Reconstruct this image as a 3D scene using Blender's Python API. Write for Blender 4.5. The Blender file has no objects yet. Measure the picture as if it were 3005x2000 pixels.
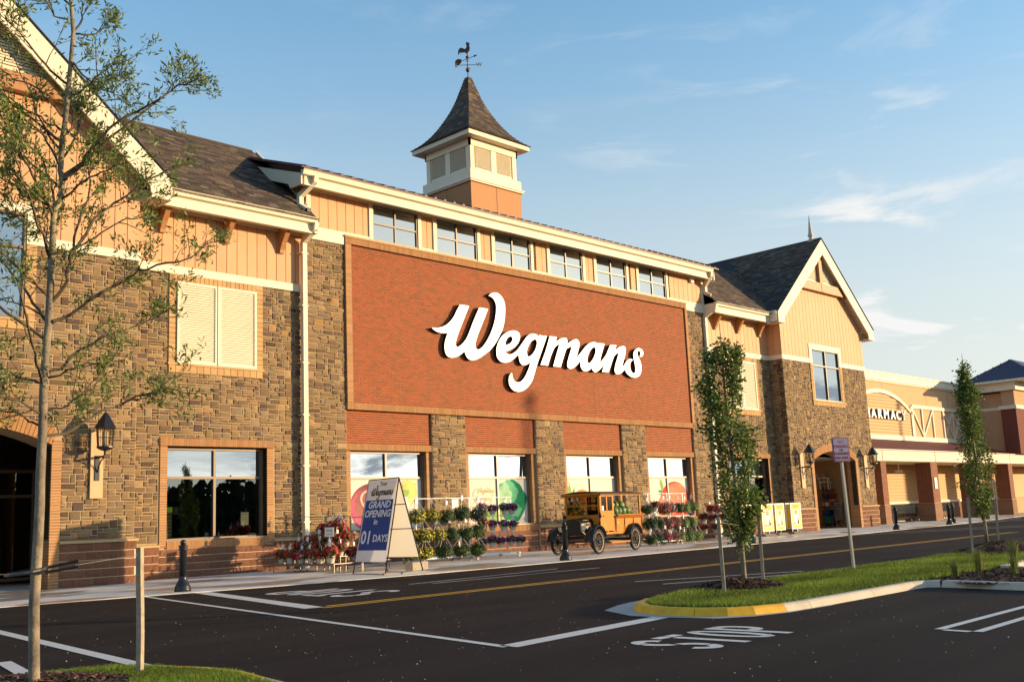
import bpy, math, random
import numpy as np
from mathutils import Matrix, Vector
sc = bpy.context.scene
COL = sc.collection
# ------------------------------------------------------------ camera
cam_d = bpy.data.cameras.new("camera"); cam = bpy.data.objects.new("camera", cam_d); COL.objects.link(cam)
RX=Vector((0.7022094428695075,-0.7107419462751289,-0.04180650846384566))
RY=Vector((-0.09061087404931062,-0.1474563729299519,0.9849092788609329))
RF=Vector((0.7061809738649971,0.6878244717130853,0.16794620645819747))
m=Matrix.Identity(4)
for i in range(3):
    m[i][0]=RX[i]; m[i][1]=RY[i]; m[i][2]=-RF[i]
m[0][3],m[1][3],m[2][3]=0.0,-25.5,1.16
cam.matrix_world=m
cam_d.sensor_width=36; cam_d.lens=36.63; cam_d.clip_start=.05; cam_d.clip_end=5000
sc.camera=cam
# ------------------------------------------------------------ sun and sky
SUN_AZ=math.radians(46.0)      # from -Y towards +X
SUN_EL=math.radians(6.5)
sun_dir=Vector((math.sin(SUN_AZ)*math.cos(SUN_EL),-math.cos(SUN_AZ)*math.cos(SUN_EL),math.sin(SUN_EL)))
sd=bpy.data.lights.new("sun","SUN"); sd.energy=4.2; sd.angle=math.radians(.5); sd.color=(1.0,.72,.40)
so=bpy.data.objects.new("sun",sd); COL.objects.link(so); so.rotation_mode='QUATERNION'
so.rotation_quaternion=sun_dir.to_track_quat('Z','Y'); so.location=(60,-80,60)
w=bpy.data.worlds.new("World"); sc.world=w; w.use_nodes=True
nt=w.node_tree; nt.nodes.clear(); NW=nt.nodes.new; LK=nt.links.new
out=NW('ShaderNodeOutputWorld'); bg=NW('ShaderNodeBackground'); sky=NW('ShaderNodeTexSky')
sky.sky_type='NISHITA'; sky.sun_disc=False; sky.sun_elevation=SUN_EL
sky.sun_rotation=math.atan2(sun_dir.x,sun_dir.y)
sky.air_density=1.0; sky.dust_density=.6; sky.ozone_density=1.5
tc=NW('ShaderNodeTexCoord')
def noise_tex(scale,loc,detail,rough,sz):
    mp=NW('ShaderNodeMapping'); mp.inputs['Scale'].default_value=(1,1,sz); mp.inputs['Location'].default_value=loc
    mp.inputs['Rotation'].default_value=(.12,.18,.3)
    LK(tc.outputs['Generated'],mp.inputs['Vector'])
    n=NW('ShaderNodeTexNoise'); n.inputs['Scale'].default_value=scale; n.inputs['Detail'].default_value=detail
    n.inputs['Roughness'].default_value=rough; n.inputs['Distortion'].default_value=.5
    LK(mp.outputs['Vector'],n.inputs['Vector']); return n
n1=noise_tex(5.2,(4.1,8.4,2.6),8,.58,4.2); n2=noise_tex(1.3,(1.2,5.1,.3),3,.5,3.0)
def ramp(src,a,b,va=0,vb=1):
    r=NW('ShaderNodeMapRange'); r.inputs[1].default_value=a; r.inputs[2].default_value=b
    r.inputs[3].default_value=va; r.inputs[4].default_value=vb; r.interpolation_type='SMOOTHSTEP'
    LK(src,r.inputs[0]); return r.outputs[0]
def mth(op,a,b):
    n=NW('ShaderNodeMath'); n.operation=op
    for i,x in enumerate((a,b)):
        if isinstance(x,(int,float)): n.inputs[i].default_value=x
        else: LK(x,n.inputs[i])
    return n.outputs[0]
cl=mth('MULTIPLY',ramp(n1.outputs['Fac'],.53,.68),ramp(n2.outputs['Fac'],.44,.58))
sep=NW('ShaderNodeSeparateXYZ'); LK(tc.outputs['Generated'],sep.inputs[0])
low=ramp(sep.outputs['Z'],.16,.42,1,.0)
cl=mth('MULTIPLY',cl,mth('ADD',mth('MULTIPLY',low,.85),.12))
veil=mth('MULTIPLY',ramp(sep.outputs['Z'],.02,.62,1,.14),.46)
cl=mth('ADD',cl,veil)
mixc=NW('ShaderNodeMix'); mixc.data_type='RGBA'; mixc.clamp_factor=True
hs=NW('ShaderNodeHueSaturation'); hs.inputs['Saturation'].default_value=1.26; LK(ramp(sep.outputs['Z'],.0,.5,.86,1.5),hs.inputs['Value']); LK(ramp(sep.outputs['Z'],.02,.42,.50,1.42),hs.inputs['Saturation'])
LK(sky.outputs[0],hs.inputs['Color'])
LK(cl,mixc.inputs[0]); LK(hs.outputs[0],mixc.inputs[6]); mixc.inputs[7].default_value=(3.45,3.45,3.4,1)
LK(mixc.outputs[2],bg.inputs[0]); bg.inputs[1].default_value=.15; LK(bg.outputs[0],out.inputs[0])
sc.view_settings.view_transform='Standard'; sc.view_settings.look='None'; sc.view_settings.gamma=1.0
sc.view_settings.use_curve_mapping=False; sc.view_settings.exposure=0.85
sc.cycles.caustics_reflective=False; sc.cycles.caustics_refractive=False
sc.cycles.max_bounces=6; sc.cycles.transparent_max_bounces=12

# ------------------------------------------------------------ helpers
rnd=random.Random(11)
def rr(a,b): return rnd.uniform(a,b)
def jit(c,s=.06,r=rnd):
    k=1+r.uniform(-s,s)*1.6
    return tuple(max(0,min(1,x*k*(1+r.uniform(-s,s)*.35))) for x in c)
MATS={}
def mat(name,color=None,rough=.7,ns=0,na=.15,bump=0,bs=60,metal=0,spec=.3,color2=None,ns2=0,attr=False,coat=0,det=5,emit=None,dist=.01,trans=0):
    if name in MATS: return MATS[name]
    M=bpy.data.materials.new(name); M.use_nodes=True; t=M.node_tree; N=t.nodes; L=t.links
    b=N['Principled BSDF']; b.inputs['Roughness'].default_value=rough; b.inputs['Metallic'].default_value=metal
    b.inputs['Specular IOR Level'].default_value=spec; b.inputs['Coat Weight'].default_value=coat
    geo=N.new('ShaderNodeNewGeometry'); pos=geo.outputs['Position']
    if attr:
        a=N.new('ShaderNodeVertexColor'); a.layer_name='col'; base=a.outputs['Color']
    else:
        rgb=N.new('ShaderNodeRGB'); rgb.outputs[0].default_value=(*color,1); base=rgb.outputs[0]
    if color2:
        n=N.new('ShaderNodeTexNoise'); n.inputs['Scale'].default_value=ns2 or 2; n.inputs['Detail'].default_value=det
        L.new(pos,n.inputs['Vector']); r=N.new('ShaderNodeMapRange'); r.inputs[1].default_value=.35; r.inputs[2].default_value=.65
        L.new(n.outputs['Fac'],r.inputs[0]); mx=N.new('ShaderNodeMix'); mx.data_type='RGBA'
        L.new(r.outputs[0],mx.inputs[0]); L.new(base,mx.inputs[6]); mx.inputs[7].default_value=(*color2,1); base=mx.outputs[2]
    if ns:
        n=N.new('ShaderNodeTexNoise'); n.inputs['Scale'].default_value=ns; n.inputs['Detail'].default_value=det; n.inputs['Roughness'].default_value=.62
        L.new(pos,n.inputs['Vector']); r=N.new('ShaderNodeMapRange'); r.inputs[1].default_value=.25; r.inputs[2].default_value=.75
        r.inputs[3].default_value=1-na; r.inputs[4].default_value=1+na; L.new(n.outputs['Fac'],r.inputs[0])
        mx=N.new('ShaderNodeMix'); mx.data_type='RGBA'; mx.blend_type='MULTIPLY'; mx.inputs[0].default_value=1
        L.new(base,mx.inputs[6]); L.new(r.outputs[0],mx.inputs[7]); base=mx.outputs[2]
    L.new(base,b.inputs['Base Color'])
    if bump:
        n=N.new('ShaderNodeTexNoise'); n.inputs['Scale'].default_value=bs; n.inputs['Detail'].default_value=4
        L.new(pos,n.inputs['Vector']); bu=N.new('ShaderNodeBump'); bu.inputs['Strength'].default_value=bump; bu.inputs['Distance'].default_value=dist
        L.new(n.outputs['Fac'],bu.inputs['Height']); L.new(bu.outputs[0],b.inputs['Normal'])
    if trans:
        tr=N.new('ShaderNodeBsdfTranslucent'); L.new(base,tr.inputs[0]); ms=N.new('ShaderNodeMixShader'); ms.inputs[0].default_value=trans
        L.new(b.outputs[0],ms.inputs[1]); L.new(tr.outputs[0],ms.inputs[2]); L.new(ms.outputs[0],N['Material Output'].inputs[0])
    MATS[name]=M; return M
class MB:
    def __init__(s): s.v=[]; s.f=[]; s.c=[]; s.col=(1,1,1)
    def add(s,vs,fs,col=None):
        o=len(s.v); s.v.extend(vs); c=col or s.col
        for f in fs: s.f.append(tuple(i+o for i in f)); s.c.append(c)
    def quad(s,a,b,c,d,col=None): s.add([a,b,c,d],[(0,1,2,3)],col)
    def box(s,x0,x1,y0,y1,z0,z1,col=None):
        s.add([(x0,y0,z0),(x1,y0,z0),(x1,y1,z0),(x0,y1,z0),(x0,y0,z1),(x1,y0,z1),(x1,y1,z1),(x0,y1,z1)],
              [(0,3,2,1),(4,5,6,7),(0,1,5,4),(1,2,6,5),(2,3,7,6),(3,0,4,7)],col)
    def prism(s,poly,axis,a,b,col=None):
        # poly 2D ; axis 'y': (x,z) extruded in y ; 'z': (x,y) in z ; 'x': (y,z) in x
        n=len(poly)
        def P(p,t): return (p[0],t,p[1]) if axis=='y' else ((p[0],p[1],t) if axis=='z' else (t,p[0],p[1]))
        vs=[P(p,a) for p in poly]+[P(p,b) for p in poly]
        s.add(vs,[tuple(range(n)),tuple(range(2*n-1,n-1,-1))]+[(i,i+n,(i+1)%n+n,(i+1)%n) for i in range(n)],col)
    def tube(s,pts,r,n=6,col=None,cap=True):
        P=[Vector(p) for p in pts]; R=r if isinstance(r,(list,tuple)) else [r]*len(P)
        t0=(P[1]-P[0]).normalized(); up=Vector((0,0,1)) if abs(t0.z)<.9 else Vector((1,0,0))
        u=t0.cross(up).normalized(); vs=[]
        for i,p in enumerate(P):
            t=((P[min(i+1,len(P)-1)]-P[max(i-1,0)])).normalized()
            u=(u-t*u.dot(t)).normalized(); w_=t.cross(u)
            for k in range(n):
                a=2*math.pi*k/n; q=p+(u*math.cos(a)+w_*math.sin(a))*R[i]; vs.append((q.x,q.y,q.z))
        fs=[(i*n+k,i*n+(k+1)%n,(i+1)*n+(k+1)%n,(i+1)*n+k) for i in range(len(P)-1) for k in range(n)]
        if cap: fs+= [tuple(range(n-1,-1,-1)),tuple((len(P)-1)*n+k for k in range(n))]
        s.add(vs,fs,col)
    def lathe(s,prof,cx,cy,n=16,col=None,cz=0):
        vs=[(cx+r*math.cos(2*math.pi*k/n),cy+r*math.sin(2*math.pi*k/n),cz+z) for r,z in prof for k in range(n)]
        fs=[(i*n+k,i*n+(k+1)%n,(i+1)*n+(k+1)%n,(i+1)*n+k) for i in range(len(prof)-1) for k in range(n)]
        if prof[0][0]>1e-4: fs.append(tuple(range(n-1,-1,-1)))
        if prof[-1][0]>1e-4: fs.append(tuple((len(prof)-1)*n+k for k in range(n)))
        s.add(vs,fs,col)
    def sphere(s,c,r,n=10,m_=6,col=None):
        rx,ry,rz=(r if isinstance(r,tuple) else (r,r,r)); vs=[(c[0],c[1],c[2]-rz)]
        for i in range(1,m_):
            a=math.pi*i/m_
            for k in range(n): b=2*math.pi*k/n; vs.append((c[0]+rx*math.sin(a)*math.cos(b),c[1]+ry*math.sin(a)*math.sin(b),c[2]-rz*math.cos(a)))
        vs.append((c[0],c[1],c[2]+rz)); fs=[(0,1+(k+1)%n,1+k) for k in range(n)]
        for i in range(m_-2):
            for k in range(n): fs.append((1+i*n+k,1+i*n+(k+1)%n,1+(i+1)*n+(k+1)%n,1+(i+1)*n+k))
        t=len(vs)-1; b0=1+(m_-2)*n; fs+=[(b0+k,b0+(k+1)%n,t) for k in range(n)]
        s.add(vs,fs,col)
    def mesh(s,name,smooth=False,attr=False):
        me=bpy.data.meshes.new(name); me.from_pydata([tuple(map(float,p)) for p in s.v],[],s.f); 
        if attr:
            ca=me.color_attributes.new('col','FLOAT_COLOR','CORNER')
            arr=np.ones((len(me.loops),4),dtype=np.float32); k=0
            cs=np.array([c[:3] for c in s.c],dtype=np.float32); tot=np.array([len(f) for f in s.f])
            arr[:,:3]=np.repeat(cs,tot,axis=0); ca.data.foreach_set('color',arr.ravel())
        if smooth: me.polygons.foreach_set('use_smooth',[True]*len(me.polygons))
        me.update(); return me
ORIG={}
def link(o,parent=None):
    COL.objects.link(o)
    if parent is not None:
        o.parent=parent
        if parent.name in ORIG: o.matrix_parent_inverse=ORIG[parent.name].inverted()
    return o
def obj(name,mb,material,parent=None,smooth=False,**kw):
    attr=bool(material and material.node_tree.nodes.get('Color Attribute') or material and any(n.type=='VERTEX_COLOR' for n in material.node_tree.nodes))
    me=mb if isinstance(mb,bpy.types.Mesh) else mb.mesh(name,smooth,attr)
    if material: me.materials.append(material)
    o=bpy.data.objects.new(name,me); link(o,parent)
    for k,v in kw.items(): o[k]=v
    return o
def tag(o,label,cat,group=None):
    o['label']=label; o['category']=cat
    if group: o['group']=group
    return o
def thing(name,label,cat,loc=(0,0,0),rz=0,group=None,world=False):
    o=bpy.data.objects.new(name,None); COL.objects.link(o); o.empty_display_size=.2
    o.location=loc; o.rotation_euler=(0,0,rz); tag(o,label,cat,group)
    if world: ORIG[o.name]=Matrix.Translation(loc)@Matrix.Rotation(rz,4,'Z')
    return o
def dup(o,loc,rz=0,label=None,scale=None):
    r=o.copy(); COL.objects.link(r); r.location=loc; r.rotation_euler=(0,0,rz)
    if label: r['label']=label
    if scale: r.scale=(scale,)*3 if not isinstance(scale,tuple) else scale
    for ch in o.children:
        c=ch.copy(); COL.objects.link(c); c.parent=r
        for g in ch.children:
            d=g.copy(); COL.objects.link(d); d.parent=c
    return r
def struct(name,mb,material,smooth=False):
    o=obj(name,mb,material,None,smooth); o['kind']='structure'; return o
def emit_pieces(name,pieces,material,parent,N=300,rest=None,eye=(0,-25.5,1.16)):
    # pieces: (verts,faces,colour) ; the nearest N become single objects, the rest one joined part
    def key(p):
        c=p[0][0]; return (c[0]-eye[0])**2+(c[1]-eye[1])**2+(c[2]-eye[2])**2 + (0 if p[3] else 1e6)
    ps=sorted([p if len(p)>3 else (*p,True) for p in pieces],key=key)
    for p in ps[:N]:
        b=MB(); b.add(p[0],p[1],p[2]); obj(name,b,material,parent)
    if len(ps)>N:
        b=MB()
        for p in ps[N:]: b.add(p[0],p[1],p[2])
        obj(rest or name,b,material,parent,kind='stuff')
BOXF=[(0,3,2,1),(4,5,6,7),(0,1,5,4),(1,2,6,5),(2,3,7,6),(3,0,4,7)]
def boxp(x0,x1,y0,y1,z0,z1,col,vis=True):
    return ([(x0,y0,z0),(x1,y0,z0),(x1,y1,z0),(x0,y1,z0),(x0,y0,z1),(x1,y0,z1),(x1,y1,z1),(x0,y1,z1)],BOXF,col,vis)
def txt(name,s,size,org,ux,uz,material,parent=None,ext=.002,align='CENTER',bold=0,shear=0,sx=1,sp=1,**kw):
    cu=bpy.data.curves.new(name,'FONT'); cu.body=s; cu.size=size; cu.extrude=ext; cu.align_x=align; cu.offset=bold; cu.shear=shear; cu.space_character=sp
    cu.resolution_u=3
    t=bpy.data.objects.new('tmp',cu); COL.objects.link(t)
    me=bpy.data.meshes.new_from_object(t); bpy.data.objects.remove(t); bpy.data.curves.remove(cu)
    ux=Vector(ux).normalized(); uz=Vector(uz).normalized(); n=ux.cross(uz)
    M=Matrix(((ux.x*sx,uz.x,n.x,org[0]),(ux.y*sx,uz.y,n.y,org[1]),(ux.z*sx,uz.z,n.z,org[2]),(0,0,0,1)))
    me.transform(M); me.materials.append(material)
    o=bpy.data.objects.new(name,me); link(o,parent)
    for k,v in kw.items(): o[k]=v
    return o
def flat_poly(name,loop,holes,to3,thick,material,parent,n=None,side_mat=None):
    # polygon with holes by curve fill, then mapped to 3-D: to3(u,v,w) w across thickness
    cu=bpy.data.curves.new(name,'CURVE'); cu.dimensions='2D'; cu.fill_mode='BOTH'; cu.extrude=thick/2
    for L in [loop]+holes:
        sp=cu.splines.new('POLY'); sp.points.add(len(L)-1)
        for i,p in enumerate(L): sp.points[i].co=(p[0],p[1],0,1)
        sp.use_cyclic_u=True
    t=bpy.data.objects.new('tmp',cu); COL.objects.link(t)
    me=bpy.data.meshes.new_from_object(t); bpy.data.objects.remove(t); bpy.data.curves.remove(cu)
    for v in me.vertices: v.co=to3(v.co.x,v.co.y,v.co.z)
    me.update(); me.materials.append(material)
    if side_mat:
        me.materials.append(side_mat)
    o=bpy.data.objects.new(name,me); link(o,parent); return o
def rects(x0,x1,z0,z1,holes):
    # split the rectangle around rectangular holes
    xs=sorted({x0,x1,*[min(max(h[i],x0),x1) for h in holes for i in (0,1)]}); zs=sorted({z0,z1,*[min(max(h[i],z0),z1) for h in holes for i in (2,3)]})
    o=[]
    for a,b in zip(xs,xs[1:]):
        run=None
        for c,d in zip(zs,zs[1:]):
            inh=any(h[0]<=a+1e-6 and h[1]>=b-1e-6 and h[2]<=c+1e-6 and h[3]>=d-1e-6 for h in holes)
            if inh:
                if run: o.append(run); run=None
            else: run=(a,b,run[2],d) if run else (a,b,c,d)
        if run: o.append(run)
    return o
# ------------------------------------------------------------ materials
CREAM=(.72,.64,.48); TAN=(.60,.325,.165); BROWN=(.40,.19,.075); FRAMEC=(.19,.12,.07)
m_cream=mat('cream_trim_paint',CREAM,.55,ns=1.5,na=.05,bump=.05,bs=30)
m_tan=mat('tan_siding_paint',attr=True,rough=.6,ns=2.5,na=.06,bump=.08,bs=40)
m_brown=mat('brown_bracket_paint',BROWN,.5,ns=6,na=.1)
m_mason=mat('masonry',attr=True,rough=.85,ns=45,na=.28,bump=.7,bs=70,dist=.012,det=6)
m_brick=mat('fired_brick',attr=True,rough=.8,ns=30,na=.16,bump=.3,bs=90,dist=.004)
m_mortar=mat('tan_mortar',(.40,.285,.155),.9,ns=20,na=.15,bump=.4,bs=80)
m_mortar_r=mat('pale_brick_mortar',(.52,.31,.165),.9,ns=20,na=.12)
m_mortar_b=mat('pale_block_mortar',(.60,.47,.32),.9,ns=20,na=.12)
m_block=mat('split_face_block',attr=True,rough=.9,ns=60,na=.5,bump=1.0,bs=55,dist=.02,det=6)
m_shing=mat('asphalt_shingle',attr=True,rough=.9,ns=60,na=.3,bump=.5,bs=120,dist=.004)
m_frame=mat('bronze_window_frame',FRAMEC,.4,spec=.5)
mat('siding_groove',(.12,.07,.04),.9)
m_dark=mat('dark_interior',(.012,.009,.007),.9)
m_black=mat('black_metal',(.012,.012,.014),.35,spec=.5,ns=20,na=.3)
m_white=mat('white_paint',(.82,.80,.76),.5,ns=8,na=.04)
m_metalroof=mat('burgundy_metal_roof',(.085,.022,.03),.45,spec=.4)
def glass(name,refl,tint,under,transp=0,rough=.0,wob=.03):
    M=bpy.data.materials.new(name); M.use_nodes=True; t=M.node_tree; N=t.nodes; L=t.links; N.remove(N['Principled BSDF'])
    g=N.new('ShaderNodeBsdfGlossy'); g.inputs['Color'].default_value=(*tint,1); g.inputs['Roughness'].default_value=rough
    d=N.new('ShaderNodeBsdfTransparent' if transp else 'ShaderNodeBsdfDiffuse'); d.inputs[0].default_value=(*under,1)
    geo=N.new('ShaderNodeNewGeometry'); n=N.new('ShaderNodeTexNoise'); n.inputs['Scale'].default_value=.9; n.inputs['Detail'].default_value=1
    L.new(geo.outputs['Position'],n.inputs['Vector']); bu=N.new('ShaderNodeBump'); bu.inputs['Strength'].default_value=wob; bu.inputs['Distance'].default_value=.05
    L.new(n.outputs['Fac'],bu.inputs['Height']); L.new(bu.outputs[0],g.inputs['Normal'])
    mx=N.new('ShaderNodeMixShader'); mx.inputs[0].default_value=refl; L.new(d.outputs[0],mx.inputs[1]); L.new(g.outputs[0],mx.inputs[2]); L.new(mx.outputs[0],N['Material Output'].inputs[0])
    MATS[name]=M; return M
g_up=glass('reflective_glass',.40,(.70,.84,1.0),(.02,.025,.025))
g_low=glass('clear_glass',.13,(.8,.9,.98),(.40,.42,.38),transp=1)
g_lamp=glass('lamp_glass',.12,(1,1,1),(.9,.85,.75),transp=1)
LOGO_W=[(22.258,7.444),(22.305,7.446),(22.364,7.449),(22.431,7.454),(22.497,7.463),(22.565,7.477),(22.637,7.494),(22.708,7.515),(22.776,7.54),(22.839,7.569),(22.899,7.601),(22.957,7.638),(23.014,7.68),(23.072,7.729),(23.13,7.784),(23.185,7.841),(23.235,7.899),(23.278,7.956),(23.315,8.014),(23.35,8.072),(23.387,8.131),(23.43,8.194),(23.476,8.26),(23.519,8.321),(23.553,8.369),(23.644,8.369),(23.763,8.369),(23.883,8.37),(23.975,8.37),(23.949,8.322),(23.916,8.262),(23.88,8.195),(23.843,8.128),(23.805,8.06),(23.767,7.99),(23.726,7.917),(23.685,7.84),(23.639,7.756),(23.591,7.667),(23.544,7.579),(23.502,7.498),(23.464,7.425),(23.429,7.356),(23.398,7.293),(23.371,7.236),(23.349,7.187),(23.331,7.144),(23.316,7.105),(23.305,7.07),(23.297,7.038),(23.292,7.01),(23.291,6.985),(23.293,6.963),(23.306,6.926),(23.333,6.904),(23.374,6.899),(23.428,6.913),(23.46,6.929),(23.496,6.95),(23.535,6.976),(23.574,7.006),(23.618,7.041),(23.665,7.082),(23.71,7.125),(23.749,7.165),(23.78,7.199),(23.805,7.23),(23.828,7.263),(23.852,7.3),(23.877,7.341),(23.901,7.384),(23.927,7.433),(23.958,7.49),(23.993,7.557),(24.033,7.634),(24.075,7.715),(24.118,7.795),(24.164,7.878),(24.213,7.964),(24.262,8.048),(24.306,8.125),(24.349,8.196),(24.389,8.264),(24.426,8.323),(24.455,8.371),(24.545,8.37),(24.663,8.37),(24.781,8.369),(24.872,8.369),(24.845,8.317),(24.811,8.253),(24.771,8.179),(24.727,8.098),(24.677,8.008),(24.62,7.908),(24.562,7.805),(24.508,7.708),(24.456,7.616),(24.406,7.526),(24.359,7.44),(24.318,7.362),(24.283,7.291),(24.254,7.225),(24.23,7.166),(24.212,7.117),(24.202,7.08),(24.198,7.053),(24.199,7.031),(24.202,7.008),(24.208,6.981),(24.217,6.955),(24.23,6.931),(24.246,6.913),(24.273,6.897),(24.305,6.89),(24.343,6.894),(24.377,6.904),(24.414,6.92),(24.454,6.943),(24.495,6.97),(24.538,7.004),(24.582,7.043),(24.629,7.089),(24.678,7.141),(24.73,7.202),(24.785,7.27),(24.84,7.343),(24.892,7.417),(24.941,7.492),(24.988,7.57),(25.032,7.649),(25.073,7.729),(25.112,7.811),(25.147,7.895),(25.179,7.978),(25.206,8.058),(25.227,8.134),(25.245,8.207),(25.258,8.277),(25.267,8.343),(25.275,8.405),(25.279,8.464),(25.278,8.518),(25.272,8.568),(25.259,8.614),(25.24,8.656),(25.216,8.693),(25.191,8.726),(25.164,8.754),(25.134,8.778),(25.102,8.798),(25.068,8.814),(25.031,8.825),(24.99,8.833),(24.952,8.838),(24.923,8.842),(24.947,8.861),(24.978,8.885),(25.013,8.911),(25.049,8.933),(25.086,8.951),(25.126,8.969),(25.166,8.983),(25.206,8.993),(25.244,8.999),(25.283,9.001),(25.321,9),(25.36,8.994),(25.398,8.985),(25.437,8.973),(25.475,8.956),(25.511,8.934),(25.548,8.907),(25.584,8.875),(25.618,8.839),(25.647,8.8),(25.67,8.759),(25.689,8.716),(25.704,8.669),(25.714,8.62),(25.72,8.569),(25.722,8.516),(25.719,8.458),(25.715,8.394),(25.708,8.321),(25.7,8.24),(25.688,8.155),(25.67,8.07),(25.646,7.983),(25.618,7.894),(25.584,7.805),(25.546,7.721),(25.503,7.643),(25.454,7.568),(25.402,7.495),(25.35,7.424),(25.297,7.351),(25.243,7.28),(25.187,7.21),(25.13,7.145),(25.073,7.085),(25.015,7.028),(24.955,6.975),(24.891,6.923),(24.823,6.872),(24.75,6.824),(24.677,6.778),(24.607,6.735),(24.541,6.696),(24.478,6.66),(24.415,6.627),(24.353,6.597),(24.289,6.569),(24.223,6.543),(24.161,6.521),(24.104,6.506),(24.055,6.499),(24.011,6.499),(23.972,6.503),(23.935,6.51),(23.901,6.519),(23.871,6.53),(23.843,6.544),(23.817,6.563),(23.791,6.588),(23.767,6.619),(23.745,6.651),(23.727,6.681),(23.713,6.709),(23.704,6.738),(23.697,6.764),(23.691,6.784),(23.66,6.762),(23.622,6.733),(23.58,6.703),(23.535,6.674),(23.49,6.646),(23.442,6.618),(23.392,6.592),(23.341,6.569),(23.288,6.551),(23.233,6.536),(23.178,6.524),(23.128,6.517),(23.083,6.514),(23.04,6.515),(23.001,6.521),(22.966,6.53),(22.933,6.544),(22.902,6.562),(22.876,6.583),(22.853,6.608),(22.835,6.638),(22.82,6.671),(22.809,6.707),(22.801,6.744),(22.795,6.781),(22.793,6.82),(22.793,6.86),(22.796,6.901),(22.801,6.942),(22.809,6.984),(22.821,7.029),(22.838,7.08),(22.864,7.143),(22.896,7.215),(22.928,7.284),(22.953,7.338),(22.916,7.33),(22.869,7.32),(22.818,7.311),(22.766,7.305),(22.715,7.305),(22.661,7.307),(22.609,7.311),(22.56,7.317),(22.516,7.324),(22.474,7.333),(22.436,7.343),(22.402,7.354),(22.371,7.366),(22.344,7.379),(22.321,7.392),(22.301,7.405),(22.274,7.427)]
LOGO_EG=[(25.616,6.93),(25.634,6.914),(25.659,6.893),(25.69,6.875),(25.718,6.864),(25.75,6.855),(25.786,6.848),(25.824,6.847),(25.866,6.851),(25.912,6.859),(25.96,6.873),(26.01,6.892),(26.062,6.918),(26.118,6.951),(26.173,6.987),(26.225,7.024),(26.271,7.063),(26.314,7.103),(26.355,7.145),(26.398,7.187),(26.441,7.231),(26.483,7.275),(26.527,7.321),(26.573,7.368),(26.622,7.419),(26.673,7.474),(26.725,7.526),(26.774,7.57),(26.819,7.603),(26.861,7.629),(26.903,7.651),(26.947,7.67),(26.994,7.686),(27.044,7.7),(27.094,7.71),(27.141,7.715),(27.187,7.716),(27.231,7.712),(27.272,7.705),(27.308,7.694),(27.347,7.671),(27.377,7.642),(27.4,7.619),(27.415,7.654),(27.429,7.689),(27.517,7.689),(27.631,7.688),(27.746,7.688),(27.835,7.687),(27.791,7.607),(27.736,7.506),(27.677,7.397),(27.621,7.295),(27.571,7.204),(27.523,7.116),(27.475,7.03),(27.427,6.942),(27.378,6.854),(27.327,6.765),(27.279,6.678),(27.235,6.593),(27.197,6.513),(27.163,6.436),(27.13,6.361),(27.095,6.284),(27.057,6.206),(27.02,6.126),(26.979,6.049),(26.932,5.976),(26.875,5.908),(26.812,5.843),(26.746,5.783),(26.68,5.731),(26.614,5.686),(26.548,5.648),(26.481,5.617),(26.415,5.592),(26.349,5.573),(26.284,5.561),(26.22,5.555),(26.159,5.554),(26.098,5.559),(26.039,5.568),(25.983,5.584),(25.933,5.606),(25.887,5.636),(25.845,5.674),(25.81,5.716),(25.783,5.758),(25.766,5.8),(25.758,5.845),(25.756,5.89),(25.757,5.933),(25.762,5.976),(25.771,6.019),(25.785,6.06),(25.803,6.097),(25.83,6.131),(25.864,6.161),(25.897,6.188),(25.923,6.209),(25.925,6.182),(25.926,6.148),(25.929,6.111),(25.938,6.074),(25.952,6.038),(25.971,5.999),(25.994,5.963),(26.021,5.934),(26.054,5.912),(26.093,5.895),(26.135,5.884),(26.178,5.879),(26.223,5.881),(26.27,5.888),(26.318,5.902),(26.366,5.924),(26.415,5.954),(26.466,5.993),(26.516,6.037),(26.562,6.083),(26.605,6.133),(26.645,6.186),(26.682,6.24),(26.716,6.291),(26.746,6.336),(26.773,6.378),(26.798,6.419),(26.821,6.463),(26.845,6.514),(26.868,6.569),(26.889,6.621),(26.905,6.661),(26.87,6.642),(26.825,6.618),(26.778,6.593),(26.734,6.572),(26.696,6.555),(26.66,6.541),(26.625,6.529),(26.59,6.522),(26.542,6.517),(26.494,6.519),(26.45,6.534),(26.419,6.554),(26.39,6.581),(26.363,6.615),(26.342,6.657),(26.326,6.713),(26.315,6.781),(26.307,6.848),(26.301,6.9),(26.26,6.866),(26.207,6.823),(26.15,6.777),(26.092,6.735),(26.034,6.698),(25.974,6.662),(25.913,6.63),(25.855,6.603),(25.802,6.581),(25.751,6.565),(25.7,6.553),(25.648,6.545),(25.592,6.54),(25.533,6.538),(25.476,6.542),(25.423,6.553),(25.374,6.573),(25.326,6.601),(25.284,6.634),(25.251,6.668),(25.228,6.703),(25.214,6.739),(25.206,6.78),(25.202,6.825),(25.201,6.877),(25.205,6.935),(25.214,6.995),(25.228,7.052),(25.246,7.104),(25.269,7.154),(25.297,7.204),(25.328,7.254),(25.364,7.308),(25.404,7.363),(25.449,7.416),(25.497,7.465),(25.551,7.508),(25.609,7.549),(25.671,7.585),(25.732,7.618),(25.796,7.646),(25.863,7.671),(25.928,7.692),(25.989,7.708),(26.046,7.72),(26.1,7.728),(26.151,7.731),(26.198,7.729),(26.244,7.723),(26.288,7.712),(26.327,7.697),(26.358,7.679),(26.381,7.657),(26.398,7.632),(26.408,7.603),(26.412,7.568),(26.41,7.528),(26.403,7.482),(26.388,7.432),(26.363,7.382),(26.325,7.328),(26.275,7.271),(26.22,7.216),(26.164,7.167),(26.109,7.126),(26.052,7.092),(25.992,7.061),(25.926,7.031),(25.849,7.002),(25.762,6.974),(25.68,6.95)]
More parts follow.
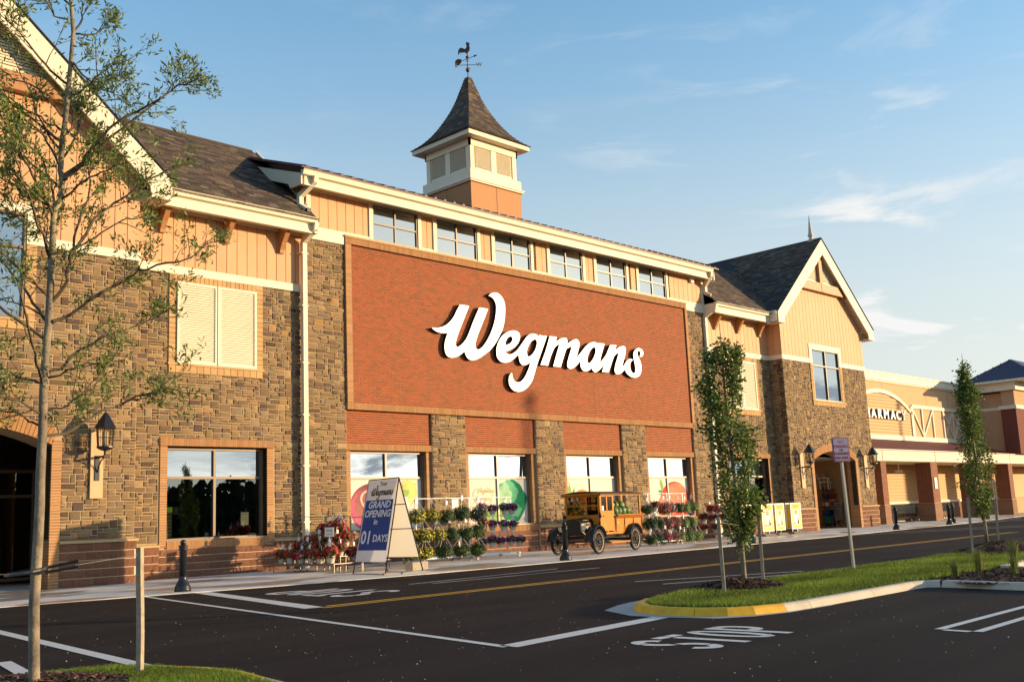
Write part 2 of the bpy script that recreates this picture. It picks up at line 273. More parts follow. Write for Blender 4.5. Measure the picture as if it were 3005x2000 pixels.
LOGO_MANS=[(27.994,7.703),(28.077,7.705),(28.186,7.707),(28.295,7.71),(28.379,7.712),(28.361,7.67),(28.337,7.615),(28.313,7.561),(28.295,7.519),(28.339,7.542),(28.396,7.572),(28.457,7.604),(28.514,7.632),(28.569,7.655),(28.623,7.677),(28.675,7.696),(28.723,7.71),(28.782,7.722),(28.834,7.728),(28.877,7.724),(28.911,7.711),(28.934,7.688),(28.949,7.655),(28.952,7.619),(28.948,7.575),(28.941,7.531),(28.937,7.498),(28.974,7.519),(29.021,7.546),(29.073,7.574),(29.125,7.602),(29.178,7.628),(29.233,7.655),(29.288,7.679),(29.34,7.698),(29.39,7.713),(29.439,7.726),(29.484,7.731),(29.525,7.726),(29.563,7.706),(29.597,7.676),(29.625,7.639),(29.641,7.599),(29.643,7.557),(29.633,7.511),(29.617,7.462),(29.599,7.412),(29.578,7.359),(29.554,7.304),(29.528,7.249),(29.503,7.194),(29.476,7.139),(29.448,7.083),(29.421,7.031),(29.401,6.991),(29.444,7.025),(29.5,7.069),(29.56,7.117),(29.618,7.165),(29.672,7.211),(29.725,7.259),(29.778,7.307),(29.831,7.353),(29.884,7.4),(29.938,7.446),(29.991,7.49),(30.044,7.53),(30.097,7.565),(30.15,7.597),(30.202,7.625),(30.255,7.65),(30.308,7.669),(30.361,7.685),(30.413,7.697),(30.462,7.706),(30.521,7.712),(30.575,7.712),(30.624,7.707),(30.671,7.696),(30.712,7.68),(30.744,7.667),(30.779,7.694),(30.857,7.697),(30.959,7.701),(31.061,7.705),(31.139,7.708),(31.115,7.658),(31.083,7.596),(31.049,7.526),(31.013,7.455),(30.976,7.379),(30.935,7.298),(30.896,7.219),(30.863,7.147),(30.836,7.084),(30.815,7.025),(30.797,6.974),(30.782,6.933),(30.832,6.968),(30.896,7.012),(30.964,7.06),(31.024,7.107),(31.075,7.15),(31.121,7.193),(31.164,7.237),(31.205,7.283),(31.244,7.331),(31.279,7.381),(31.314,7.432),(31.349,7.483),(31.387,7.539),(31.427,7.597),(31.464,7.651),(31.493,7.694),(31.574,7.697),(31.68,7.702),(31.786,7.707),(31.868,7.711),(31.847,7.664),(31.819,7.604),(31.792,7.544),(31.771,7.498),(31.816,7.525),(31.874,7.56),(31.937,7.596),(31.996,7.626),(32.054,7.65),(32.112,7.671),(32.168,7.688),(32.218,7.701),(32.277,7.711),(32.327,7.714),(32.37,7.709),(32.422,7.69),(32.451,7.647),(32.453,7.611),(32.447,7.566),(32.436,7.517),(32.421,7.465),(32.402,7.411),(32.378,7.353),(32.351,7.294),(32.325,7.238),(32.299,7.186),(32.272,7.137),(32.245,7.088),(32.22,7.038),(32.196,6.982),(32.173,6.924),(32.152,6.869),(32.135,6.827),(32.169,6.854),(32.211,6.888),(32.257,6.925),(32.299,6.962),(32.336,6.999),(32.372,7.038),(32.408,7.076),(32.443,7.11),(32.489,7.147),(32.535,7.178),(32.583,7.203),(32.634,7.221),(32.688,7.233),(32.739,7.238),(32.787,7.231),(32.833,7.218),(32.868,7.206),(32.833,7.187),(32.79,7.163),(32.751,7.134),(32.72,7.099),(32.693,7.059),(32.674,7.018),(32.664,6.984),(32.659,6.949),(32.657,6.914),(32.66,6.879),(32.667,6.844),(32.678,6.808),(32.693,6.774),(32.713,6.745),(32.749,6.713),(32.794,6.687),(32.837,6.672),(32.898,6.671),(32.949,6.693),(32.971,6.718),(32.985,6.752),(32.994,6.793),(32.999,6.829),(33.002,6.87),(33.001,6.914),(32.998,6.959),(32.989,7.004),(32.976,7.051),(32.962,7.099),(32.95,7.149),(32.942,7.203),(32.934,7.26),(32.929,7.317),(32.928,7.369),(32.931,7.416),(32.937,7.46),(32.948,7.501),(32.967,7.539),(32.995,7.574),(33.03,7.608),(33.071,7.637),(33.112,7.662),(33.171,7.69),(33.234,7.71),(33.296,7.72),(33.359,7.72),(33.42,7.711),(33.473,7.694),(33.507,7.673),(33.536,7.647),(33.559,7.618),(33.575,7.59),(33.583,7.552),(33.578,7.513),(33.564,7.477),(33.539,7.443),(33.504,7.413),(33.465,7.39),(33.389,7.377),(33.319,7.373),(33.339,7.398),(33.364,7.429),(33.382,7.462),(33.392,7.496),(33.396,7.531),(33.392,7.561),(33.367,7.593),(33.33,7.611),(33.239,7.595),(33.205,7.562),(33.186,7.515),(33.187,7.489),(33.192,7.461),(33.203,7.429),(33.219,7.393),(33.243,7.351),(33.274,7.306),(33.307,7.257),(33.334,7.207),(33.357,7.155),(33.378,7.1),(33.394,7.045),(33.401,6.989),(33.399,6.931),(33.389,6.872),(33.374,6.814),(33.356,6.763),(33.336,6.72),(33.313,6.682),(33.285,6.648),(33.252,6.617),(33.212,6.588),(33.166,6.562),(33.116,6.539),(33.065,6.522),(33.011,6.509),(32.955,6.502),(32.898,6.499),(32.842,6.499),(32.787,6.502),(32.732,6.509),(32.678,6.519),(32.626,6.534),(32.575,6.554),(32.525,6.578),(32.478,6.605),(32.44,6.63),(32.405,6.661),(32.381,6.691),(32.362,6.72),(32.34,6.764),(32.327,6.8),(32.294,6.775),(32.254,6.743),(32.209,6.709),(32.164,6.679),(32.12,6.653),(32.075,6.629),(32.03,6.608),(31.985,6.591),(31.924,6.573),(31.865,6.561),(31.812,6.56),(31.766,6.57),(31.727,6.591),(31.699,6.619),(31.685,6.646),(31.678,6.676),(31.676,6.712),(31.681,6.753),(31.694,6.802),(31.714,6.859),(31.739,6.918),(31.765,6.976),(31.795,7.033),(31.828,7.09),(31.862,7.147),(31.893,7.203),(31.922,7.262),(31.95,7.322),(31.974,7.376),(31.989,7.415),(31.97,7.433),(31.935,7.416),(31.89,7.394),(31.843,7.37),(31.8,7.345),(31.761,7.318),(31.723,7.288),(31.689,7.261),(31.663,7.239),(31.634,7.191),(31.599,7.131),(31.558,7.061),(31.513,6.984),(31.459,6.889),(31.396,6.781),(31.336,6.677),(31.29,6.596),(31.206,6.595),(31.098,6.593),(30.991,6.592),(30.908,6.591),(30.94,6.657),(30.982,6.743),(31.023,6.829),(31.055,6.895),(31.017,6.865),(30.969,6.826),(30.918,6.785),(30.869,6.748),(30.824,6.715),(30.781,6.683),(30.738,6.654),(30.695,6.629),(30.651,6.606),(30.607,6.586),(30.565,6.569),(30.526,6.558),(30.46,6.555),(30.406,6.568),(30.362,6.595),(30.33,6.629),(30.315,6.67),(30.308,6.707),(30.281,6.688),(30.246,6.664),(30.207,6.639),(30.168,6.617),(30.129,6.6),(30.087,6.583),(30.045,6.569),(30.004,6.558),(29.949,6.547),(29.895,6.539),(29.844,6.542),(29.807,6.552),(29.772,6.567),(29.739,6.587),(29.711,6.611),(29.688,6.636),(29.668,6.665),(29.653,6.697),(29.643,6.736),(29.639,6.786),(29.641,6.844),(29.645,6.901),(29.648,6.945),(29.622,6.917),(29.59,6.881),(29.552,6.842),(29.511,6.804),(29.464,6.767),(29.411,6.728),(29.357,6.691),(29.304,6.659),(29.252,6.632),(29.2,6.61),(29.15,6.592),(29.105,6.58),(29.053,6.572),(29.009,6.574),(28.971,6.583),(28.935,6.598),(28.906,6.621),(28.888,6.654),(28.885,6.686),(28.889,6.723),(28.898,6.765),(28.911,6.81),(28.929,6.859),(28.952,6.913),(28.978,6.969),(29.004,7.024),(29.032,7.078),(29.062,7.133),(29.091,7.188),(29.117,7.24),(29.142,7.295),(29.167,7.35),(29.186,7.399),(29.198,7.434),(29.172,7.44),(29.139,7.426),(29.098,7.408),(29.054,7.388),(29.011,7.366),(28.975,7.354),(28.942,7.348),(28.902,7.323),(28.85,7.256),(28.772,7.12),(28.677,6.934),(28.585,6.747),(28.514,6.605),(28.427,6.602),(28.313,6.598),(28.2,6.595),(28.113,6.592),(28.13,6.632),(28.151,6.681),(28.175,6.739),(28.203,6.802),(28.236,6.874),(28.273,6.955),(28.313,7.039),(28.351,7.12),(28.392,7.204),(28.436,7.29),(28.474,7.368),(28.499,7.424),(28.476,7.453),(28.438,7.434),(28.389,7.41),(28.338,7.383),(28.293,7.355),(28.254,7.322),(28.217,7.285),(28.185,7.25),(28.159,7.223),(28.125,7.171),(28.082,7.106),(28.036,7.032),(27.991,6.955),(27.945,6.867),(27.897,6.769),(27.853,6.676),(27.818,6.604),(27.733,6.603),(27.622,6.602),(27.512,6.602),(27.428,6.601),(27.49,6.707),(27.569,6.843),(27.654,6.991),(27.733,7.136),(27.805,7.285),(27.877,7.442),(27.942,7.588)]
LOGO_HOLES=[[(25.639,7.169),(25.643,7.189),(25.649,7.213),(25.656,7.241),(25.667,7.269),(25.681,7.299),(25.699,7.33),(25.719,7.361),(25.742,7.39),(25.769,7.417),(25.8,7.443),(25.832,7.465),(25.861,7.483),(25.898,7.498),(25.933,7.506),(25.964,7.506),(25.992,7.496),(26.018,7.478),(26.034,7.457),(26.04,7.433),(26.036,7.406),(26.025,7.377),(26.01,7.353),(25.991,7.327),(25.968,7.302),(25.941,7.278),(25.91,7.256),(25.875,7.234),(25.837,7.215),(25.799,7.2),(25.758,7.188),(25.713,7.18),(25.671,7.174)],[(26.727,6.984),(26.729,7.02),(26.737,7.057),(26.751,7.096),(26.77,7.137),(26.796,7.184),(26.829,7.236),(26.865,7.286),(26.901,7.332),(26.938,7.371),(26.976,7.406),(27.015,7.436),(27.053,7.462),(27.091,7.484),(27.131,7.5),(27.168,7.512),(27.2,7.516),(27.236,7.51),(27.264,7.492),(27.283,7.467),(27.292,7.444),(27.295,7.417),(27.293,7.386),(27.285,7.349),(27.272,7.306),(27.253,7.257),(27.229,7.207),(27.2,7.158),(27.166,7.11),(27.127,7.062),(27.085,7.017),(27.045,6.978),(27.006,6.944),(26.968,6.915),(26.93,6.891),(26.895,6.872),(26.85,6.855),(26.809,6.848),(26.776,6.856),(26.756,6.877),(26.741,6.91),(26.731,6.947)],[(30.046,6.976),(30.049,7.013),(30.058,7.052),(30.072,7.094),(30.092,7.138),(30.119,7.186),(30.152,7.237),(30.189,7.288),(30.228,7.334),(30.27,7.377),(30.316,7.418),(30.361,7.454),(30.402,7.482),(30.45,7.506),(30.492,7.518),(30.527,7.519),(30.556,7.509),(30.578,7.487),(30.591,7.458),(30.594,7.434),(30.592,7.406),(30.585,7.374),(30.572,7.337),(30.555,7.293),(30.532,7.243),(30.505,7.191),(30.475,7.143),(30.439,7.096),(30.398,7.051),(30.357,7.008),(30.319,6.971),(30.284,6.941),(30.251,6.914),(30.22,6.893),(30.19,6.877),(30.134,6.856),(30.089,6.861),(30.072,6.88),(30.058,6.908),(30.049,6.941)]]
OAK_TRUNK=[(3.074,-17.609,-0.076),(3.077,-17.61,0.054),(3.058,-17.603,0.683),(3.069,-17.607,1.166),(3.072,-17.609,1.411),(3.069,-17.607,1.605),(3.074,-17.609,1.939),(3.071,-17.608,2.28),(3.08,-17.612,2.624),(3.09,-17.615,2.755),(3.091,-17.616,2.887),(3.096,-17.618,3.241),(3.1,-17.619,3.602),(3.103,-17.62,3.657),(3.145,-17.637,3.743),(3.145,-17.637,3.917),(3.133,-17.632,3.97),(3.138,-17.634,4.202),(3.156,-17.641,4.392),(3.165,-17.644,4.583),(3.171,-17.647,4.686),(3.181,-17.65,4.871),(3.191,-17.654,5.122),(3.167,-17.645,5.401),(3.153,-17.64,5.604),(3.139,-17.634,5.779)]
OAK_BRANCHES=[[(3.098,-17.619,3.657),(3.018,-17.547,3.73),(2.925,-17.449,3.811),(2.804,-17.305,3.933),(2.698,-17.233,4.068)],
[(3.098,-17.619,3.657),(3.026,-17.594,3.72),(2.969,-17.556,3.811),(2.843,-17.55,3.876),(2.727,-17.584,3.977)],
[(3.098,-17.618,3.673),(3.097,-17.624,3.781),(3.032,-17.648,3.898),(3.023,-17.617,3.998),(2.926,-17.639,4.123),(2.816,-17.591,4.184)],
[(3.147,-17.637,3.87),(3.197,-17.706,3.945),(3.238,-17.776,4.001),(3.288,-17.914,4.155),(3.38,-18.001,4.282),(3.504,-18.123,4.392),(3.555,-18.392,4.425),(3.679,-18.436,4.547),(3.759,-18.618,4.572)],
[(3.177,-17.649,4.565),(3.211,-17.693,4.588),(3.269,-17.787,4.667),(3.329,-17.893,4.744),(3.392,-18.033,4.808)],
[(3.177,-17.649,4.822),(3.201,-17.681,4.846),(3.277,-17.719,4.732),(3.348,-17.813,4.634),(3.467,-17.794,4.648)],
[(3.191,-17.654,5.122),(3.262,-17.64,5.258),(3.267,-17.639,5.358),(3.273,-17.576,5.525)],
[(3.191,-17.654,5.119),(3.313,-17.703,5.116),(3.412,-17.743,5.209)],
[(3.167,-17.645,4.677),(3.025,-17.662,4.753),(2.868,-17.725,4.844),(2.728,-17.753,4.956),(2.637,-17.794,4.993)],
[(3.147,-17.637,4.306),(3.073,-17.576,4.343),(2.956,-17.534,4.422),(2.812,-17.452,4.502),(2.676,-17.379,4.601)],
[(3.093,-17.616,2.9),(3.183,-17.702,3.06),(3.168,-17.752,3.155),(3.178,-17.796,3.323),(3.189,-17.877,3.53),(3.232,-17.913,3.691),(3.207,-18,3.798),(3.208,-18.032,3.932)],
[(3.203,-17.659,3.267),(3.28,-17.656,3.38),(3.414,-17.633,3.478),(3.542,-17.685,3.591),(3.647,-17.697,3.655),(3.798,-17.723,3.685)],
[(3.213,-17.663,3.308),(3.275,-17.667,3.377),(3.404,-17.645,3.632),(3.536,-17.609,3.758),(3.661,-17.659,3.869),(3.823,-17.678,4.019),(4.005,-17.592,4.16)],
[(3.094,-17.617,2.756),(3.177,-17.673,2.8),(3.297,-17.77,2.911),(3.398,-17.834,3.01),(3.558,-17.876,3.104),(3.596,-18,3.155),(3.762,-18.167,3.218),(3.857,-18.292,3.242),(4.021,-18.27,3.382)],
[(3.075,-17.61,2.37),(3.196,-17.612,2.425),(3.3,-17.602,2.548),(3.446,-17.609,2.65),(3.527,-17.607,2.702),(3.766,-17.586,2.803),(3.952,-17.618,2.901),(4.169,-17.604,2.936)],
[(3.076,-17.61,2.334),(3.219,-17.684,2.392),(3.354,-17.683,2.462),(3.603,-17.808,2.485)],
[(3.076,-17.61,2.091),(3.186,-17.66,2.116),(3.292,-17.724,2.192),(3.351,-17.762,2.294)],
[(3.077,-17.61,1.914),(3.256,-17.584,1.931),(3.414,-17.573,2.041),(3.581,-17.535,2.139),(3.73,-17.469,2.188),(3.809,-17.579,2.246),(4.042,-17.5,2.323),(4.195,-17.529,2.329)],
[(3.07,-17.608,2.301),(2.97,-17.555,2.339),(2.876,-17.496,2.374),(2.799,-17.482,2.434),(2.682,-17.398,2.517)],
[(3.073,-17.609,2.053),(3.003,-17.619,2.105),(2.915,-17.636,2.149),(2.746,-17.658,2.18),(2.636,-17.633,2.258)],
[(3.073,-17.609,1.987),(2.988,-17.555,2.027),(2.897,-17.533,2.091),(2.813,-17.479,2.103),(2.705,-17.375,2.142)],
[(3.094,-17.617,2.782),(3.04,-17.569,2.829),(2.959,-17.533,2.886),(2.893,-17.368,2.96),(2.792,-17.302,2.986)],
[(3.092,-17.616,2.927),(2.994,-17.625,3.039),(2.869,-17.665,3.129),(2.735,-17.644,3.226),(2.607,-17.658,3.331)],
[(3.096,-17.618,3.348),(3.048,-17.603,3.416),(2.993,-17.585,3.526),(2.88,-17.549,3.534)],
[(3.161,-17.643,5.37),(3.096,-17.561,5.469),(3.062,-17.503,5.599)],
[(3.162,-17.643,5.224),(3.064,-17.591,5.241),(3.037,-17.588,5.32)],
[(3.135,-17.633,4.137),(3.048,-17.58,4.244),(2.974,-17.554,4.429),(2.907,-17.581,4.57),(2.858,-17.493,4.726)],
[(3.137,-17.633,4.249),(3.271,-17.61,4.374),(3.364,-17.577,4.522),(3.495,-17.527,4.661),(3.665,-17.531,4.734)],
[(3.102,-17.62,3.693),(3.189,-17.719,3.794),(3.278,-17.812,3.898),(3.359,-17.99,3.922),(3.386,-18.1,4.034)],
[(3.144,-17.636,3.972),(3.047,-17.659,4.109),(2.935,-17.671,4.244),(2.811,-17.656,4.327),(2.697,-17.63,4.333)],
[(3.103,-17.62,3.665),(2.963,-17.584,3.648),(2.838,-17.525,3.559),(2.68,-17.478,3.648)],
[(3.137,-17.634,4.054),(3.223,-17.64,4.212),(3.29,-17.629,4.401),(3.3,-17.529,4.579)],
[(3.148,-17.638,3.807),(3.039,-17.492,3.988),(2.934,-17.346,4.145),(2.834,-17.189,4.223)],
[(3.156,-17.641,4.392),(3.041,-17.642,4.502),(2.925,-17.668,4.574),(2.751,-17.656,4.612),(2.674,-17.586,4.696)]]
# ------------------------------------------------------------ ground
m_asph=mat('asphalt',(.0185,.0132,.0112),.85,ns=.35,na=.22,bump=.8,bs=150,dist=.008,spec=.12,det=9)
a=m_asph.node_tree; N=a.nodes; L=a.links; b=N['Principled BSDF']
src=b.inputs['Base Color'].links[0].from_socket
geo=N.new('ShaderNodeNewGeometry'); vo=N.new('ShaderNodeTexNoise'); vo.inputs['Scale'].default_value=120; vo.inputs['Detail'].default_value=2
L.new(geo.outputs['Position'],vo.inputs['Vector']); mr=N.new('ShaderNodeMapRange'); mr.inputs[1].default_value=.62; mr.inputs[2].default_value=.72; mr.inputs[3].default_value=0; mr.inputs[4].default_value=.6
L.new(vo.outputs['Fac'],mr.inputs[0]); mx=N.new('ShaderNodeMix'); mx.data_type='RGBA'; L.new(mr.outputs[0],mx.inputs[0]); L.new(src,mx.inputs[6]); mx.inputs[7].default_value=(.12,.095,.08,1)
sw=N.new('ShaderNodeTexNoise'); sw.inputs['Scale'].default_value=1; mp=N.new('ShaderNodeMapping'); mp.inputs['Scale'].default_value=(.12,1.1,1); mp.inputs['Rotation'].default_value=(0,0,.12)
L.new(geo.outputs['Position'],mp.inputs[0]); L.new(mp.outputs[0],sw.inputs['Vector']); sw.inputs['Detail'].default_value=4
mr2=N.new('ShaderNodeMapRange'); mr2.inputs[1].default_value=.3; mr2.inputs[2].default_value=.7; mr2.inputs[3].default_value=.68; mr2.inputs[4].default_value=1.4; L.new(sw.outputs['Fac'],mr2.inputs[0])
mx2=N.new('ShaderNodeMix'); mx2.data_type='RGBA'; mx2.blend_type='MULTIPLY'; mx2.inputs[0].default_value=1; L.new(mx.outputs[2],mx2.inputs[6]); L.new(mr2.outputs[0],mx2.inputs[7]); L.new(mx2.outputs[2],b.inputs['Base Color'])
g=MB(); g.quad((-900,-900,0),(1200,-900,0),(1200,900,0),(-900,900,0)); struct('asphalt_ground',g,m_asph)
# sidewalk slabs, the edge follows the store front
EDGE=[(-12,-5.0),(2,-5.5),(7,-5.85),(9.3,-6.25),(11.9,-6.7),(15.6,-7.1),(19,-7.05),(21,-7.0),(28,-6.7),(36.5,-6.35),(43,-5.6),(51,-5.0),(60,-3.6),(69,-2.2),(80,-.6),(95,.8)]
def edge_y(x):
    for (x0,y0),(x1,y1) in zip(EDGE,EDGE[1:]):
        if x<=x1: return y0+(y1-y0)*(x-x0)/(x1-x0)
    return EDGE[-1][1]
m_conc=mat('concrete_slab',attr=True,rough=.75,ns=1.1,na=.13,bump=.2,bs=90,det=8,spec=.35)
t=m_conc.node_tree; N=t.nodes; L=t.links; b=N['Principled BSDF']      # hosed wet patches near the plants
geo=N.new('ShaderNodeNewGeometry'); wn=N.new('ShaderNodeTexNoise'); wn.inputs['Scale'].default_value=.55; wn.inputs['Detail'].default_value=5
mp=N.new('ShaderNodeMapping'); mp.inputs['Scale'].default_value=(.55,1.2,1); L.new(geo.outputs['Position'],mp.inputs[0]); L.new(mp.outputs[0],wn.inputs['Vector'])
wr=N.new('ShaderNodeMapRange'); wr.inputs[1].default_value=.53; wr.inputs[2].default_value=.57; L.new(wn.outputs['Fac'],wr.inputs[0])
src=b.inputs['Base Color'].links[0].from_socket; mx=N.new('ShaderNodeMix'); mx.data_type='RGBA'; mx.blend_type='MULTIPLY'
L.new(wr.outputs[0],mx.inputs[0]); L.new(src,mx.inputs[6]); mx.inputs[7].default_value=(.55,.47,.42,1); L.new(mx.outputs[2],b.inputs['Base Color'])
r2=N.new('ShaderNodeMapRange'); r2.inputs[3].default_value=.75; r2.inputs[4].default_value=.28; L.new(wr.outputs[0],r2.inputs[0]); L.new(r2.outputs[0],b.inputs['Roughness'])
base=MB()
xs=[-12+i*1.0 for i in range(108)]
for x0,x1 in zip(xs,xs[1:]):
    base.add([(x0,edge_y(x0),.004),(x1,edge_y(x1),.004),(x1,6,.004),(x0,6,.004)],[(0,1,2,3)])
sidewalk=struct('sidewalk',base,mat('joint_concrete',(.20,.17,.14),.9))
nslab=0; far=MB()
x=-12.0
while x<94:
    wd=1.85 if x<60 else 2.6; x1=min(x+wd,94.8)
    rows=4
    for j in range(rows):
        def yy(xx,k): e=edge_y(xx); return e+(5.0-e)*0 + (1.6-e)*(k/rows)
        g0=.007; vs=[]
        P=[(x+g0,yy(x,j)+g0*(j>0)),(x1-g0,yy(x1,j)+g0*(j>0)),(x1-g0,yy(x1,j+1)-g0),(x+g0,yy(x,j+1)-g0)]
        vs=[(p[0],p[1],.004) for p in P]+[(p[0],p[1],.016) for p in P]
        c=jit((.70,.655,.58),.05)
        if x<60: s=MB(); s.add(vs,BOXF,c); obj('slab',s,m_conc,sidewalk); nslab+=1
        else: far.add(vs,BOXF,c)
    x=x1
far.add([(-12,1.62,.0045),(95,1.62,.0045),(95,6,.0045),(-12,6,.0045),(-12,1.62,.016),(95,1.62,.016),(95,6,.016),(-12,6,.016)],BOXF,(.68,.63,.56))
obj('slab_field',far,m_conc,sidewalk,kind='stuff')
# painted markings, and thin strips that stand for light streaks
m_pw=mat('white_road_paint',(.66,.62,.56),.6,ns=8,na=.12,det=8); m_py=mat('yellow_road_paint',(.72,.36,.03),.6,ns=8,na=.12,det=8)
def strip(p,q,wd,name,mm,z=.004):
    p=Vector((*p,0)); q=Vector((*q,0)); d=(q-p).normalized(); n=Vector((-d.y,d.x,0))*wd/2; b=MB(); k=24; vs=[]
    L_=(q-p).length; k=max(2,int(L_/.6)); r=random.Random(int(abs(p.x*91+p.y*37)))
    for i in range(k+1):
        c=p+d*L_*i/k; e1=r.uniform(-.004,.004); e2=r.uniform(-.004,.004)
        a_=c+n*(1+e1*8); b_=c-n*(1+e2*8); vs+=[(a_.x,a_.y,z),(b_.x,b_.y,z)]
    b.add(vs,[(2*i,2*i+1,2*i+3,2*i+2) for i in range(k)]); return struct(name,b,mm)
strip((9.33,-12.34),(37.6,-12.22),.10,'yellow_center_line',m_py); strip((9.12,-12.56),(37.6,-12.44),.10,'yellow_center_line',m_py)
strip((9.48,-6.30),(7.0,-18.45),.10,'crosswalk_line_or_light_streak',m_pw)
strip((10.66,-6.0),(9.06,-12.42),.30,'white_stop_bar',m_pw)
strip((5.30,-10.0),(4.52,-16.45),.15,'crosswalk_line_or_light_streak',m_pw); strip((3.95,-14.6),(3.62,-16.2),.14,'crosswalk_line_or_light_streak',m_pw)
strip((7.02,-18.44),(9.85,-18.16),.24,'white_stop_bar',m_pw)
strip((9.72,-21.33),(14.0,-21.27),.09,'white_parking_line',m_pw); strip((9.66,-21.70),(14.0,-21.60),.09,'white_parking_line',m_pw); strip((9.69,-21.39),(9.65,-21.64),.09,'white_parking_line',m_pw)
for p,q in [((38,-6.4),(45,-11)),((40.6,-6.1),(47.4,-10.6)),((51,-5.3),(64,-6.0)),((53,-7.6),(70,-8.1)),((50.5,-4.9),(62,-4.2)),((39,-12.2),(41.6,-19)),((56,-9.5),(90,-9.6)),((66,-3.8),(90,-3.4))]: strip(p,q,.12,'crosswalk_line_or_light_streak',m_pw)
for i,(p,q) in enumerate([((13.2,-9.6),(17.9,-9.2)),((13.5,-9.95),(18.3,-10.1)),((17.2,-16.1),(14.2,-14.9)),((17.5,-15.6),(14.6,-14.0))]): strip(p,q,.07,'crosswalk_line_or_light_streak',m_pw)  # light streaks thrown by the windows, laid as thin strips of road paint
def stencil(word,o,ux,uy,wl,hl,gap,name):
    # letters in a unit box, cut with stencil gaps; ux word direction, uy letter-up direction
    def arc(cx,cy,rx,ry,a0,a1,th,n=9):
        out_=[(cx+rx*math.cos(math.radians(a0+(a1-a0)*i/n)),cy+ry*math.sin(math.radians(a0+(a1-a0)*i/n))) for i in range(n+1)]
        inn=[(cx+(rx-th[0])*math.cos(math.radians(a0+(a1-a0)*i/n)),cy+(ry-th[1])*math.sin(math.radians(a0+(a1-a0)*i/n))) for i in range(n+1)]
        return [(out_[i],out_[i+1],inn[i+1],inn[i]) for i in range(n)]
    R=lambda a,b,c,d:[((a,c),(b,c),(b,d),(a,d))]
    tw,thh=.30,.13
    G_={'S':arc(.5,.73,.5,.27,15,165,(tw,thh))+arc(.5,.73,.5,.27,172,262,(tw,thh))+arc(.5,.27,.5,.27,82,-8,(tw,thh))+arc(.5,.27,.5,.27,-15,-165,(tw,thh)),
        'T':R(0,.47,.87,1)+R(.53,1,.87,1)+R(.35,.65,0,.83),
        'O':arc(.5,.5,.5,.5,95,265,(tw,thh),14)+arc(.5,.5,.5,.5,85,-85,(tw,thh),14),
        'P':R(0,.3,0,1)+R(.34,.55,.87,1)+R(.34,.55,.42,.55)+arc(.55,.71,.45,.29,88,-88,(tw,thh),10)}
    b=MB(); ux=Vector(ux); uy=Vector(uy)
    for i,ch in enumerate(word):
        for q in G_[ch]:
            pts=[Vector(o)+ux*(i*(wl+gap)+p[0]*wl)+uy*(p[1]*hl) for p in q]
            b.add([(p.x,p.y,.004) for p in pts],[(0,1,2,3)])
    o_=struct(name,b,m_pw)
stencil('STOP',(7.62,-20.25,0),(1,0,0),(.0,1,0),.36,.95,.07,'stop_lettering')
stencil('STOP',(12.0,-11.0,0),(0,1,0),(-1,0,0),.56,1.4,.10,'stop_lettering')

# ------------------------------------------------------------ landscape islands
m_kerb=mat('concrete_kerb',(.50,.43,.34),.8,ns=3,na=.15,bump=.3,bs=80,det=8); m_ky=mat('yellow_kerb_paint',(.78,.42,.02),.55,ns=9,na=.16,color2=(.66,.35,.03),ns2=2.2,bump=.15,bs=60,det=8)
m_mulch=mat('bark_mulch',attr=True,rough=.95,ns=40,na=.4); m_grass=mat('grass_blades',attr=True,rough=.7,spec=.2,trans=.3)
m_soil=mat('lawn_soil',(.045,.055,.018),.95,ns=6,na=.4)
def kerb_run(outline,wd,zt,name,mats_,joints):
    # outline: outer foot polyline; builds kerb pieces between joints, sloped outer face
    parts=[]
    n=len(outline); nor=[]
    for i in range(n):
        a=Vector(outline[max(i-1,0)]); c=Vector(outline[min(i+1,n-1)]); d=(c-a).normalized(); nor.append(Vector((-d.y,d.x)))
    prof=[(0,0),(.035,zt-.02),(.06,zt),(wd,zt),(wd,0)]
    for (i0,i1),mm in zip(joints,mats_):
        b=MB(); k=len(prof); vs=[]
        for i in range(i0,i1+1):
            o=Vector(outline[i]); sh=0
            if i==i0: sh=.004
            d=(Vector(outline[min(i+1,n-1)])-Vector(outline[max(i-1,0)])).normalized()
            o=o+d*(.004 if i==i0 else (-.004 if i==i1 else 0))
            for u,z in prof: q=o+nor[i]*u; vs.append((q.x,q.y,z))
        m_=i1-i0
        fs=[(i*k+j,i*k+j+1,(i+1)*k+j+1,(i+1)*k+j) for i in range(m_) for j in range(k-1)]+[tuple(range(k)),tuple(m_*k+j for j in range(k-1,-1,-1))]
        b.add(vs,fs); parts.append((b,mm))
    return parts
def densify(pts,s=.35):
    o=[]
    for p,q in zip(pts,pts[1:]):
        p=Vector(p);q=Vector(q); k=max(1,int((q-p).length/s))
        for i in range(k): o.append(tuple(p+(q-p)*i/k))
    o.append(tuple(pts[-1])); return o
ZI=.09
# right island outline counter-clockwise seen from above (interior on the left of travel): from the north side round the nose to the south side
nose=[(40,-16.35),(26,-16.4),(21,-16.5),(16,-16.6),(13,-16.75),(11.6,-16.85),(10.9,-17.0),(10.4,-17.25),(10.05,-17.6),(9.88,-18.05),(9.9,-18.5),(10.05,-18.85),(10.3,-19.05),(10.72,-19.2)]
south=[(10.72,-19.2),(11.2,-19.24),(12.83,-19.22),(14.1,-19.2),(14.35,-19.24),(14.42,-19.4)]
west=[(14.42,-19.4),(14.2,-20.2),(14.05,-20.9),(13.9,-24),(13.9,-27)]
isl=thing('landscape_island','long grass island with yellow nosed concrete kerb at the lane end','traffic island',(18,-18,0),world=True)
nd=densify(nose,1.2)
iy=next(i for i,p in enumerate(nd) if p[0]<11.2)
ny=[nd[iy:]]
parts=kerb_run(nd[:iy+1],.15,ZI,'kerb',[m_kerb]*5,[(i*iy//5,(i+1)*iy//5) for i in range(5)])
nyel=densify(nose[5:],.3); h=len(nyel)-1
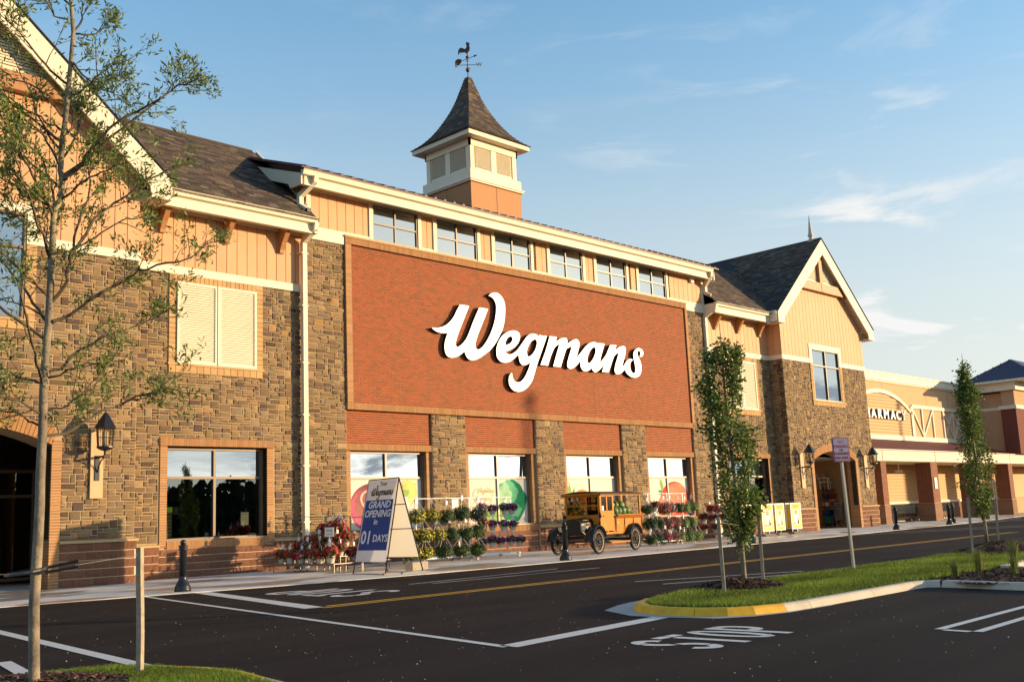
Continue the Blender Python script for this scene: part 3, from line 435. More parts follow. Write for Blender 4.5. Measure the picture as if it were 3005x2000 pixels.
parts+=kerb_run(nyel,.15,ZI,'kerb',[m_ky]*2,[(0,h//2+2),(h//2+2,h)])
sd_=densify(south,.2); 
parts+=kerb_run(sd_,.15,ZI,'kerb',[m_kerb]*3,[(0,2),(2,10),(10,len(sd_)-1)])
wd_=densify(west,.4)
parts+=kerb_run(wd_,.15,ZI,'kerb',[m_kerb]*3,[(0,1),(1,8),(8,len(wd_)-1)])
for b,mm in parts: obj('kerb',b,mm,isl,smooth=False)
# gutter pan round the nose
pn=MB(); P_=[(11.9,-16.84),(10.9,-17.0),(10.4,-17.25),(10.05,-17.6),(9.88,-18.05),(9.9,-18.5),(10.05,-18.85),(10.3,-19.05),(10.72,-19.2),(11.6,-19.25)]
Q_=[(11.9,-16.5),(11.2,-16.58),(10.75,-16.72),(10.15,-17.0),(9.72,-17.75),(9.72,-18.3),(9.82,-18.88),(10.15,-19.13),(10.66,-19.27),(11.6,-19.3)]
pn.add([(*p,.005) for p in P_]+[(*q,.005) for q in Q_],[(i,i+1,i+11,i+10) for i in range(9)])
obj('gutter_pan',pn,mat('pan_concrete',(.42,.37,.33),.8,ns=5,na=.15,det=8),isl)
# second kerb behind the mulch bed
kb=densify([(17.3,-27),(17.25,-19.6),(17.5,-19.25),(18.2,-19.1),(24,-18.95),(40,-18.8)],1.5)
for b,mm in kerb_run(kb,.16,ZI+.02,'kerb',[m_kerb]*4,[(i*(len(kb)-1)//4,(i+1)*(len(kb)-1)//4) for i in range(4)]): obj('kerb',b,mm,isl)
lawn_poly=[(40,-16.5),(26,-16.55),(21,-16.65),(16,-16.75),(13,-16.9),(11.7,-17.0),(11.0,-17.15),(10.53,-17.37),(10.2,-17.68),(10.04,-18.05),(10.05,-18.45),(10.18,-18.76),(10.38,-18.93),(10.74,-19.05),(12.8,-19.07),(14.3,-19.06),(17.6,-19.1),(24,-18.8),(40,-18.65)]
lb=MB(); lb.add([(*p,ZI-.012) for p in lawn_poly],[tuple(range(len(lawn_poly)))][::1]); obj('lawn_bed',lb,m_soil,isl)
def in_poly(x,y,P):
    c=False; j=len(P)-1
    for i in range(len(P)):
        if (P[i][1]>y)!=(P[j][1]>y) and x<(P[j][0]-P[i][0])*(y-P[i][1])/(P[j][1]-P[i][1])+P[i][0]: c=not c
        j=i
    return c
def blades(poly,n,z,avoid,seed,hh=(.03,.06)):
    r=random.Random(seed); b=MB(); x0=min(p[0] for p in poly);x1=max(p[0] for p in poly);y0=min(p[1] for p in poly);y1=max(p[1] for p in poly)
    k=0; tries=0; V=[];F=[];Cc=[]
    while k<n and tries<n*6:
        tries+=1; x=x0+(x1-x0)*r.random(); y=y0+(y1-y0)*r.random()
        # density falls with distance from the view point
        if r.random()>min(1,(13.0/max(math.hypot(x,y+25.5),1))**1.6): continue
        if not in_poly(x,y,poly) or any((x-a)**2+(y-b_)**2<q*q for a,b_,q in avoid): continue
        nn=math.sin(x*1.9+y*2.7)*.5+math.sin(x*.7-y*5.1)*.5
        h_=r.uniform(*hh)*(1+.25*nn); a=r.random()*6.283; w_=r.uniform(.003,.006)*max(1,math.hypot(x,y+25.5)/9); lx=r.gauss(0,.018);ly=r.gauss(0,.018)
        dx=math.cos(a)*w_;dy=math.sin(a)*w_; i=len(V)
        V+=[(x-dx,y-dy,z),(x+dx,y+dy,z),(x+lx,y+ly,z+h_)]; F.append((i,i+1,i+2))
        c=(.17,.235,.03) if r.random()<.8 else ((.26,.23,.07) if r.random()<.5 else (.09,.17,.025)); g_=1+.3*nn+.12*math.sin(x*.9+1)*math.cos(y*3.1)+r.uniform(-.22,.22); Cc.append(tuple(q*g_ for q in c)); k+=1
    b.v=V;b.f=F;b.c=Cc; return b
MU=[(12.75,-17.25,.72,.13),(22.9,-17.2,1.3,.2)]
obj('grass',blades(lawn_poly,90000,ZI-.012,[(a,b,r*.93) for a,b,r,_ in MU],3),m_grass,isl,kind='stuff')
def mulch(cx,cy,rx,ry,h,n,z,parent,seed,poly=None):
    r=random.Random(seed); b=MB()
    # base mound
    k=28; rings=6
    vs=[(cx,cy,z+h)]
    for i in range(1,rings+1):
        q=i/rings
        for j in range(k):
            a=2*math.pi*j/k; rr_=q*(1+.07*math.sin(3*a+seed)+.05*math.sin(7*a)); zz=z+h*(1-q**1.8)-.004*(i==rings)
            vs.append((cx+rx*rr_*math.cos(a),cy+ry*rr_*math.sin(a),zz+r.uniform(-.012,.012)*(i<rings)))
    fs=[(0,1+j,1+(j+1)%k) for j in range(k)]+[(1+i*k+j,1+(i+1)*k+j,1+(i+1)*k+(j+1)%k,1+i*k+(j+1)%k) for i in range(rings-1) for j in range(k)]
    b.add(vs,fs,(.07,.035,.02))
    for _ in range(n):
        a=r.random()*6.283; q=math.sqrt(r.random())*1.05; x=cx+rx*q*math.cos(a); y=cy+ry*q*math.sin(a); zz=z+h*max(0,1-q**1.8)+.006
        l=r.uniform(.015,.05);w_=r.uniform(.005,.014); t=r.random()*6.283; ti=r.uniform(-.5,.5); d=Vector((math.cos(t),math.sin(t),ti)).normalized()*l; e=Vector((-math.sin(t),math.cos(t),r.uniform(-.5,.5))).normalized()*w_
        p=Vector((x,y,zz)); c=r.choice([(.14,.07,.04),(.08,.04,.025),(.22,.12,.07),(.05,.028,.02),(.11,.05,.03)])
        b.add([tuple(p-d-e),tuple(p+d-e),tuple(p+d+e),tuple(p-d+e)],[(0,1,2,3)],jit(c,.15,r))
    return obj('mulch',b,m_mulch,parent,kind='stuff')
mulch(12.75,-17.25,.85,.62,.12,2600,ZI-.01,isl,4); mulch(22.9,-17.2,1.7,.8,.2,2600,ZI-.01,isl,5)
bb=MB(); bb.quad((14.4,-27,ZI-.02),(17.4,-27,ZI-.02),(17.4,-19.08,ZI-.02),(14.5,-19.08,ZI-.02)); obj('bed_soil',bb,m_soil,isl)
mulch(16.0,-20.2,1.75,1.15,.05,4200,ZI-.02,isl,6)
mulch(15.8,-22.6,1.6,1.5,.05,1500,ZI-.02,isl,7)
# left island
isl2=thing('landscape_island','near grass and bark mulch island end round the thin oak at bottom left','traffic island',(3,-18,0),world=True)
lo=[(-4,-16.3),(2.4,-16.35),(3.3,-16.40),(3.75,-16.48),(4.1,-16.7),(4.33,-17.05),(4.5,-17.6),(4.52,-18.1),(4.42,-18.6),(4.3,-19.3),(4.2,-22)]
lo2=[(p[0],p[1]) for p in lo]
lo_r=densify(lo2[::-1],.4)
y0=next(i for i,p in enumerate(lo_r) if p[1]>-18.75)
prt=kerb_run(lo_r,.15,ZI,'kerb',[m_kerb,m_ky,m_kerb],[(0,y0),(y0,y0+3),(y0+3,len(lo_r)-1)])
for b,mm in prt: obj('kerb',b,mm,isl2)
lp=[(-4,-16.5),(2.4,-16.52),(3.25,-16.56),(3.65,-16.63),(3.97,-16.83),(4.18,-17.1),(4.34,-17.6),(4.36,-18.1),(4.27,-18.6),(4.15,-19.3),(4.05,-22),(-4,-22)]
lb=MB(); lb.add([(*p,ZI-.012) for p in lp],[tuple(range(len(lp)))]); obj('lawn_bed',lb,m_soil,isl2)
gp=[(3.55,-16.62),(3.97,-16.83),(4.18,-17.1),(4.34,-17.6),(4.36,-18.1),(4.27,-18.6),(4.15,-19.3),(4.0,-19.6),(3.3,-19),(3.35,-17.6),(3.35,-16.9)]
obj('grass',blades(gp,26000,ZI-.012,[(2.75,-17.5,.98)],8,(.03,.055)),m_grass,isl2,kind='stuff')
mulch(2.75,-17.5,1.15,1.05,.1,6500,ZI-.012,isl2,9)
# distant tree belt beyond the car park (seen only as the dark band mirrored in the shop glass)
m_wood=mat('far_foliage',attr=True,rough=.95)
wb=MB(); r=random.Random(2)
for i in range(11000):
    a=math.radians(r.uniform(-75,-5)); d=r.uniform(330,400); h_=r.uniform(0,1)**.8*((17.5 if a<math.radians(-54) else 7.0)+1.5*math.sin(a*37)+.8*math.sin(a*91)); x=d*math.cos(a); y=-25+d*math.sin(a)
    s=r.uniform(1.0,2.4); b0=Vector((x,y,h_)); t=r.random()*6.28
    wb.add([(b0.x+s*math.cos(t),b0.y+s*math.sin(t),b0.z-s*.5),(b0.x-s*math.cos(t),b0.y-s*math.sin(t),b0.z-s*.4),(b0.x,b0.y+s*.3,b0.z+s*.7),],[(0,1,2)],jit((.04,.06,.025),.2,r))
for i in range(90):
    a0=math.radians(-76+72*i/90); a1=math.radians(-76+72*(i+1)/90); q=[]
    for a in (a0,a1): hh=((14.5 if a<math.radians(-54) else 5.0)+1.2*math.sin(a*37)+.6*math.sin(a*91)); q+=[(395*math.cos(a),-25+395*math.sin(a),0),(395*math.cos(a),-25+395*math.sin(a),hh)]
    wb.add([q[0],q[2],q[3],q[1]],[(0,1,2,3)],(.035,.05,.02))
w_=obj('woodland',wb,m_wood,None); w_['kind']='stuff'; tag(w_,'far belt of trees beyond the car park','trees')

pg=MB(); r=random.Random(61)
for _ in range(900):
    d=4+18*r.random()**1.4; a=math.radians(r.uniform(14,74)); x=d*math.cos(a); y=-25.5+d*math.sin(a)
    if in_poly(x,y,lp) or in_poly(x,y,lawn_poly) or (x>13.7 and y<-19) : continue
    s_=r.uniform(.0025,.008); pg.add([(x-s_,y-s_*.6,.002),(x+s_,y-s_*.5,.002),(x,y+s_,.002),(x+s_*.1,y,.002+s_*1.1)],[(0,1,3),(1,2,3),(2,0,3)],jit((.30,.26,.20),.3,r))
go=obj('gravel',pg,mat('loose_grit',attr=True,rough=.9)); go['kind']='stuff'; tag(go,'loose pale grit scattered on the near asphalt','gravel')
# ============================================================ the store
store=thing('store_building','large stone and brick supermarket with cream trim, red brick sign wall and roof lantern tower','building',(28,0,0),world=True)
STONEC=[((.36,.235,.115),6),((.32,.205,.105),6),((.26,.165,.09),5),((.19,.12,.075),3.2),((.15,.10,.08),2.2),((.41,.28,.14),3),((.29,.20,.12),5),((.42,.245,.10),1.2),((.25,.165,.09),3)]
SC_=[c for c,_ in STONEC]; SW_=[w for _,w in STONEC]
sr=random.Random(21)
stones=[]; bricks=[]; blocks=[]; mortar=MB(); mortar_d=MB(); mortar_b=MB(); mortar_r=MB(); boards=[]; ledges=MB()
def front(Y): return lambda u,z,o:(u,Y-o,z)
def leftface(X): return lambda u,z,o:(X-o,u,z)     # u = Y
def stone_at(T,a,b,c,d,g=.0085,gray=0,vis=True):
    a+=g;b-=g;c+=g;d-=g; j=lambda s:sr.uniform(-s,s)
    s=.006; cs=[(a+j(s),c+j(s)),(b+j(s),c+j(s)),(b+j(s),d+j(s)),(a+j(s),d+j(s))]
    o=sr.uniform(.009,.024); i=.012
    mx,mz=(a+b)/2+j((b-a)*.15),(c+d)/2+j((d-c)*.15)
    vs=[T(x,z,0) for x,z in cs]
    vs+=[T(x+(i if x<mx else -i),z+(i if z<mz else -i),o+j(.007)) for x,z in cs]+[T(mx,mz,o+sr.uniform(.0,.014))]
    col=(lambda kk:tuple(q*kk for q in jit(sr.choices(SC_,SW_)[0],.10,sr)))(.68*sr.uniform(.72,1.24))
    stones.append((vs,[(0,1,5,4),(1,2,6,5),(2,3,7,6),(3,0,4,7),(4,5,8),(5,6,8),(6,7,8),(7,4,8)],col,vis))
def stone_field(T,x0,x1,z0,z1,blocked=lambda x,z:False,back=True,vis=True):
    nx=max(1,round((x1-x0)/.07)); nz=max(1,round((z1-z0)/.072)); ux=(x1-x0)/nx; uz=(z1-z0)/nz
    occ=[[blocked(x0+(i+.5)*ux,z0+(j+.5)*uz) for i in range(nx)] for j in range(nz)]
    for j in range(nz):
        for i in range(nx):
            if occ[j][i]: continue
            h=sr.choices((1,2,3),(.40,.52,.08))[0]; w_=sr.choices((2,3,4,5,6),(.12,.3,.3,.2,.08))[0] if h<3 else sr.choices((3,4,5),(.4,.4,.2))[0]
            w_=min(w_,nx-i); k=0
            while k<w_ and not occ[j][i+k]: k+=1
            w_=k
            if i+w_==nx-1 and not occ[j][nx-1] and w_<5: w_+=1
            hh=1
            while hh<h and j+hh<nz and not any(occ[j+hh][i+q] for q in range(w_)): hh+=1
            h=hh
            for b_ in range(h):
                for q in range(w_): occ[j+b_][i+q]=True
            stone_at(T,x0+i*ux,x0+(i+w_)*ux,z0+j*uz,z0+(j+h)*uz,vis=vis)
def brick_field(x0,x1,z0,z1,Y,col=(.265,.052,.014),c2=(.20,.050,.016)):
    n=round((z1-z0)/.0667); h=(z1-z0)/n; g=.006
    mortar_r.quad((x0,Y,z0),(x1,Y,z0),(x1,Y,z1),(x0,Y,z1))
    for j in range(n):
        x=x0-(.1016 if j%2 else 0)
        while x<x1-.02:
            a=max(x,x0)+g; b=min(x+.2032,x1)-g*.3; x+=.2032
            if b-a<.03: continue
            c=jit(col if rnd.random()<.7 else c2,.07); o=rr(.005,.009)
            bricks.append(([(a,Y,z0+j*h+g),(b,Y,z0+j*h+g),(b,Y,z0+(j+1)*h-g),(a,Y,z0+(j+1)*h-g),(a,Y-o,z0+j*h+g),(b,Y-o,z0+j*h+g),(b,Y-o,z0+(j+1)*h-g),(a,Y-o,z0+(j+1)*h-g)],
                [(4,5,6,7),(0,1,5,4),(1,2,6,5),(2,3,7,6),(3,0,4,7)],c,x<26 and z1<9))
TB=(.35,.17,.065); TB2=(.47,.285,.125)
def unit_row(x0,x1,z0,z1,Y,proud,w_=.0667,col=TB,vertical=False,depth=None,g=.010,vis=True):
    # a row (or a column when vertical) of bricks standing proud of Y
    g=.016 if col==TB2 else g; L=(z1-z0) if vertical else (x1-x0); n=max(1,round(L/w_)); w_=L/n; d=depth or proud
    for i in range(n):
        a=i*w_+g/2; b=(i+1)*w_-g/2; c=jit(col,.08)
        if vertical: bricks.append((*boxp(x0,x1,Y-proud,Y+d-proud,z0+a,z0+b,c)[:3],vis))
        else: bricks.append((*boxp(x0+a,x0+b,Y-proud,Y+d-proud,z0,z1,c)[:3],vis))
    e=.004; (mortar_d if col==TB2 else mortar_b).box(x0+e,x1-e,Y-proud+.005,Y+d-proud+.001,z0+e,z1-e)
def block_field(T,x0,x1,z0,z1,vis=True,off=0):
    n=max(1,round((z1-z0)/.204)); h=(z1-z0)/n; g=.0085
    for j in range(n):
        x=x0-(.203 if (j+off)%2 else 0)
        while x<x1-.02:
            a=max(x,x0)+g;b=min(x+.406,x1)-g*.2; x+=.406
            if b-a<.05: continue
            c=jit((.205,.09,.05),.07); c_=z0+j*h+g; d=z0+(j+1)*h-g; vs=[]
            for (u,z) in ((a,c_),(b,c_),(b,d),(a,d)): vs.append(T(u,z,0))
            for (u,z) in ((a,c_),(b,c_),(b,d),(a,d)): vs.append(T(u,z,.010))
            K=4
            # rough split face : small grid
            gx=5;gz=3;base=len(vs)
            for q in range(gz+1):
                for p in range(gx+1):
                    e=(p in(0,gx)) or (q in (0,gz)); vs.append(T(a+(b-a)*p/gx,c_+(d-c_)*q/gz,.010 if e else rr(.014,.030)))
            fs=[(0,1,5,4),(1,2,6,5),(2,3,7,6),(3,0,4,7)]+[(base+q*(gx+1)+p,base+q*(gx+1)+p+1,base+(q+1)*(gx+1)+p+1,base+(q+1)*(gx+1)+p) for q in range(gz) for p in range(gx)]
            blocks.append((vs,fs,c,vis))
def board_run(x0,x1,zb,zt,Y,w_=.33,holes=(),ztf=None,T=None):
    T=T or front(Y); n=max(1,round((x1-x0)/w_)); w_=(x1-x0)/n; g=.02
    for i in range(n):
        a=x0+i*w_+g/2; b=x0+(i+1)*w_-g/2
        spans=[(zb,None)]
        hit=[h for h in holes if h[0]<(a+b)/2<h[1]]
        segs=[]; cur=zb
        for h in sorted(hit,key=lambda q:q[2]):
            if h[2]>cur: segs.append((cur,h[2],h[2]))
            cur=h[3]
        za=ztf(a) if ztf else zt; zb2=ztf(b) if ztf else zt
        if min(za,zb2)>cur: segs.append((cur,za,zb2))
        for (c,ta,tb) in segs:
            poly=[(a,c),(b,c),(b,tb),(a,ta)]
            if ztf:
                pk=(a+b)/2
                xm=ztf.peak
                if a<xm<b: poly=[(a,c),(b,c),(b,tb),(xm,ztf(xm)),(a,ta)]
            k=len(poly); col=jit(TAN,.025)
            vs=[T(u,z,0) for u,z in poly]+[T(u,z,.016) for u,z in poly]
            boards.append((vs,[tuple(range(k,2*k))]+[(q,(q+1)%k,(q+1)%k+k,q+k) for q in range(k)],col,True))
    return
trim=MB(); cream_parts=[]
def tbox(name,x0,x1,y0,y1,z0,z1):
    b=MB(); b.box(x0,x1,y0,y1,z0,z1); obj(name,b,m_cream,store)
def window(name,x0,x1,z0,z1,Y,muls,trs,gm_up,gm_low=None,fw=.055,zlow=None,ins=None,fd=.09):
    f=MB()
    f.box(x0,x0+fw,Y-fd,Y+.03,z0,z1); f.box(x1-fw,x1,Y-fd,Y+.03,z0,z1); f.box(x0+fw,x1-fw,Y-fd,Y+.03,z0,z0+fw); f.box(x0+fw,x1-fw,Y-fd,Y+.03,z1-fw,z1)
    mw=fw*.5
    xs=[x0+fw]+[v for m_ in muls for v in (m_-mw,m_+mw)]+[x1-fw]; zs=[z0+fw]+[v for t_ in trs for v in (t_-mw,t_+mw)]+[z1-fw]
    for m_ in muls: f.box(m_-mw,m_+mw,Y-fd+.012,Y+.03,z0+fw,z1-fw)
    for t_ in trs:
        for k in range(0,len(xs),2): f.box(xs[k],xs[k+1],Y-fd+.014,Y+.03,t_-mw,t_+mw)
    fo=obj(name,f,m_frame,store)
    for k in range(0,len(xs),2):
        for l in range(0,len(zs),2):
            p=MB(); p.box(xs[k]-.005,xs[k+1]+.005,Y-.012,Y-.004,zs[l]-.005,zs[l+1]+.005)
            gm=gm_low if (gm_low and zs[l]<(zlow or 2.6)-.1) else gm_up
            obj('pane',p,gm,fo)
    return fo
def louvered(x0,x1,z0,z1,Y,T=None,n=None,name='louvered_shutter',parent=None,two=True,pitch=.066):
    parent=parent or store
    T=T or (lambda u,z,o:(u,Y-o,z)); fr=MB(); s=.07
    def bx(b,u0,u1,w0,w1,o0,o1):
        b.add([T(u0,w0,o0),T(u1,w0,o0),T(u1,w0,o1),T(u0,w0,o1),T(u0,w1,o0),T(u1,w1,o0),T(u1,w1,o1),T(u0,w1,o1)],BOXF)
    leaves=[(x0,(x0+x1)/2-.02),((x0+x1)/2+.02,x1)] if two else [(x0,x1)]
    if two: bx(fr,(x0+x1)/2-.02,(x0+x1)/2+.02,z0,z1,0,.09)
    sl=[]
    for a,b_ in leaves:
        bx(fr,a,a+s,z0,z1,0,.07); bx(fr,b_-s,b_,z0,z1,0,.07); bx(fr,a+s,b_-s,z0,z0+s,0,.07); bx(fr,a+s,b_-s,z1-s,z1,0,.07)
        k=int((z1-z0-2*s)/pitch); st=(z1-z0-2*s)/k
        for i in range(k):
            z=z0+s+i*st; q=MB()
            q.add([T(a+s,z,.05),T(b_-s,z,.05),T(b_-s,z+st*.95,.018),T(a+s,z+st*.95,.018),T(a+s,z+.008,.058),T(b_-s,z+.008,.058),T(b_-s,z+st,.024),T(a+s,z+st,.024)],
                  [(0,3,2,1),(4,5,6,7),(0,1,5,4),(2,3,7,6),(1,2,6,5),(3,0,4,7)])
            sl.append(q)
    bk=MB(); fo=obj(name,fr,m_cream,parent)
    fr2=None
    return fo,sl
def put_slats(fo,sl,joined=False):
    if joined:
        b=MB()
        for q in sl: b.add(q.v,q.f)
        obj('slat',b,m_cream,fo,kind='stuff')
    else:
        for q in sl: obj('slat',q,m_cream,fo)
RS=.877
# ---------------------------------------------- gable pavilions
def pavilion(cx,left_seen,right_seen,depth):
    Yw=-.6; hw=4.19; x0=cx-hw; x1=cx+hw; T=front(Yw); vis=True
    ah=2.12; zsp=3.33; zc=3.78      # arch
    R=(ah*ah+(zc-zsp)**2)/(2*(zc-zsp)); zc0=zc-R; ring=.36
    def blocked(x,z):
        if abs(x-cx)<ah+.24 and z<zsp+.02: return True
        if z>=zsp and math.hypot(x-cx,z-zc0)<R+ring and abs(x-cx)<ah+.24: return True
        if abs(x-cx)<1.38+.22 and 6.02<z<8.9: return True
        return False
    xv0=max(x0,x0) if left_seen else cx+.2
    sx0=x0 if left_seen else cx-1.2
    stone_field(T,sx0,x1,1.12,8.06,blocked,vis=True)
    for a,b,c,d in rects(x0,x1,1.12,8.06,[(cx-1.38,cx+1.38,6.24,8.06),(cx-ah,cx+ah,1.12,zc)]): mortar.box(a,b,Yw,Yw+.25,c,d)
    # arch underside fill above the curve
    K=16; th=math.asin((ah)/R)
    for i in range(K):
        a0=-th+2*th*i/K; a1=-th+2*th*(i+1)/K
        xa,za=cx+R*math.sin(a0),zc0+R*math.cos(a0); xb,zb=cx+R*math.sin(a1),zc0+R*math.cos(a1)
        mortar.add([(xa,Yw,za),(xb,Yw,zb),(xb,Yw,zc+.001),(xa,Yw,zc+.001),(xa,Yw+.9,za),(xb,Yw+.9,zb)],[(0,1,2,3),(0,4,5,1)])
    n=44
    for i in range(n):
        a0=-th+2*th*(i+.06)/n; a1=-th+2*th*(i+.94)/n; q=[]
        for y_ in (Yw-.055,Yw+.06):
            for (aa,rr_) in ((a0,R-.004),(a1,R-.004),(a1,R+ring),(a0,R+ring)): q.append((cx+rr_*math.sin(aa),y_,zc0+rr_*math.cos(aa)))
        bricks.append((q,[(0,1,2,3),(4,7,6,5),(0,4,5,1),(1,5,6,2),(2,6,7,3),(3,7,4,0)],jit(TB,.08),True))
    for s in (-1,1):
        xa=cx+s*ah; xb=cx+s*(ah+.24)
        if not left_seen and s<0: continue
        unit_row(min(xa,xb),max(xa,xb),0,zsp+.1,Yw,.055,vertical=True,depth=.5,col=TB)
    # base blocks and stone ledge
    for (a,b) in ((x0-.05,cx-ah-.24),(cx+ah+.24,x1+.05)):
        if not left_seen and a<cx: continue
        mortar_b.box(a,b,Yw-.04,Yw+.3,0,1.02); block_field(front(Yw-.04),a,b,0,1.02)
        lg=MB(); lg.add([(a,Yw-.10,1.02),(b+.03,Yw-.10,1.02),(b+.03,Yw+.1,1.02),(a,Yw+.1,1.02),(a,Yw-.09,1.07),(b+.03,Yw-.09,1.07),(b+.03,Yw+.1,1.125),(a,Yw+.1,1.125)],BOXF); obj('stone_ledge',lg,mat('cast_stone',(.50,.34,.17),.8,ns=20,na=.15,bump=.2),store)
    # upper window
    wx0,wx1,wz0,wz1=cx-1.38,cx+1.38,6.24,8.81
    window('window',wx0,wx1,wz0,wz1,Yw+.06,[cx],[7.98],g_up,fw=.06)
    b=MB(); b.box(wx0-.24,wx1+.24,Yw-.05,Yw+.05,wz1,wz1+.23); obj('window_head_trim',b,m_cream,store)
    for s in (-1,1):
        a=wx0-.24 if s<0 else wx1; b=MB(); b.box(a,a+.24,Yw-.05,Yw+.05,8.06,wz1); obj('window_side_trim',b,m_cream,store)
        if left_seen or s>0: unit_row(a+(.0),a+.24,6.24,8.06,Yw,.05,w_=.2032/1.55,vertical=True,col=TB2,depth=.12)
    unit_row(wx0-.24,wx1+.24,6.0,6.2,Yw,.05,w_=.2,col=TB2,depth=.12); 
    b=MB(); b.box(wx0-.27,wx1+.27,Yw-.09,Yw+.05,6.2,6.24); obj('window_sill',b,mat('tan_cast_sill',(.52,.33,.15),.7,ns=10),store)
    # band board
    for a,b_ in ((x0-.03,wx0-.24),(wx1+.24,x1+.03)):
        b=MB(); b.box(a,b_,Yw-.045,Yw+.05,8.06,8.28); obj('band_board',b,m_cream,store)
    # siding
    def ztf(x): return 14.15-RS*abs(x-cx)
    ztf.peak=cx
    bk=MB(); bk.prism([(x0,10.4),(x1,10.4),(x1,ztf(x1)),(cx,14.15),(x0,ztf(x0))],'y',Yw+.002,Yw+.2)
    for a_,b2_,c_,d_ in rects(x0,x1,8.0,10.4,[(cx-1.38,cx+1.38,8.0,8.81)]): bk.box(a_,b2_,Yw+.002,Yw+.2,c_,d_)
    obj('siding',bk,mat('siding_groove',(.12,.07,.04),.9),store)
    board_run(x0,x1,8.28,None,Yw,.33,holes=[(wx0-.24,wx1+.24,8.2,wz1+.23)],ztf=ztf)
    # gable vent triangles, cross beam and king post
    zb=12.2; sh=(14.15-zb)/RS
    for s in (-1,1):
        if not left_seen and s<0: continue
        e=.17; pts=[(cx+s*e,zb+.02),(cx+s*(sh-.05),zb+.02),(cx+s*e,14.15-RS*e-.1)]
        fr=MB(); fr.prism(pts,'y',Yw-.03,Yw-.018); fo=obj('gable_louver',fr,m_cream,store)
        z=zb+.2
        while z<13.85:
            xe=(14.15-z-.12)/RS
            if xe>e+.06:
                q=MB(); a,b_=sorted((cx+s*(e+.05),cx+s*(xe-.1)));
                if b_>a: q.add([(a,Yw-.075,z),(b_,Yw-.075,z),(b_,Yw-.032,z+.07),(a,Yw-.032,z+.07),(a,Yw-.08,z+.012),(b_,Yw-.08,z+.012),(b_,Yw-.04,z+.078),(a,Yw-.04,z+.078)],BOXF); obj('slat',q,m_cream,fo)
            z+=.075
        b=MB(); a,b_=sorted((cx+s*.12,cx+s*(sh-.1))); b.box(a,b_,Yw-.07,Yw-.03,zb+.01,zb+.13); obj('vent_sill',b,m_cream,store)
    b=MB(); w2=(14.15-11.75)/RS; b.prism([(cx-w2-.05,11.75),(cx+w2+.05,11.75),(cx+w2-.32,12.2),(cx-w2+.32,12.2)],'y',Yw-.26,Yw); obj('cross_beam',b,m_brown,store)
    b=MB(); b.box(cx-.15,cx+.15,Yw-.22,Yw,12.2,13.95); b.box(cx-.145,cx+.145,Yw-.275,Yw-.262,11.76,12.19); obj('king_post',b,m_brown,store)
    # rake boards, soffit and roof slabs
    zp=14.5; ex=4.87; ze=zp-RS*ex; Yr=-1.0; tk=.62   # vertical thickness of the rake
    for s in (-1,1):
        if not left_seen and s<0: pass
        P=[(cx,zp),(cx+s*ex,ze),(cx+s*ex,ze-.52),(cx+s*(ex-.55),ze-.52),(cx+s*(ex-.6),ze+RS*.6-tk-.12),(cx,zp-tk-.18)]
        b=MB(); b.prism(P,'y',Yr,Yr+.06); obj('rake_board',b,m_cream,store)
        b=MB(); o=.03; b.add([(cx,Yr-.04,zp+.01),(cx+s*(ex+.02),Yr-.04,ze+.01),(cx+s*(ex+.02),depth,ze+.01),(cx,depth,zp+.01),(cx,Yr-.04,zp+.05),(cx+s*(ex+.02),Yr-.04,ze+.05),(cx+s*(ex+.02),depth,ze+.05),(cx,depth,zp+.05)],BOXF); obj('roof_slab',b,mat('roof_edge',(.03,.03,.033),.8),store)
        b=MB(); b.add([(cx,Yr+.06,zp-.5),(cx+s*(ex-.0),Yr+.06,ze-.42),(cx+s*(ex-.0),Yw,ze-.42),(cx,Yw,zp-.5)],[(0,1,2,3)]); obj('soffit',b,m_cream,store)
        b=MB(); a,b_=sorted((cx+s*(ex-.55),cx+s*ex)); b.box(a,b_,Yr+.06,Yw+.3,ze-.52,ze-.46); b.add([(cx+s*ex,Yr+.06,ze-.5),(cx+s*ex,.2,ze-.5),(cx+s*ex,.2,ze),(cx+s*ex,Yr+.06,ze)],[(0,1,2,3)]); obj('eave_box',b,m_cream,store)
        # inner rake trim on the wall
        b=MB(); b.prism([(cx,14.15),(cx+s*4.3,14.15-RS*4.3),(cx+s*4.3,14.15-RS*4.3-.24),(cx,13.9)],'y',Yw-.045,Yw+.0); obj('rake_trim',b,m_cream,store)
    # side walls
    b=MB(); b.box(x0,x0+.2,Yw+.003,depth,0,ze+.2); obj('side_wall',b,m_mortar,store)
    b=MB(); b.box(x1-.2,x1,Yw+.003,(.0 if right_seen else depth),0,ze+.2); obj('side_wall',b,m_mortar,store)
    return ze
pavilion(7.79,False,True,6.0)
pavilion(47.95,True,False,7.5)
# left face of the right pavilion (shaded return)
TL=leftface(43.76)
stone_field(TL,-.6,.12,1.12,8.06)
block_field(leftface(43.72),-.64,.12,0,1.02); mortar_b.box(43.72,43.9,-.64,.3,0,1.02)
lg=MB(); lg.box(43.66,43.8,-.70,.12,1.02,1.11); obj('stone_ledge',lg,MATS['cast_stone'],store)
b=MB(); b.box(43.70,43.76,-.645,.1,8.06,8.28); obj('band_board',b,m_cream,store)
board_run(-.6,.12,8.28,9.8,0,.33,T=TL)
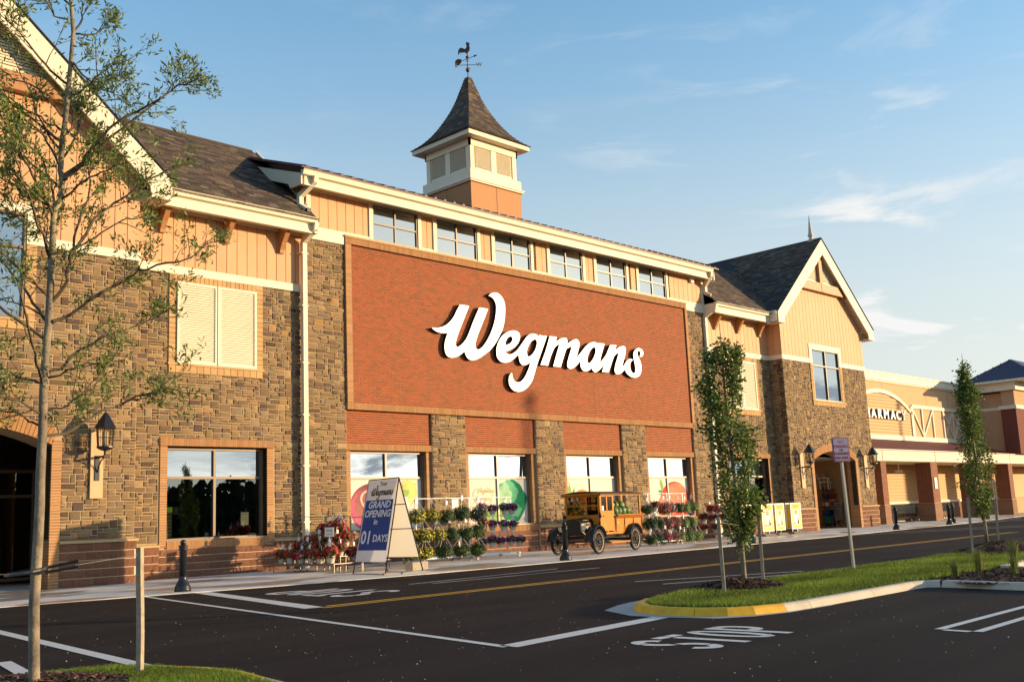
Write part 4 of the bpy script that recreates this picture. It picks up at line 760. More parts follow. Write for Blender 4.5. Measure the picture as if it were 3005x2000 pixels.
# shingles
shr=random.Random(4)
def shingles(P0,u,v,n,ul,vl,clip,cols,name_parent,keep=150):
    P0=Vector(P0);u=Vector(u).normalized();v=Vector(v).normalized();n=Vector(n).normalized(); out_=[]; e=.145; rows=int(vl/e)
    for j in range(rows):
        x=-shr.random()*.3
        while x<ul:
            w_=shr.uniform(.22,.36); a=max(0,x+.004); b_=min(ul,x+w_-.004); x+=w_
            if b_-a<.04 or not clip(P0+u*((a+b_)/2)+v*(j*e+.07)): continue
            t=.013+shr.choice((0,0,.008)); q=[]
            for (uu,vv,nn) in ((a,j*e,t+.007),(b_,j*e,t+.007),(b_,(j+1)*e,.002),(a,(j+1)*e,.002),(a,j*e,0),(b_,j*e,0)): p=P0+u*uu+v*vv+n*nn; q.append((p.x,p.y,p.z))
            out_.append((q,[(0,1,2,3),(4,5,1,0),(0,3,4),(1,5,2)],jit(shr.choice(cols),.2,shr),True))
    return out_
SHC=[(.105,.075,.055),(.13,.095,.07),(.085,.062,.048),(.15,.115,.085),(.075,.06,.052)]
all_sh=[]
ny=math.sqrt(1+RS*RS)
# left wing slope (clip by the left gable valley)
zr0=lambda y:10.12+RS*(y+.72)
all_sh+=shingles((9.0,-.72,10.12),(1,0,0),(0,1,RS),(0,-RS,1),8.45,(2.85+.72)*ny,lambda p:p.x>12.66-(p.z-10.28)/RS-.15,SHC,None)
all_sh+=shingles((38.42,-.72,10.12),(1,0,0),(0,1,RS),(0,-RS,1),7.5,(2.85+.72)*ny,lambda p:p.x<43.08+(p.z-10.28)/RS+.1,SHC,None)
# left slope of the right gable
all_sh+=shingles((43.08,-1.02,10.28),(0,1,0),(1,0,RS),(-RS,0,1),7.6,4.87*ny,lambda p:(p.y<-.6) or p.z>zr0(p.y)-.1 ,SHC,None)
rb=MB()
for x0,x1 in ((8,17.45),(38.42,48.5)):
    rb.add([(12.75,-.72,10.1),(17.45,-.72,10.1),(17.45,2.85,13.23),(9.3,2.85,13.23)] if x0<20 else [(38.42,-.72,10.1),(43.0,-.72,10.1),(46.4,2.85,13.23),(38.42,2.85,13.23)],[(0,1,2,3)]); rb.add([(x0,2.85,13.23),(x1,2.85,13.23),(x1,7,9.6),(x0,7,9.6)],[(0,1,2,3)])
slope=obj('shingle_roof',rb,mat('roof_felt',(.05,.04,.035),.9),store)
emit_pieces('shingle',all_sh,m_shing,slope,300,'shingle_field')
rc=MB(); rc.tube([(9.5,2.85,13.25),(17.4,2.85,13.25)],.035,6,SHC[0]); rc.tube([(38.5,2.85,13.25),(44.5,2.85,13.25)],.035,6,SHC[0]); rc.tube([(47.95,-1.02,14.55),(47.95,7.5,14.55)],.035,6,SHC[2]); obj('ridge_cap',rc,m_shing,store)
# ---------------------------------------------- wings
def wing(x0,x1,wx,sx,lx_end,full):
    Yw=.12
    def blocked(x,z): return (wx[0]-.25<x<wx[1]+.25 and .7<z<3.62) or (sx[0]-.23<x<sx[1]+.23 and 5.42<z<8.1)
    stone_field(front(Yw),x0,x1,.92,8.06,blocked)
    for a,b,c,d in rects(x0,x1,0,9.9,[(wx[0]-.0,wx[1]+.0,.95,3.42),(x0,x1,8.15,8.18)]): mortar.box(a,b,Yw,Yw+.25,c,d)
    # bottom window with brick jambs, soldier lintel and sill
    window('window',wx[0],wx[1],.95,3.40,Yw+.28,[sum(wx)/2],[2.6],g_up,g_low,fw=.07)
    unit_row(wx[0]-.2,wx[0],.80,3.42,Yw,.03,vertical=True,depth=.33); unit_row(wx[1],wx[1]+.2,.80,3.42,Yw,.03,vertical=True,depth=.33)
    unit_row(wx[0]-.22,wx[1]+.22,3.42,3.62,Yw,.07,depth=.35); unit_row(wx[0],wx[1],.76,.95,Yw,.05,depth=.35)
    b=MB(); b.box(wx[0],wx[1],Yw-.02,Yw+.25,.951,.985); obj('window_sill',b,m_frame,store)
    # louvered shutters in a light brick surround
    fo,sl=louvered(sx[0],sx[1],5.63,7.86,Yw-.01); put_slats(fo,sl)
    b=MB(); b.box(sx[0],sx[1],Yw-.012,Yw,5.63,7.86); obj('shutter_back',b,mat('shutter_shade',(.45,.36,.22),.8),store)  # backing coloured darker than the slats to stand for shade in the gaps
    unit_row(sx[0]-.22,sx[0],5.63,8.06,Yw,.04,w_=.135,col=TB2,vertical=True); unit_row(sx[1],sx[1]+.22,5.63,8.06,Yw,.04,w_=.135,col=TB2,vertical=True)
    unit_row(sx[0],sx[1],7.86,8.06,Yw,.04,w_=.135,col=TB2); unit_row(sx[0]-.22,sx[1]+.22,5.38,5.58,Yw,.04,w_=.2,col=TB2)
    b=MB(); b.box(sx[0]-.25,sx[1]+.25,Yw-.07,Yw+.05,5.58,5.63); obj('window_sill',b,MATS['tan_cast_sill'],store)
    block_field(front(Yw-.03),x0,wx[0]-.2,0,.82); block_field(front(Yw-.03),wx[1]+.2,x1,0,.82); block_field(front(Yw-.03),wx[0]-.2,wx[1]+.2,0,.76)
    mortar_b.box(x0,wx[0]-.2,Yw-.03,Yw+.1,0,.82); mortar_b.box(wx[1]+.2,x1,Yw-.03,Yw+.1,0,.82); mortar_b.box(wx[0]-.2,wx[1]+.2,Yw-.03,Yw+.1,0,.76)
    for a,c in ((x0,wx[0]-.2),(wx[1]+.2,x1)):
        lg=MB(); lg.add([(a,Yw-.09,.82),(c,Yw-.09,.82),(c,Yw+.1,.82),(a,Yw+.1,.82),(a,Yw-.085,.87),(c,Yw-.085,.87),(c,Yw+.1,.92),(a,Yw+.1,.92)],BOXF); obj('stone_ledge',lg,MATS['cast_stone'],store)
    tbox('band_board',x0,x1,Yw-.05,Yw+.02,8.06,8.28)
    bk=MB(); bk.box(x0,x1,Yw-.002,Yw+.1,8.28,9.9); obj('siding',bk,MATS['siding_groove'],store)
    board_run(x0,x1,8.28,9.78,Yw-.002,.33)
    tbox('frieze_board',x0,x1,Yw-.06,Yw+.0,9.78,9.9)
wing(11.98,17.5,(13.19,16.19),(13.40,15.83),0,True)
wing(38.38,43.76,(39.7,42.95),(39.95,42.40),0,True)
def gutter(x0,x1,Y,zt,name='gutter'):
    b=MB(); P=[(Y,zt),(Y+.02,zt),(Y+.03,zt-.03),(Y+.06,zt-.14),(Y+.12,zt-.16),(Y+.17,zt-.16),(Y+.17,zt-.145),(Y+.125,zt-.145),(Y+.075,zt-.13),(Y+.045,zt-.02),(Y+.03,zt+.012),(Y,zt+.012)]
    k=len(P); b.add([(x0,*p) for p in P]+[(x1,*p) for p in P],[(i,(i+1)%k,(i+1)%k+k,i+k) for i in range(k)])
    b.add([(x0,Y,zt),(x0,Y+.06,zt-.14),(x0,Y+.17,zt-.16),(x0,Y+.17,zt)],[(0,1,2,3)]); b.add([(x1,Y,zt),(x1,Y+.17,zt),(x1,Y+.17,zt-.16),(x1,Y+.06,zt-.14)],[(0,1,2,3)])
    obj(name,b,m_cream,store)
for (x0,x1,g0,g1) in ((11.9,17.42,12.55,17.46),(38.42,43.3,38.4,43.1)):
    gutter(g0,g1,-.74,10.16); tbox('fascia',x0,x1,-.57,-.5,9.72,10.02)
    b=MB(); b.box(x0,x1,-.5,.12,9.86,9.9); b.box(x0,x1,-.5,-.42,9.72,9.86); obj('soffit',b,m_cream,store)
def bracket(x):
    b=MB(); b.prism([(.12,9.13),(.0,9.13),(-.02,9.22),(-.12,9.42),(-.34,9.72),(-.34,9.86),(.12,9.86)],'x',x-.075,x+.075); obj('bracket',b,m_brown,store)
for x in (12.92,14.86,16.66,39.3,41.15,42.98): bracket(x)
b=MB(); b.box(43.0,43.76,-.93,.1,9.76,10.2); obj('eave_return',b,m_cream,store)
b=MB(); b.box(38.36,38.46,-.62,.05,9.72,10.12); obj('eave_return',b,m_cream,store)
b=MB(); b.box(17.38,17.5,-.62,.05,9.72,10.12); obj('eave_return',b,m_cream,store)
# gutter and eave of the right gable's left slope
b=MB(); b.box(42.98,43.1,-.94,-.6,10.1,10.27); b.box(43.08,43.14,-.94,.1,9.75,10.12); obj('gutter',b,m_cream,store)
# ---------------------------------------------- centre block
c0,c1=17.52,38.38
bays=[(18.88,22.29),(23.75,27.19),(28.67,32.11),(33.6,36.95)]
piers=[(c0,18.88),(22.29,23.75),(27.19,28.67),(32.11,33.6),(36.95,c1)]
for i,(a,b_) in enumerate(piers):
    top=9.73 if i in (0,4) else 4.62
    stone_field(front(0),a,b_,.92,top); mortar.box(a,b_,0,.4,0,top); block_field(front(-.03),a-.02,b_+.02,0,.82); mortar_b.box(a-.02,b_+.02,-.03,.1,0,.82)
    lg=MB(); lg.add([(a-.03,-.09,.82),(b_+.03,-.09,.82),(b_+.03,.1,.82),(a-.03,.1,.82),(a-.03,-.085,.87),(b_+.03,-.085,.87),(b_+.03,.1,.92),(a-.03,.1,.92)],BOXF); obj('stone_ledge',lg,MATS['cast_stone'],store)
brick_field(19.11,36.84,4.83,9.75,-.02)
for x in (25.0,30.55):
    b=MB(); b.box(x-.008,x+.008,-.0275,-.02,4.83,9.75); obj('movement_joint',b,mat('joint_sealant',(.22,.12,.07),.8),store)
mortar.box(18.89,36.95,.0,.3,4.62,10.0)
unit_row(18.89,36.95,9.78,9.99,-.0,.09,col=TB,depth=.2); unit_row(18.89,36.95,4.62,4.83,-.0,.09,col=TB,depth=.2)
b=MB(); b.box(18.87,36.97,-.12,.1,9.99,10.05); obj('panel_coping',b,MATS['tan_cast_sill'],store)
unit_row(18.89,19.11,4.83,9.78,0,.085,vertical=True,depth=.2); unit_row(36.84,36.95+.06,4.83,9.78,0,.085,vertical=True,depth=.2)
wins=[]
for a,b_ in bays:
    brick_field(a,b_,3.6,4.62,.08); mortar.box(a,b_,.09,.4,3.6,4.62)
    unit_row(a,b_,3.4,3.6,.08,.06,depth=.4)
    unit_row(a,a+.2,.95,3.4,.12,.03,vertical=True,depth=.25); unit_row(b_-.2,b_,.95,3.4,.12,.03,vertical=True,depth=.25)
    unit_row(a,b_,.76,.95,.06,.03,depth=.3); block_field(front(.04),a,b_,0,.76); mortar_b.box(a,b_,.04,.2,0,.76)
    wins.append(window('window',a+.2,b_-.2,.95,3.40,.33,[(a+b_)/2-.02],[2.58],g_up,g_low,fw=.07))
    b=MB(); b.box(a+.2,b_-.2,.06,.25,.951,.985); obj('window_sill',b,m_frame,store)
# clerestory
cw=[(20.0,21.89),(22.7,24.6),(25.44,27.31),(28.34,30.24),(31.06,32.95),(33.76,35.65)]
bk=MB()
for a,b_,c,d in rects(c0,c1,9.73,11.4,[(x-.0,y+.0,10.07,11.27) for x,y in cw]): bk.box(a,b_,0,.3,c,d)
obj('siding',bk,MATS['siding_groove'],store)
board_run(c0+.12,c1-.12,10.13,11.24,0,.335,holes=[(x-.16,y+.16,10.0,11.4) for x,y in cw])
tbox('frieze_board',c0,c1,-.05,.0,11.24,11.33); tbox('corner_board',c0-.03,c0+.12,-.05,.0,9.73,11.24); tbox('corner_board',c1-.12,c1+.03,-.05,.0,9.73,11.24)
tbox('band_board',c0+.12,18.86,-.05,.0,9.73,10.13); tbox('band_board',36.98,c1-.12,-.05,.0,9.73,10.13)
gx=[18.86]+[v for p in cw for v in (p[0]-.14,p[1]+.14)]+[36.98]
for i in range(0,len(gx),2): tbox('band_board',gx[i],gx[i+1],-.05,0,10.05,10.14)
for a,b_ in cw:
    window('window',a,b_,10.06,11.28,.03,[(a+b_)/2],[10.65],g_up,fw=.055,fd=.06)
    tbox('window_side_trim',a-.14,a,-.06,.0,10.05,11.24); tbox('window_side_trim',b_,b_+.14,-.06,.0,10.05,11.24)
tbox('fascia',c0-.45,c1-.0,-.57,-.5,11.17,11.46); gutter(16.95,38.35,-.74,11.60)
b=MB(); b.box(c0-.45,c1+.3,-.5,.0,11.33,11.37); b.box(c0-.45,c1+.3,-.5,-.44,11.17,11.33); obj('soffit',b,m_cream,store)
# upper side wall and rake return at the left
b=MB(); b.add([(c0,.0,9.7),(c0,4.2,9.7),(c0,4.2,13.1),(c0,0,11.45)],[(0,1,2,3)]); b.add([(c1,.0,9.7),(c1,4.2,9.7),(c1,4.2,13.1),(c1,0,11.45)],[(0,1,2,3)]); obj('side_wall',b,mat('tan_paint',TAN,.6),store)
board_run(.0,4.2,9.9,None,0,.33,ztf=type('f',(),{'__call__':lambda s,y:11.4+.36*y,'peak':-99})(),T=leftface(c0))
b=MB(); b.add([(c0-.05,-.05,10.62),(c0-.05,2.75,13.1),(c0-.05,2.75,13.25),(c0-.05,-.05,10.80),(c0,-.05,10.62),(c0,2.75,13.1),(c0,2.75,13.25),(c0,-.05,10.8)],BOXF); obj('roof_wall_trim',b,m_cream,store)
for s,xx in ((-1,16.95),(1,38.6)):
    b=MB(); xi=xx+.05 if s<0 else xx-.05
    b.prism([(-.57,11.17),(-.57,11.5),(4.2,11.5+.36*4.7),(4.2,11.2+.36*4.7),(.1,11.33),(.0,11.17)],'x',min(xx,xi),max(xx,xi)); obj('rake_board',b,m_cream,store)
# metal roof with standing seams
b=MB(); b.add([(16.85,-.76,11.62),(38.7,-.76,11.62),(38.7,6.2,14.13),(16.85,6.2,14.13),(16.85,-.76,11.66),(38.7,-.76,11.66),(38.7,6.2,14.17),(16.85,6.2,14.17)],BOXF); b.add([(16.85,6.2,14.17),(38.7,6.2,14.17),(38.7,13,11.7),(16.85,13,11.7)],[(0,1,2,3)])
mr_=obj('metal_roof',b,m_metalroof,store)
x=17.0
while x<38.6:
    b=MB(); b.add([(x,-.76,11.66),(x+.03,-.76,11.66),(x+.03,6.2,14.17),(x,6.2,14.17),(x,-.76,11.71),(x+.03,-.76,11.71),(x+.03,6.2,14.22),(x,6.2,14.22)],BOXF); obj('standing_seam',b,m_metalroof,mr_); x+=.42
b=MB(); x=17.1
while x<38.6: b.box(x,x+.09,-.66,-.62,11.70,11.76); x+=.42
obj('snow_guard',b,mat('snow_guard_clip',(.10,.09,.13),.5),mr_,kind='stuff')
# main roof ends behind, and building body
b=MB(); b.box(3.6,52.1,6.0,40,0,9.6); obj('rear_block',b,mat('tan_paint',TAN,.6),store)
# downspouts
def pipe(pts,r=.06,name='downspout'):
    b=MB(); P=[Vector(p) for p in pts]
    for p,q in zip(P,P[1:]):
        d=(q-p).normalized(); side=Vector((1,0,0)); f=d.cross(side); f=f.normalized() if f.length>.1 else Vector((0,-1,0))
        side=f.cross(d).normalized()*r; f=f*r; p2=p-d*.02; q2=q+d*.02
        b.add([tuple(p2-side-f),tuple(p2+side-f),tuple(p2+side+f),tuple(p2-side+f),tuple(q2-side-f),tuple(q2+side-f),tuple(q2+side+f),tuple(q2-side+f)],BOXF)
    return obj(name,b,m_cream,store)
for x,s in ((17.38,-1),(38.36,1)):
    d=pipe([(x+.02,-.66,10.02),(x+.02,-.62,9.86),(x-.02,-.07,9.56),(x-.02,-.07,.03)],.075)
    for z in (9.2,7.6,5.9,4.37,2.9,1.3): b=MB(); b.box(x-.14,x+.1,-.15,.12,z,z+.03); obj('pipe_strap',b,m_cream,d)
pipe([(17.4,-.66,11.46),(17.4,-.62,11.32),(17.22,-.12,10.95),(17.22,-.12,10.66),(17.3,-.32,10.50)],.075)
b=MB(); b.box(17.24,17.38,-.46,-.32,10.40,10.52); obj('downspout_shoe',b,m_black,store)
pipe([(38.2,-.66,11.46),(38.2,-.62,11.3),(38.45,-.12,10.95),(38.45,-.12,10.66),(38.55,-.32,10.52)],.075)
lb_=MB(); lb_.box(37.42,37.62,-.14,-.02,11.0,11.22); obj('wall_light_box',lb_,m_white,store)
# emit all masonry
sw=obj('stone_wall',mortar,m_mortar,store); emit_pieces('stone',stones,m_mason,sw,300,'stone_field')
bw=obj('brick_wall',mortar_r,m_mortar_r,store); emit_pieces('brick',bricks,m_brick,bw,300,'brick_field')
obj('brick_surround_backing',mortar_d,mat('brown_joint',(.20,.11,.05),.9),store,kind='stuff'); bb_=obj('block_base',mortar_b,m_mortar_b,store,kind='stuff'); emit_pieces('block',blocks,m_block,bb_,300,'block_field')
sdg=MB(); sdg.box(12,17.4,.14,.16,8.3,9.7); sdo=obj('siding_wall',sdg,m_mortar,store); emit_pieces('board',boards,m_tan,sdo,300,'board_field')
# ---------------------------------------------- cupola
CX,CY=27.95,3.6
cup=MB(); cup.box(CX-1.38,CX+1.38,CY-1.38,CY+1.38,12.4,14.0); cupola=obj('cupola',cup,mat('cupola_tan',(.44,.21,.085),.7,ns=3,na=.05),store)
gr=MB()
for s in (-1,1): gr.box(CX-.008,CX+.008,CY+s*1.383-.002,CY+s*1.383+.002,12.4,14.0); gr.box(CX+s*1.383-.002,CX+s*1.383+.002,CY-.008,CY+.008,12.4,14.0)
obj('panel_joint',gr,MATS['siding_groove'],cupola)
b=MB(); b.box(CX-1.46,CX+1.46,CY-1.46,CY+1.46,14.0,14.06); b.box(CX-1.50,CX+1.50,CY-1.50,CY+1.50,14.06,14.11); b.box(CX-1.40,CX+1.40,CY-1.40,CY+1.40,14.11,14.5); obj('water_table',b,m_cream,cupola)
b=MB(); b.box(CX-1.24,CX+1.24,CY-1.24,CY+1.24,14.5,15.78); obj('upper_box',b,m_cream,cupola)
for (nx,ny_) in ((0,-1),(-1,0),(1,0),(0,1)):
    def Tf(u,z,o,nx=nx,ny_=ny_): 
        return (CX+u*(-ny_)+nx*(1.24+o),CY+u*nx+ny_*(1.24+o),z)
    def bx(nm,u0,u1,w0,w1,o0,o1):
        q=MB(); q.add([Tf(u0,w0,o0),Tf(u1,w0,o0),Tf(u1,w0,o1),Tf(u0,w0,o1),Tf(u0,w1,o0),Tf(u1,w1,o0),Tf(u1,w1,o1),Tf(u0,w1,o1)],BOXF); obj(nm,q,m_cream,cupola)
    bx('corner_board',-1.27,-1.05,14.5,15.5,.002,.05); bx('corner_board',1.05,1.27,14.5,15.5,.002,.05); bx('frieze_board',-1.32,1.32,15.5,15.78,.002,.08); bx('center_board',-.14,.14,14.5,15.5,.002,.05)
    if (nx,ny_) in ((0,-1),(-1,0)):
        for u0,u1 in ((-1.0,-.15),(.15,1.0)):
            bx('bottom_rail',u0,u1,14.5,14.66,.002,.035)
            k=17; st=(15.48-14.68)/k
            for i in range(k):
                z=14.68+i*st; q=MB(); q.add([Tf(u0,z,.045),Tf(u1,z,.045),Tf(u1,z+st,.008),Tf(u0,z+st,.008),Tf(u0,z+.006,.052),Tf(u1,z+.006,.052),Tf(u1,z+st+.004,.014),Tf(u0,z+st+.004,.014)],BOXF); obj('slat',q,m_cream,cupola)
b=MB(); b.box(CX-1.68,CX+1.68,CY-1.68,CY+1.68,15.78,15.96); obj('eave_box',b,m_cream,cupola)
PR=[(1.73,15.96),(1.42,16.20),(1.15,16.50),(.92,16.85),(.72,17.22),(.54,17.60),(.39,18.0),(.275,18.4),(.17,18.75),(.10,19.03)]
rf=MB()
vs=[(CX+sx*h,CY+sy*h,z) for h,z in PR for sx,sy in ((-1,-1),(1,-1),(1,1),(-1,1))]
rf.add(vs,[(i*4+k,i*4+(k+1)%4,(i+1)*4+(k+1)%4,(i+1)*4+k) for i in range(len(PR)-1) for k in range(4)]+[(36,37,38,39)]); obj('bell_roof',rf,MATS['roof_felt'],cupola)
def prh(z):
    for (h0,z0),(h1,z1) in zip(PR,PR[1:]):
        if z<=z1: return h0+(h1-h0)*(z-z0)/(z1-z0)
    return PR[-1][0]
cs=[]; L=0; z=15.96
while z<18.95:
    # step along the profile
    h0=prh(z); z1=z
    while math.hypot(prh(z1)-h0,z1-z)<.135 and z1<19.02: z1+=.01
    h1=prh(z1)
    for (nx,ny_) in ((0,-1),(-1,0)):
        u=-1.0
        uu=-h0+shr.random()*-.1
        while uu<h0:
            w_=shr.uniform(.18,.3); a=max(uu,-h0); b_=min(uu+w_-.008,h0); uu+=w_
            if b_-a<.02: continue
            sc1=(h1+.002)/h0; P=lambda t,h,zz,o:(CX+t*(-ny_)+nx*(h+o),CY+t*nx+ny_*(h+o),zz+o*.4)
            cs.append(([P(a,h0,z,.022),P(b_,h0,z,.022),P(b_*sc1,h1,z1,.003),P(a*sc1,h1,z1,.003),P(a,h0,z,0),P(b_,h0,z,0)],[(0,1,2,3),(4,5,1,0),(0,3,4),(1,5,2)],jit(shr.choice(SHC),.15,shr),True))
    z=z1
emit_pieces('shingle',cs,m_shing,cupola,300,'shingle_field')
b=MB(); b.box(CX-1.55,CX+1.55,CY-1.62,CY-1.40,12.55,12.72); obj('flashing',b,m_metalroof,cupola)
# weather vane
m_cop=mat('aged_copper',(.10,.05,.03),.4,metal=.7,spec=.5); m_bra=mat('brass',(.45,.25,.08),.35,metal=.8)
wv=thing('weather_vane','dark rooster weather vane on top of the bell shaped tower roof','weather vane',(CX,CY,19.0))
b=MB(); b.tube([(0,0,-.02),(0,0,1.18)],.018,8); obj('pole',b,m_cop,wv)
for z,r_ in ((.37,.085),(.93,.075)): b=MB(); b.sphere((0,0,z),r_,12,8); obj('ball',b,m_cop,wv,True)
d=Vector((.71,-.70,0)); e=Vector((.70,.71,0))
b=MB(); b.tube([tuple(-d*.38+Vector((0,0,.60))),tuple(d*.38+Vector((0,0,.60)))],.012,6); b.tube([tuple(-e*.38+Vector((0,0,.60))),tuple(e*.38+Vector((0,0,.60)))],.012,6); b.sphere((0,0,.60),.04,8,6); obj('direction_arms',b,m_bra,wv)
for ch,p in (('W',d*.47),('E',-d*.47),('S',-e*.45),('N',e*.45)):
    txt('direction_letter',ch,.22,(p.x,p.y,.53),(.71,-.7,0),(0,0,1),m_bra,wv,ext=.008,bold=.006)
b=MB(); b.tube([tuple(-d*.4+Vector((0,0,.72))),tuple(d*.3+Vector((0,0,.98)))],.012,6); obj('arrow_shaft',b,m_cop,wv)
def plate(poly,name,parent,mm,th=.008):
    n=e*th; b=MB(); k=len(poly); vs=[tuple(d*x+Vector((0,0,z))-n) for x,z in poly]+[tuple(d*x+Vector((0,0,z))+n) for x,z in poly]
    b.add(vs,[tuple(range(k)),tuple(range(2*k-1,k-1,-1))]+[(i,(i+1)%k,(i+1)%k+k,i+k) for i in range(k)]); return obj(name,b,mm,parent)
plate([(-.52,.66),(-.40,.58),(-.26,.70),(-.24,.84),(-.38,.88),(-.50,.80)],'arrow_tail',wv,m_cop); plate([(.28,.93),(.42,1.02),(.27,1.03)],'arrow_head',wv,m_cop)
plate([(-.05,1.10),(.02,1.10),(.04,1.16),(.10,1.22),(.12,1.34),(.09,1.45),(.12,1.50),(.11,1.54),(.07,1.55),(.08,1.60),(.04,1.58),(.02,1.62),(-.01,1.58),(-.04,1.60),(-.04,1.52),(-.02,1.46),(-.03,1.36),(-.08,1.30),(-.14,1.32),(-.22,1.36),(-.30,1.34),(-.36,1.26),(-.38,1.14),(-.36,1.02),(-.32,1.12),(-.28,1.18),(-.27,1.08),(-.22,1.16),(-.16,1.14),(-.10,1.16)],'rooster',wv,m_cop)
# finial on the right gable
b=MB(); b.lathe([(.16,-.1),(.17,.02),(.10,.06),(.09,.14),(.14,.2),(.15,.27),(.11,.33),(.12,.36),(.105,.4),(.01,1.32),(0,1.33)],47.95,-.45,14,cz=14.55); fi=obj('finial',b,mat('lead_paint',(.50,.44,.36),.5),store,True)
# logo letters
LZ=-.17
def lmap(u,v,w_): return Vector((u,-.11+w_,v))
m_sign=mat('white_sign_face',(.92,.92,.92),.35,spec=.5); m_signside=mat('dark_sign_return',(.02,.015,.012),.5)
logo=thing('script_sign','huge white script store name raised on the red brick wall','sign',(28,-.1,6),world=True)
def solid_letters(loop,holes,y_face,y_back,parent,name,mapf=None):
    ar=sum(a[0]*b[1]-b[0]*a[1] for a,b in zip(loop,loop[1:]+loop[:1]))
    o=flat_poly(name,loop,holes,lambda u,v,w_:Vector((u,y_face if w_>0 else y_face+.012,v)),.01,m_sign,parent)
    s=MB()
    for Lp in [loop]+holes:
        k=len(Lp); s.add([(p[0],y_face+.004,p[1]) for p in Lp]+[(p[0],y_back,p[1]) for p in Lp],[(i,(i+1)%k,(i+1)%k+k,i+k) for i in range(k)])
    obj('letter_return',s,m_signside,o); return o
solid_letters(LOGO_W,[],-.18,-.04,logo,'letter'); solid_letters(LOGO_EG,LOGO_HOLES[:2],-.18,-.04,logo,'letter'); solid_letters(LOGO_MANS,LOGO_HOLES[2:],-.18,-.04,logo,'letter')
# ============================================================ pharmacy wing
ph=thing('pharmacy_building','lower tan pharmacy wing with arched lap siding sign bay and covered walkway','building',(66,3.5,0),world=True)
YP=3.5; m_stucco=mat('tan_stucco',(.62,.37,.20),.85,ns=2,na=.06,bump=.15,bs=50); m_lap=mat('gold_lap_siding',(.50,.30,.12),.6,ns=3,na=.06); m_redroof=mat('dark_red_canopy_roof',(.12,.028,.022),.6,ns=2,na=.1)
def pbox(name,x0,x1,y0,y1,z0,z1,mm=m_cream,par=ph): b=MB(); b.box(x0,x1,y0,y1,z0,z1); return obj(name,b,mm,par)
b=MB(); b.box(44.2,62.7-1.8,YP,YP+.4,0,9.2) if False else None
pbox('wall',52.1,76.0,YP,YP+.4,4.6,9.2,m_stucco); pbox('wall',76.0,90,YP,YP+.4,4.6,8.6,m_stucco)
for x in (62.9,69.4,73.0): pbox('wall_joint',x-.012,x+.012,YP-.003,YP+.01,7.45,8.75,MATS['siding_groove'])
pbox('cornice',52.1,76.0,YP-.16,YP+.5,8.75,9.22); pbox('cornice_cap',52.1,76.0,YP-.22,YP+.5,9.2,9.27); pbox('cornice_bead',52.1,76.0,YP-.08,YP,8.66,8.75)
# lap siding sign bay
def archz(x): 
    R_=8.6; c=62.3; return 8.02-(R_-math.sqrt(max(R_*R_-(x-c)**2,0)))
z=5.30; k=0
xr=66.65
while z<8.0:
    zt=z+.19; xe=xr
    while xe>62.3 and archz(xe)<zt: xe-=.05
    b=MB(); b.add([(57.5,YP-.075,z),(xe,YP-.075,z),(xe,YP-.035,zt),(57.5,YP-.035,zt),(57.5,YP,z),(xe,YP,z),(xe,YP,zt),(57.5,YP,zt)],[(0,1,2,3),(0,4,5,1),(3,2,6,7),(1,5,6,2)]); obj('lap_board',b,m_lap,ph); z+=.2
ab=MB(); n=18
for i in range(n):
    xa=57.9+(66.78-57.9)*i/n; xb=57.9+(66.78-57.9)*(i+1)/n; za,zb=archz(xa),archz(xb)
    ab.add([(xa,YP-.12,za-.06),(xb,YP-.12,zb-.06),(xb,YP-.12,zb+.17),(xa,YP-.12,za+.17),(xa,YP,za-.06),(xb,YP,zb-.06),(xb,YP,zb+.17),(xa,YP,za+.17)],BOXF)
obj('arch_trim',ab,m_cream,ph); pbox('side_trim',66.6,66.8,YP-.12,YP,5.3,7.3)
pbox('band_board',52.1,76.0,YP-.14,YP,5.03,5.32); pbox('band_board',66.9,76.0,YP-.1,YP,7.2,7.42)
def stick(p,q,w_=.11,parent=ph):
    p=Vector((p[0],0,p[1]));q=Vector((q[0],0,q[1])); d=(q-p).normalized(); n=Vector((-d.z,0,d.x))*w_/2; b=MB()
    vs=[(v.x,y_,v.z) for y_ in (YP-.09,YP) for v in (p-n,q-n,q+n,p+n)]; b.add(vs,[(0,1,2,3),(0,4,5,1),(1,5,6,2),(2,6,7,3),(3,7,4,0)]); obj('truss_board',b,m_cream,parent)
for x in (66.95,68.38,70.08,71.8,73.4,75.0): stick((x,5.32),(x,7.2),.13)
stick((66.98,7.1),(68.32,5.4)); stick((68.44,5.4),(70.02,7.1)); stick((71.86,7.1),(73.3,5.4)); stick((71.86,5.4),(73.3,7.1)); stick((73.46,7.1),(74.94,5.4)); stick((73.46,5.4),(74.94,7.1))
ps=thing('pharmacy_sign','white block letters on lap siding under the arch','sign',(61,YP-.1,6.3),world=True)
xs_=[59.72,60.75,61.78,62.72,63.80,64.55,65.2]
for ch,x in zip('PHARMACY',[59.3,60.12,60.95,61.78,62.66,63.62,64.40,65.17]):
    o=txt('letter',ch,.80,(x,YP-.22,6.33),(1,0,0),(0,0,1),m_sign,ps,ext=.03,bold=.018,sx=1.16)
    o2=txt('letter_return',ch,.80,(x,YP-.155,6.33),(1,0,0),(0,0,1),m_signside,o,ext=.045,bold=.017,sx=1.16)
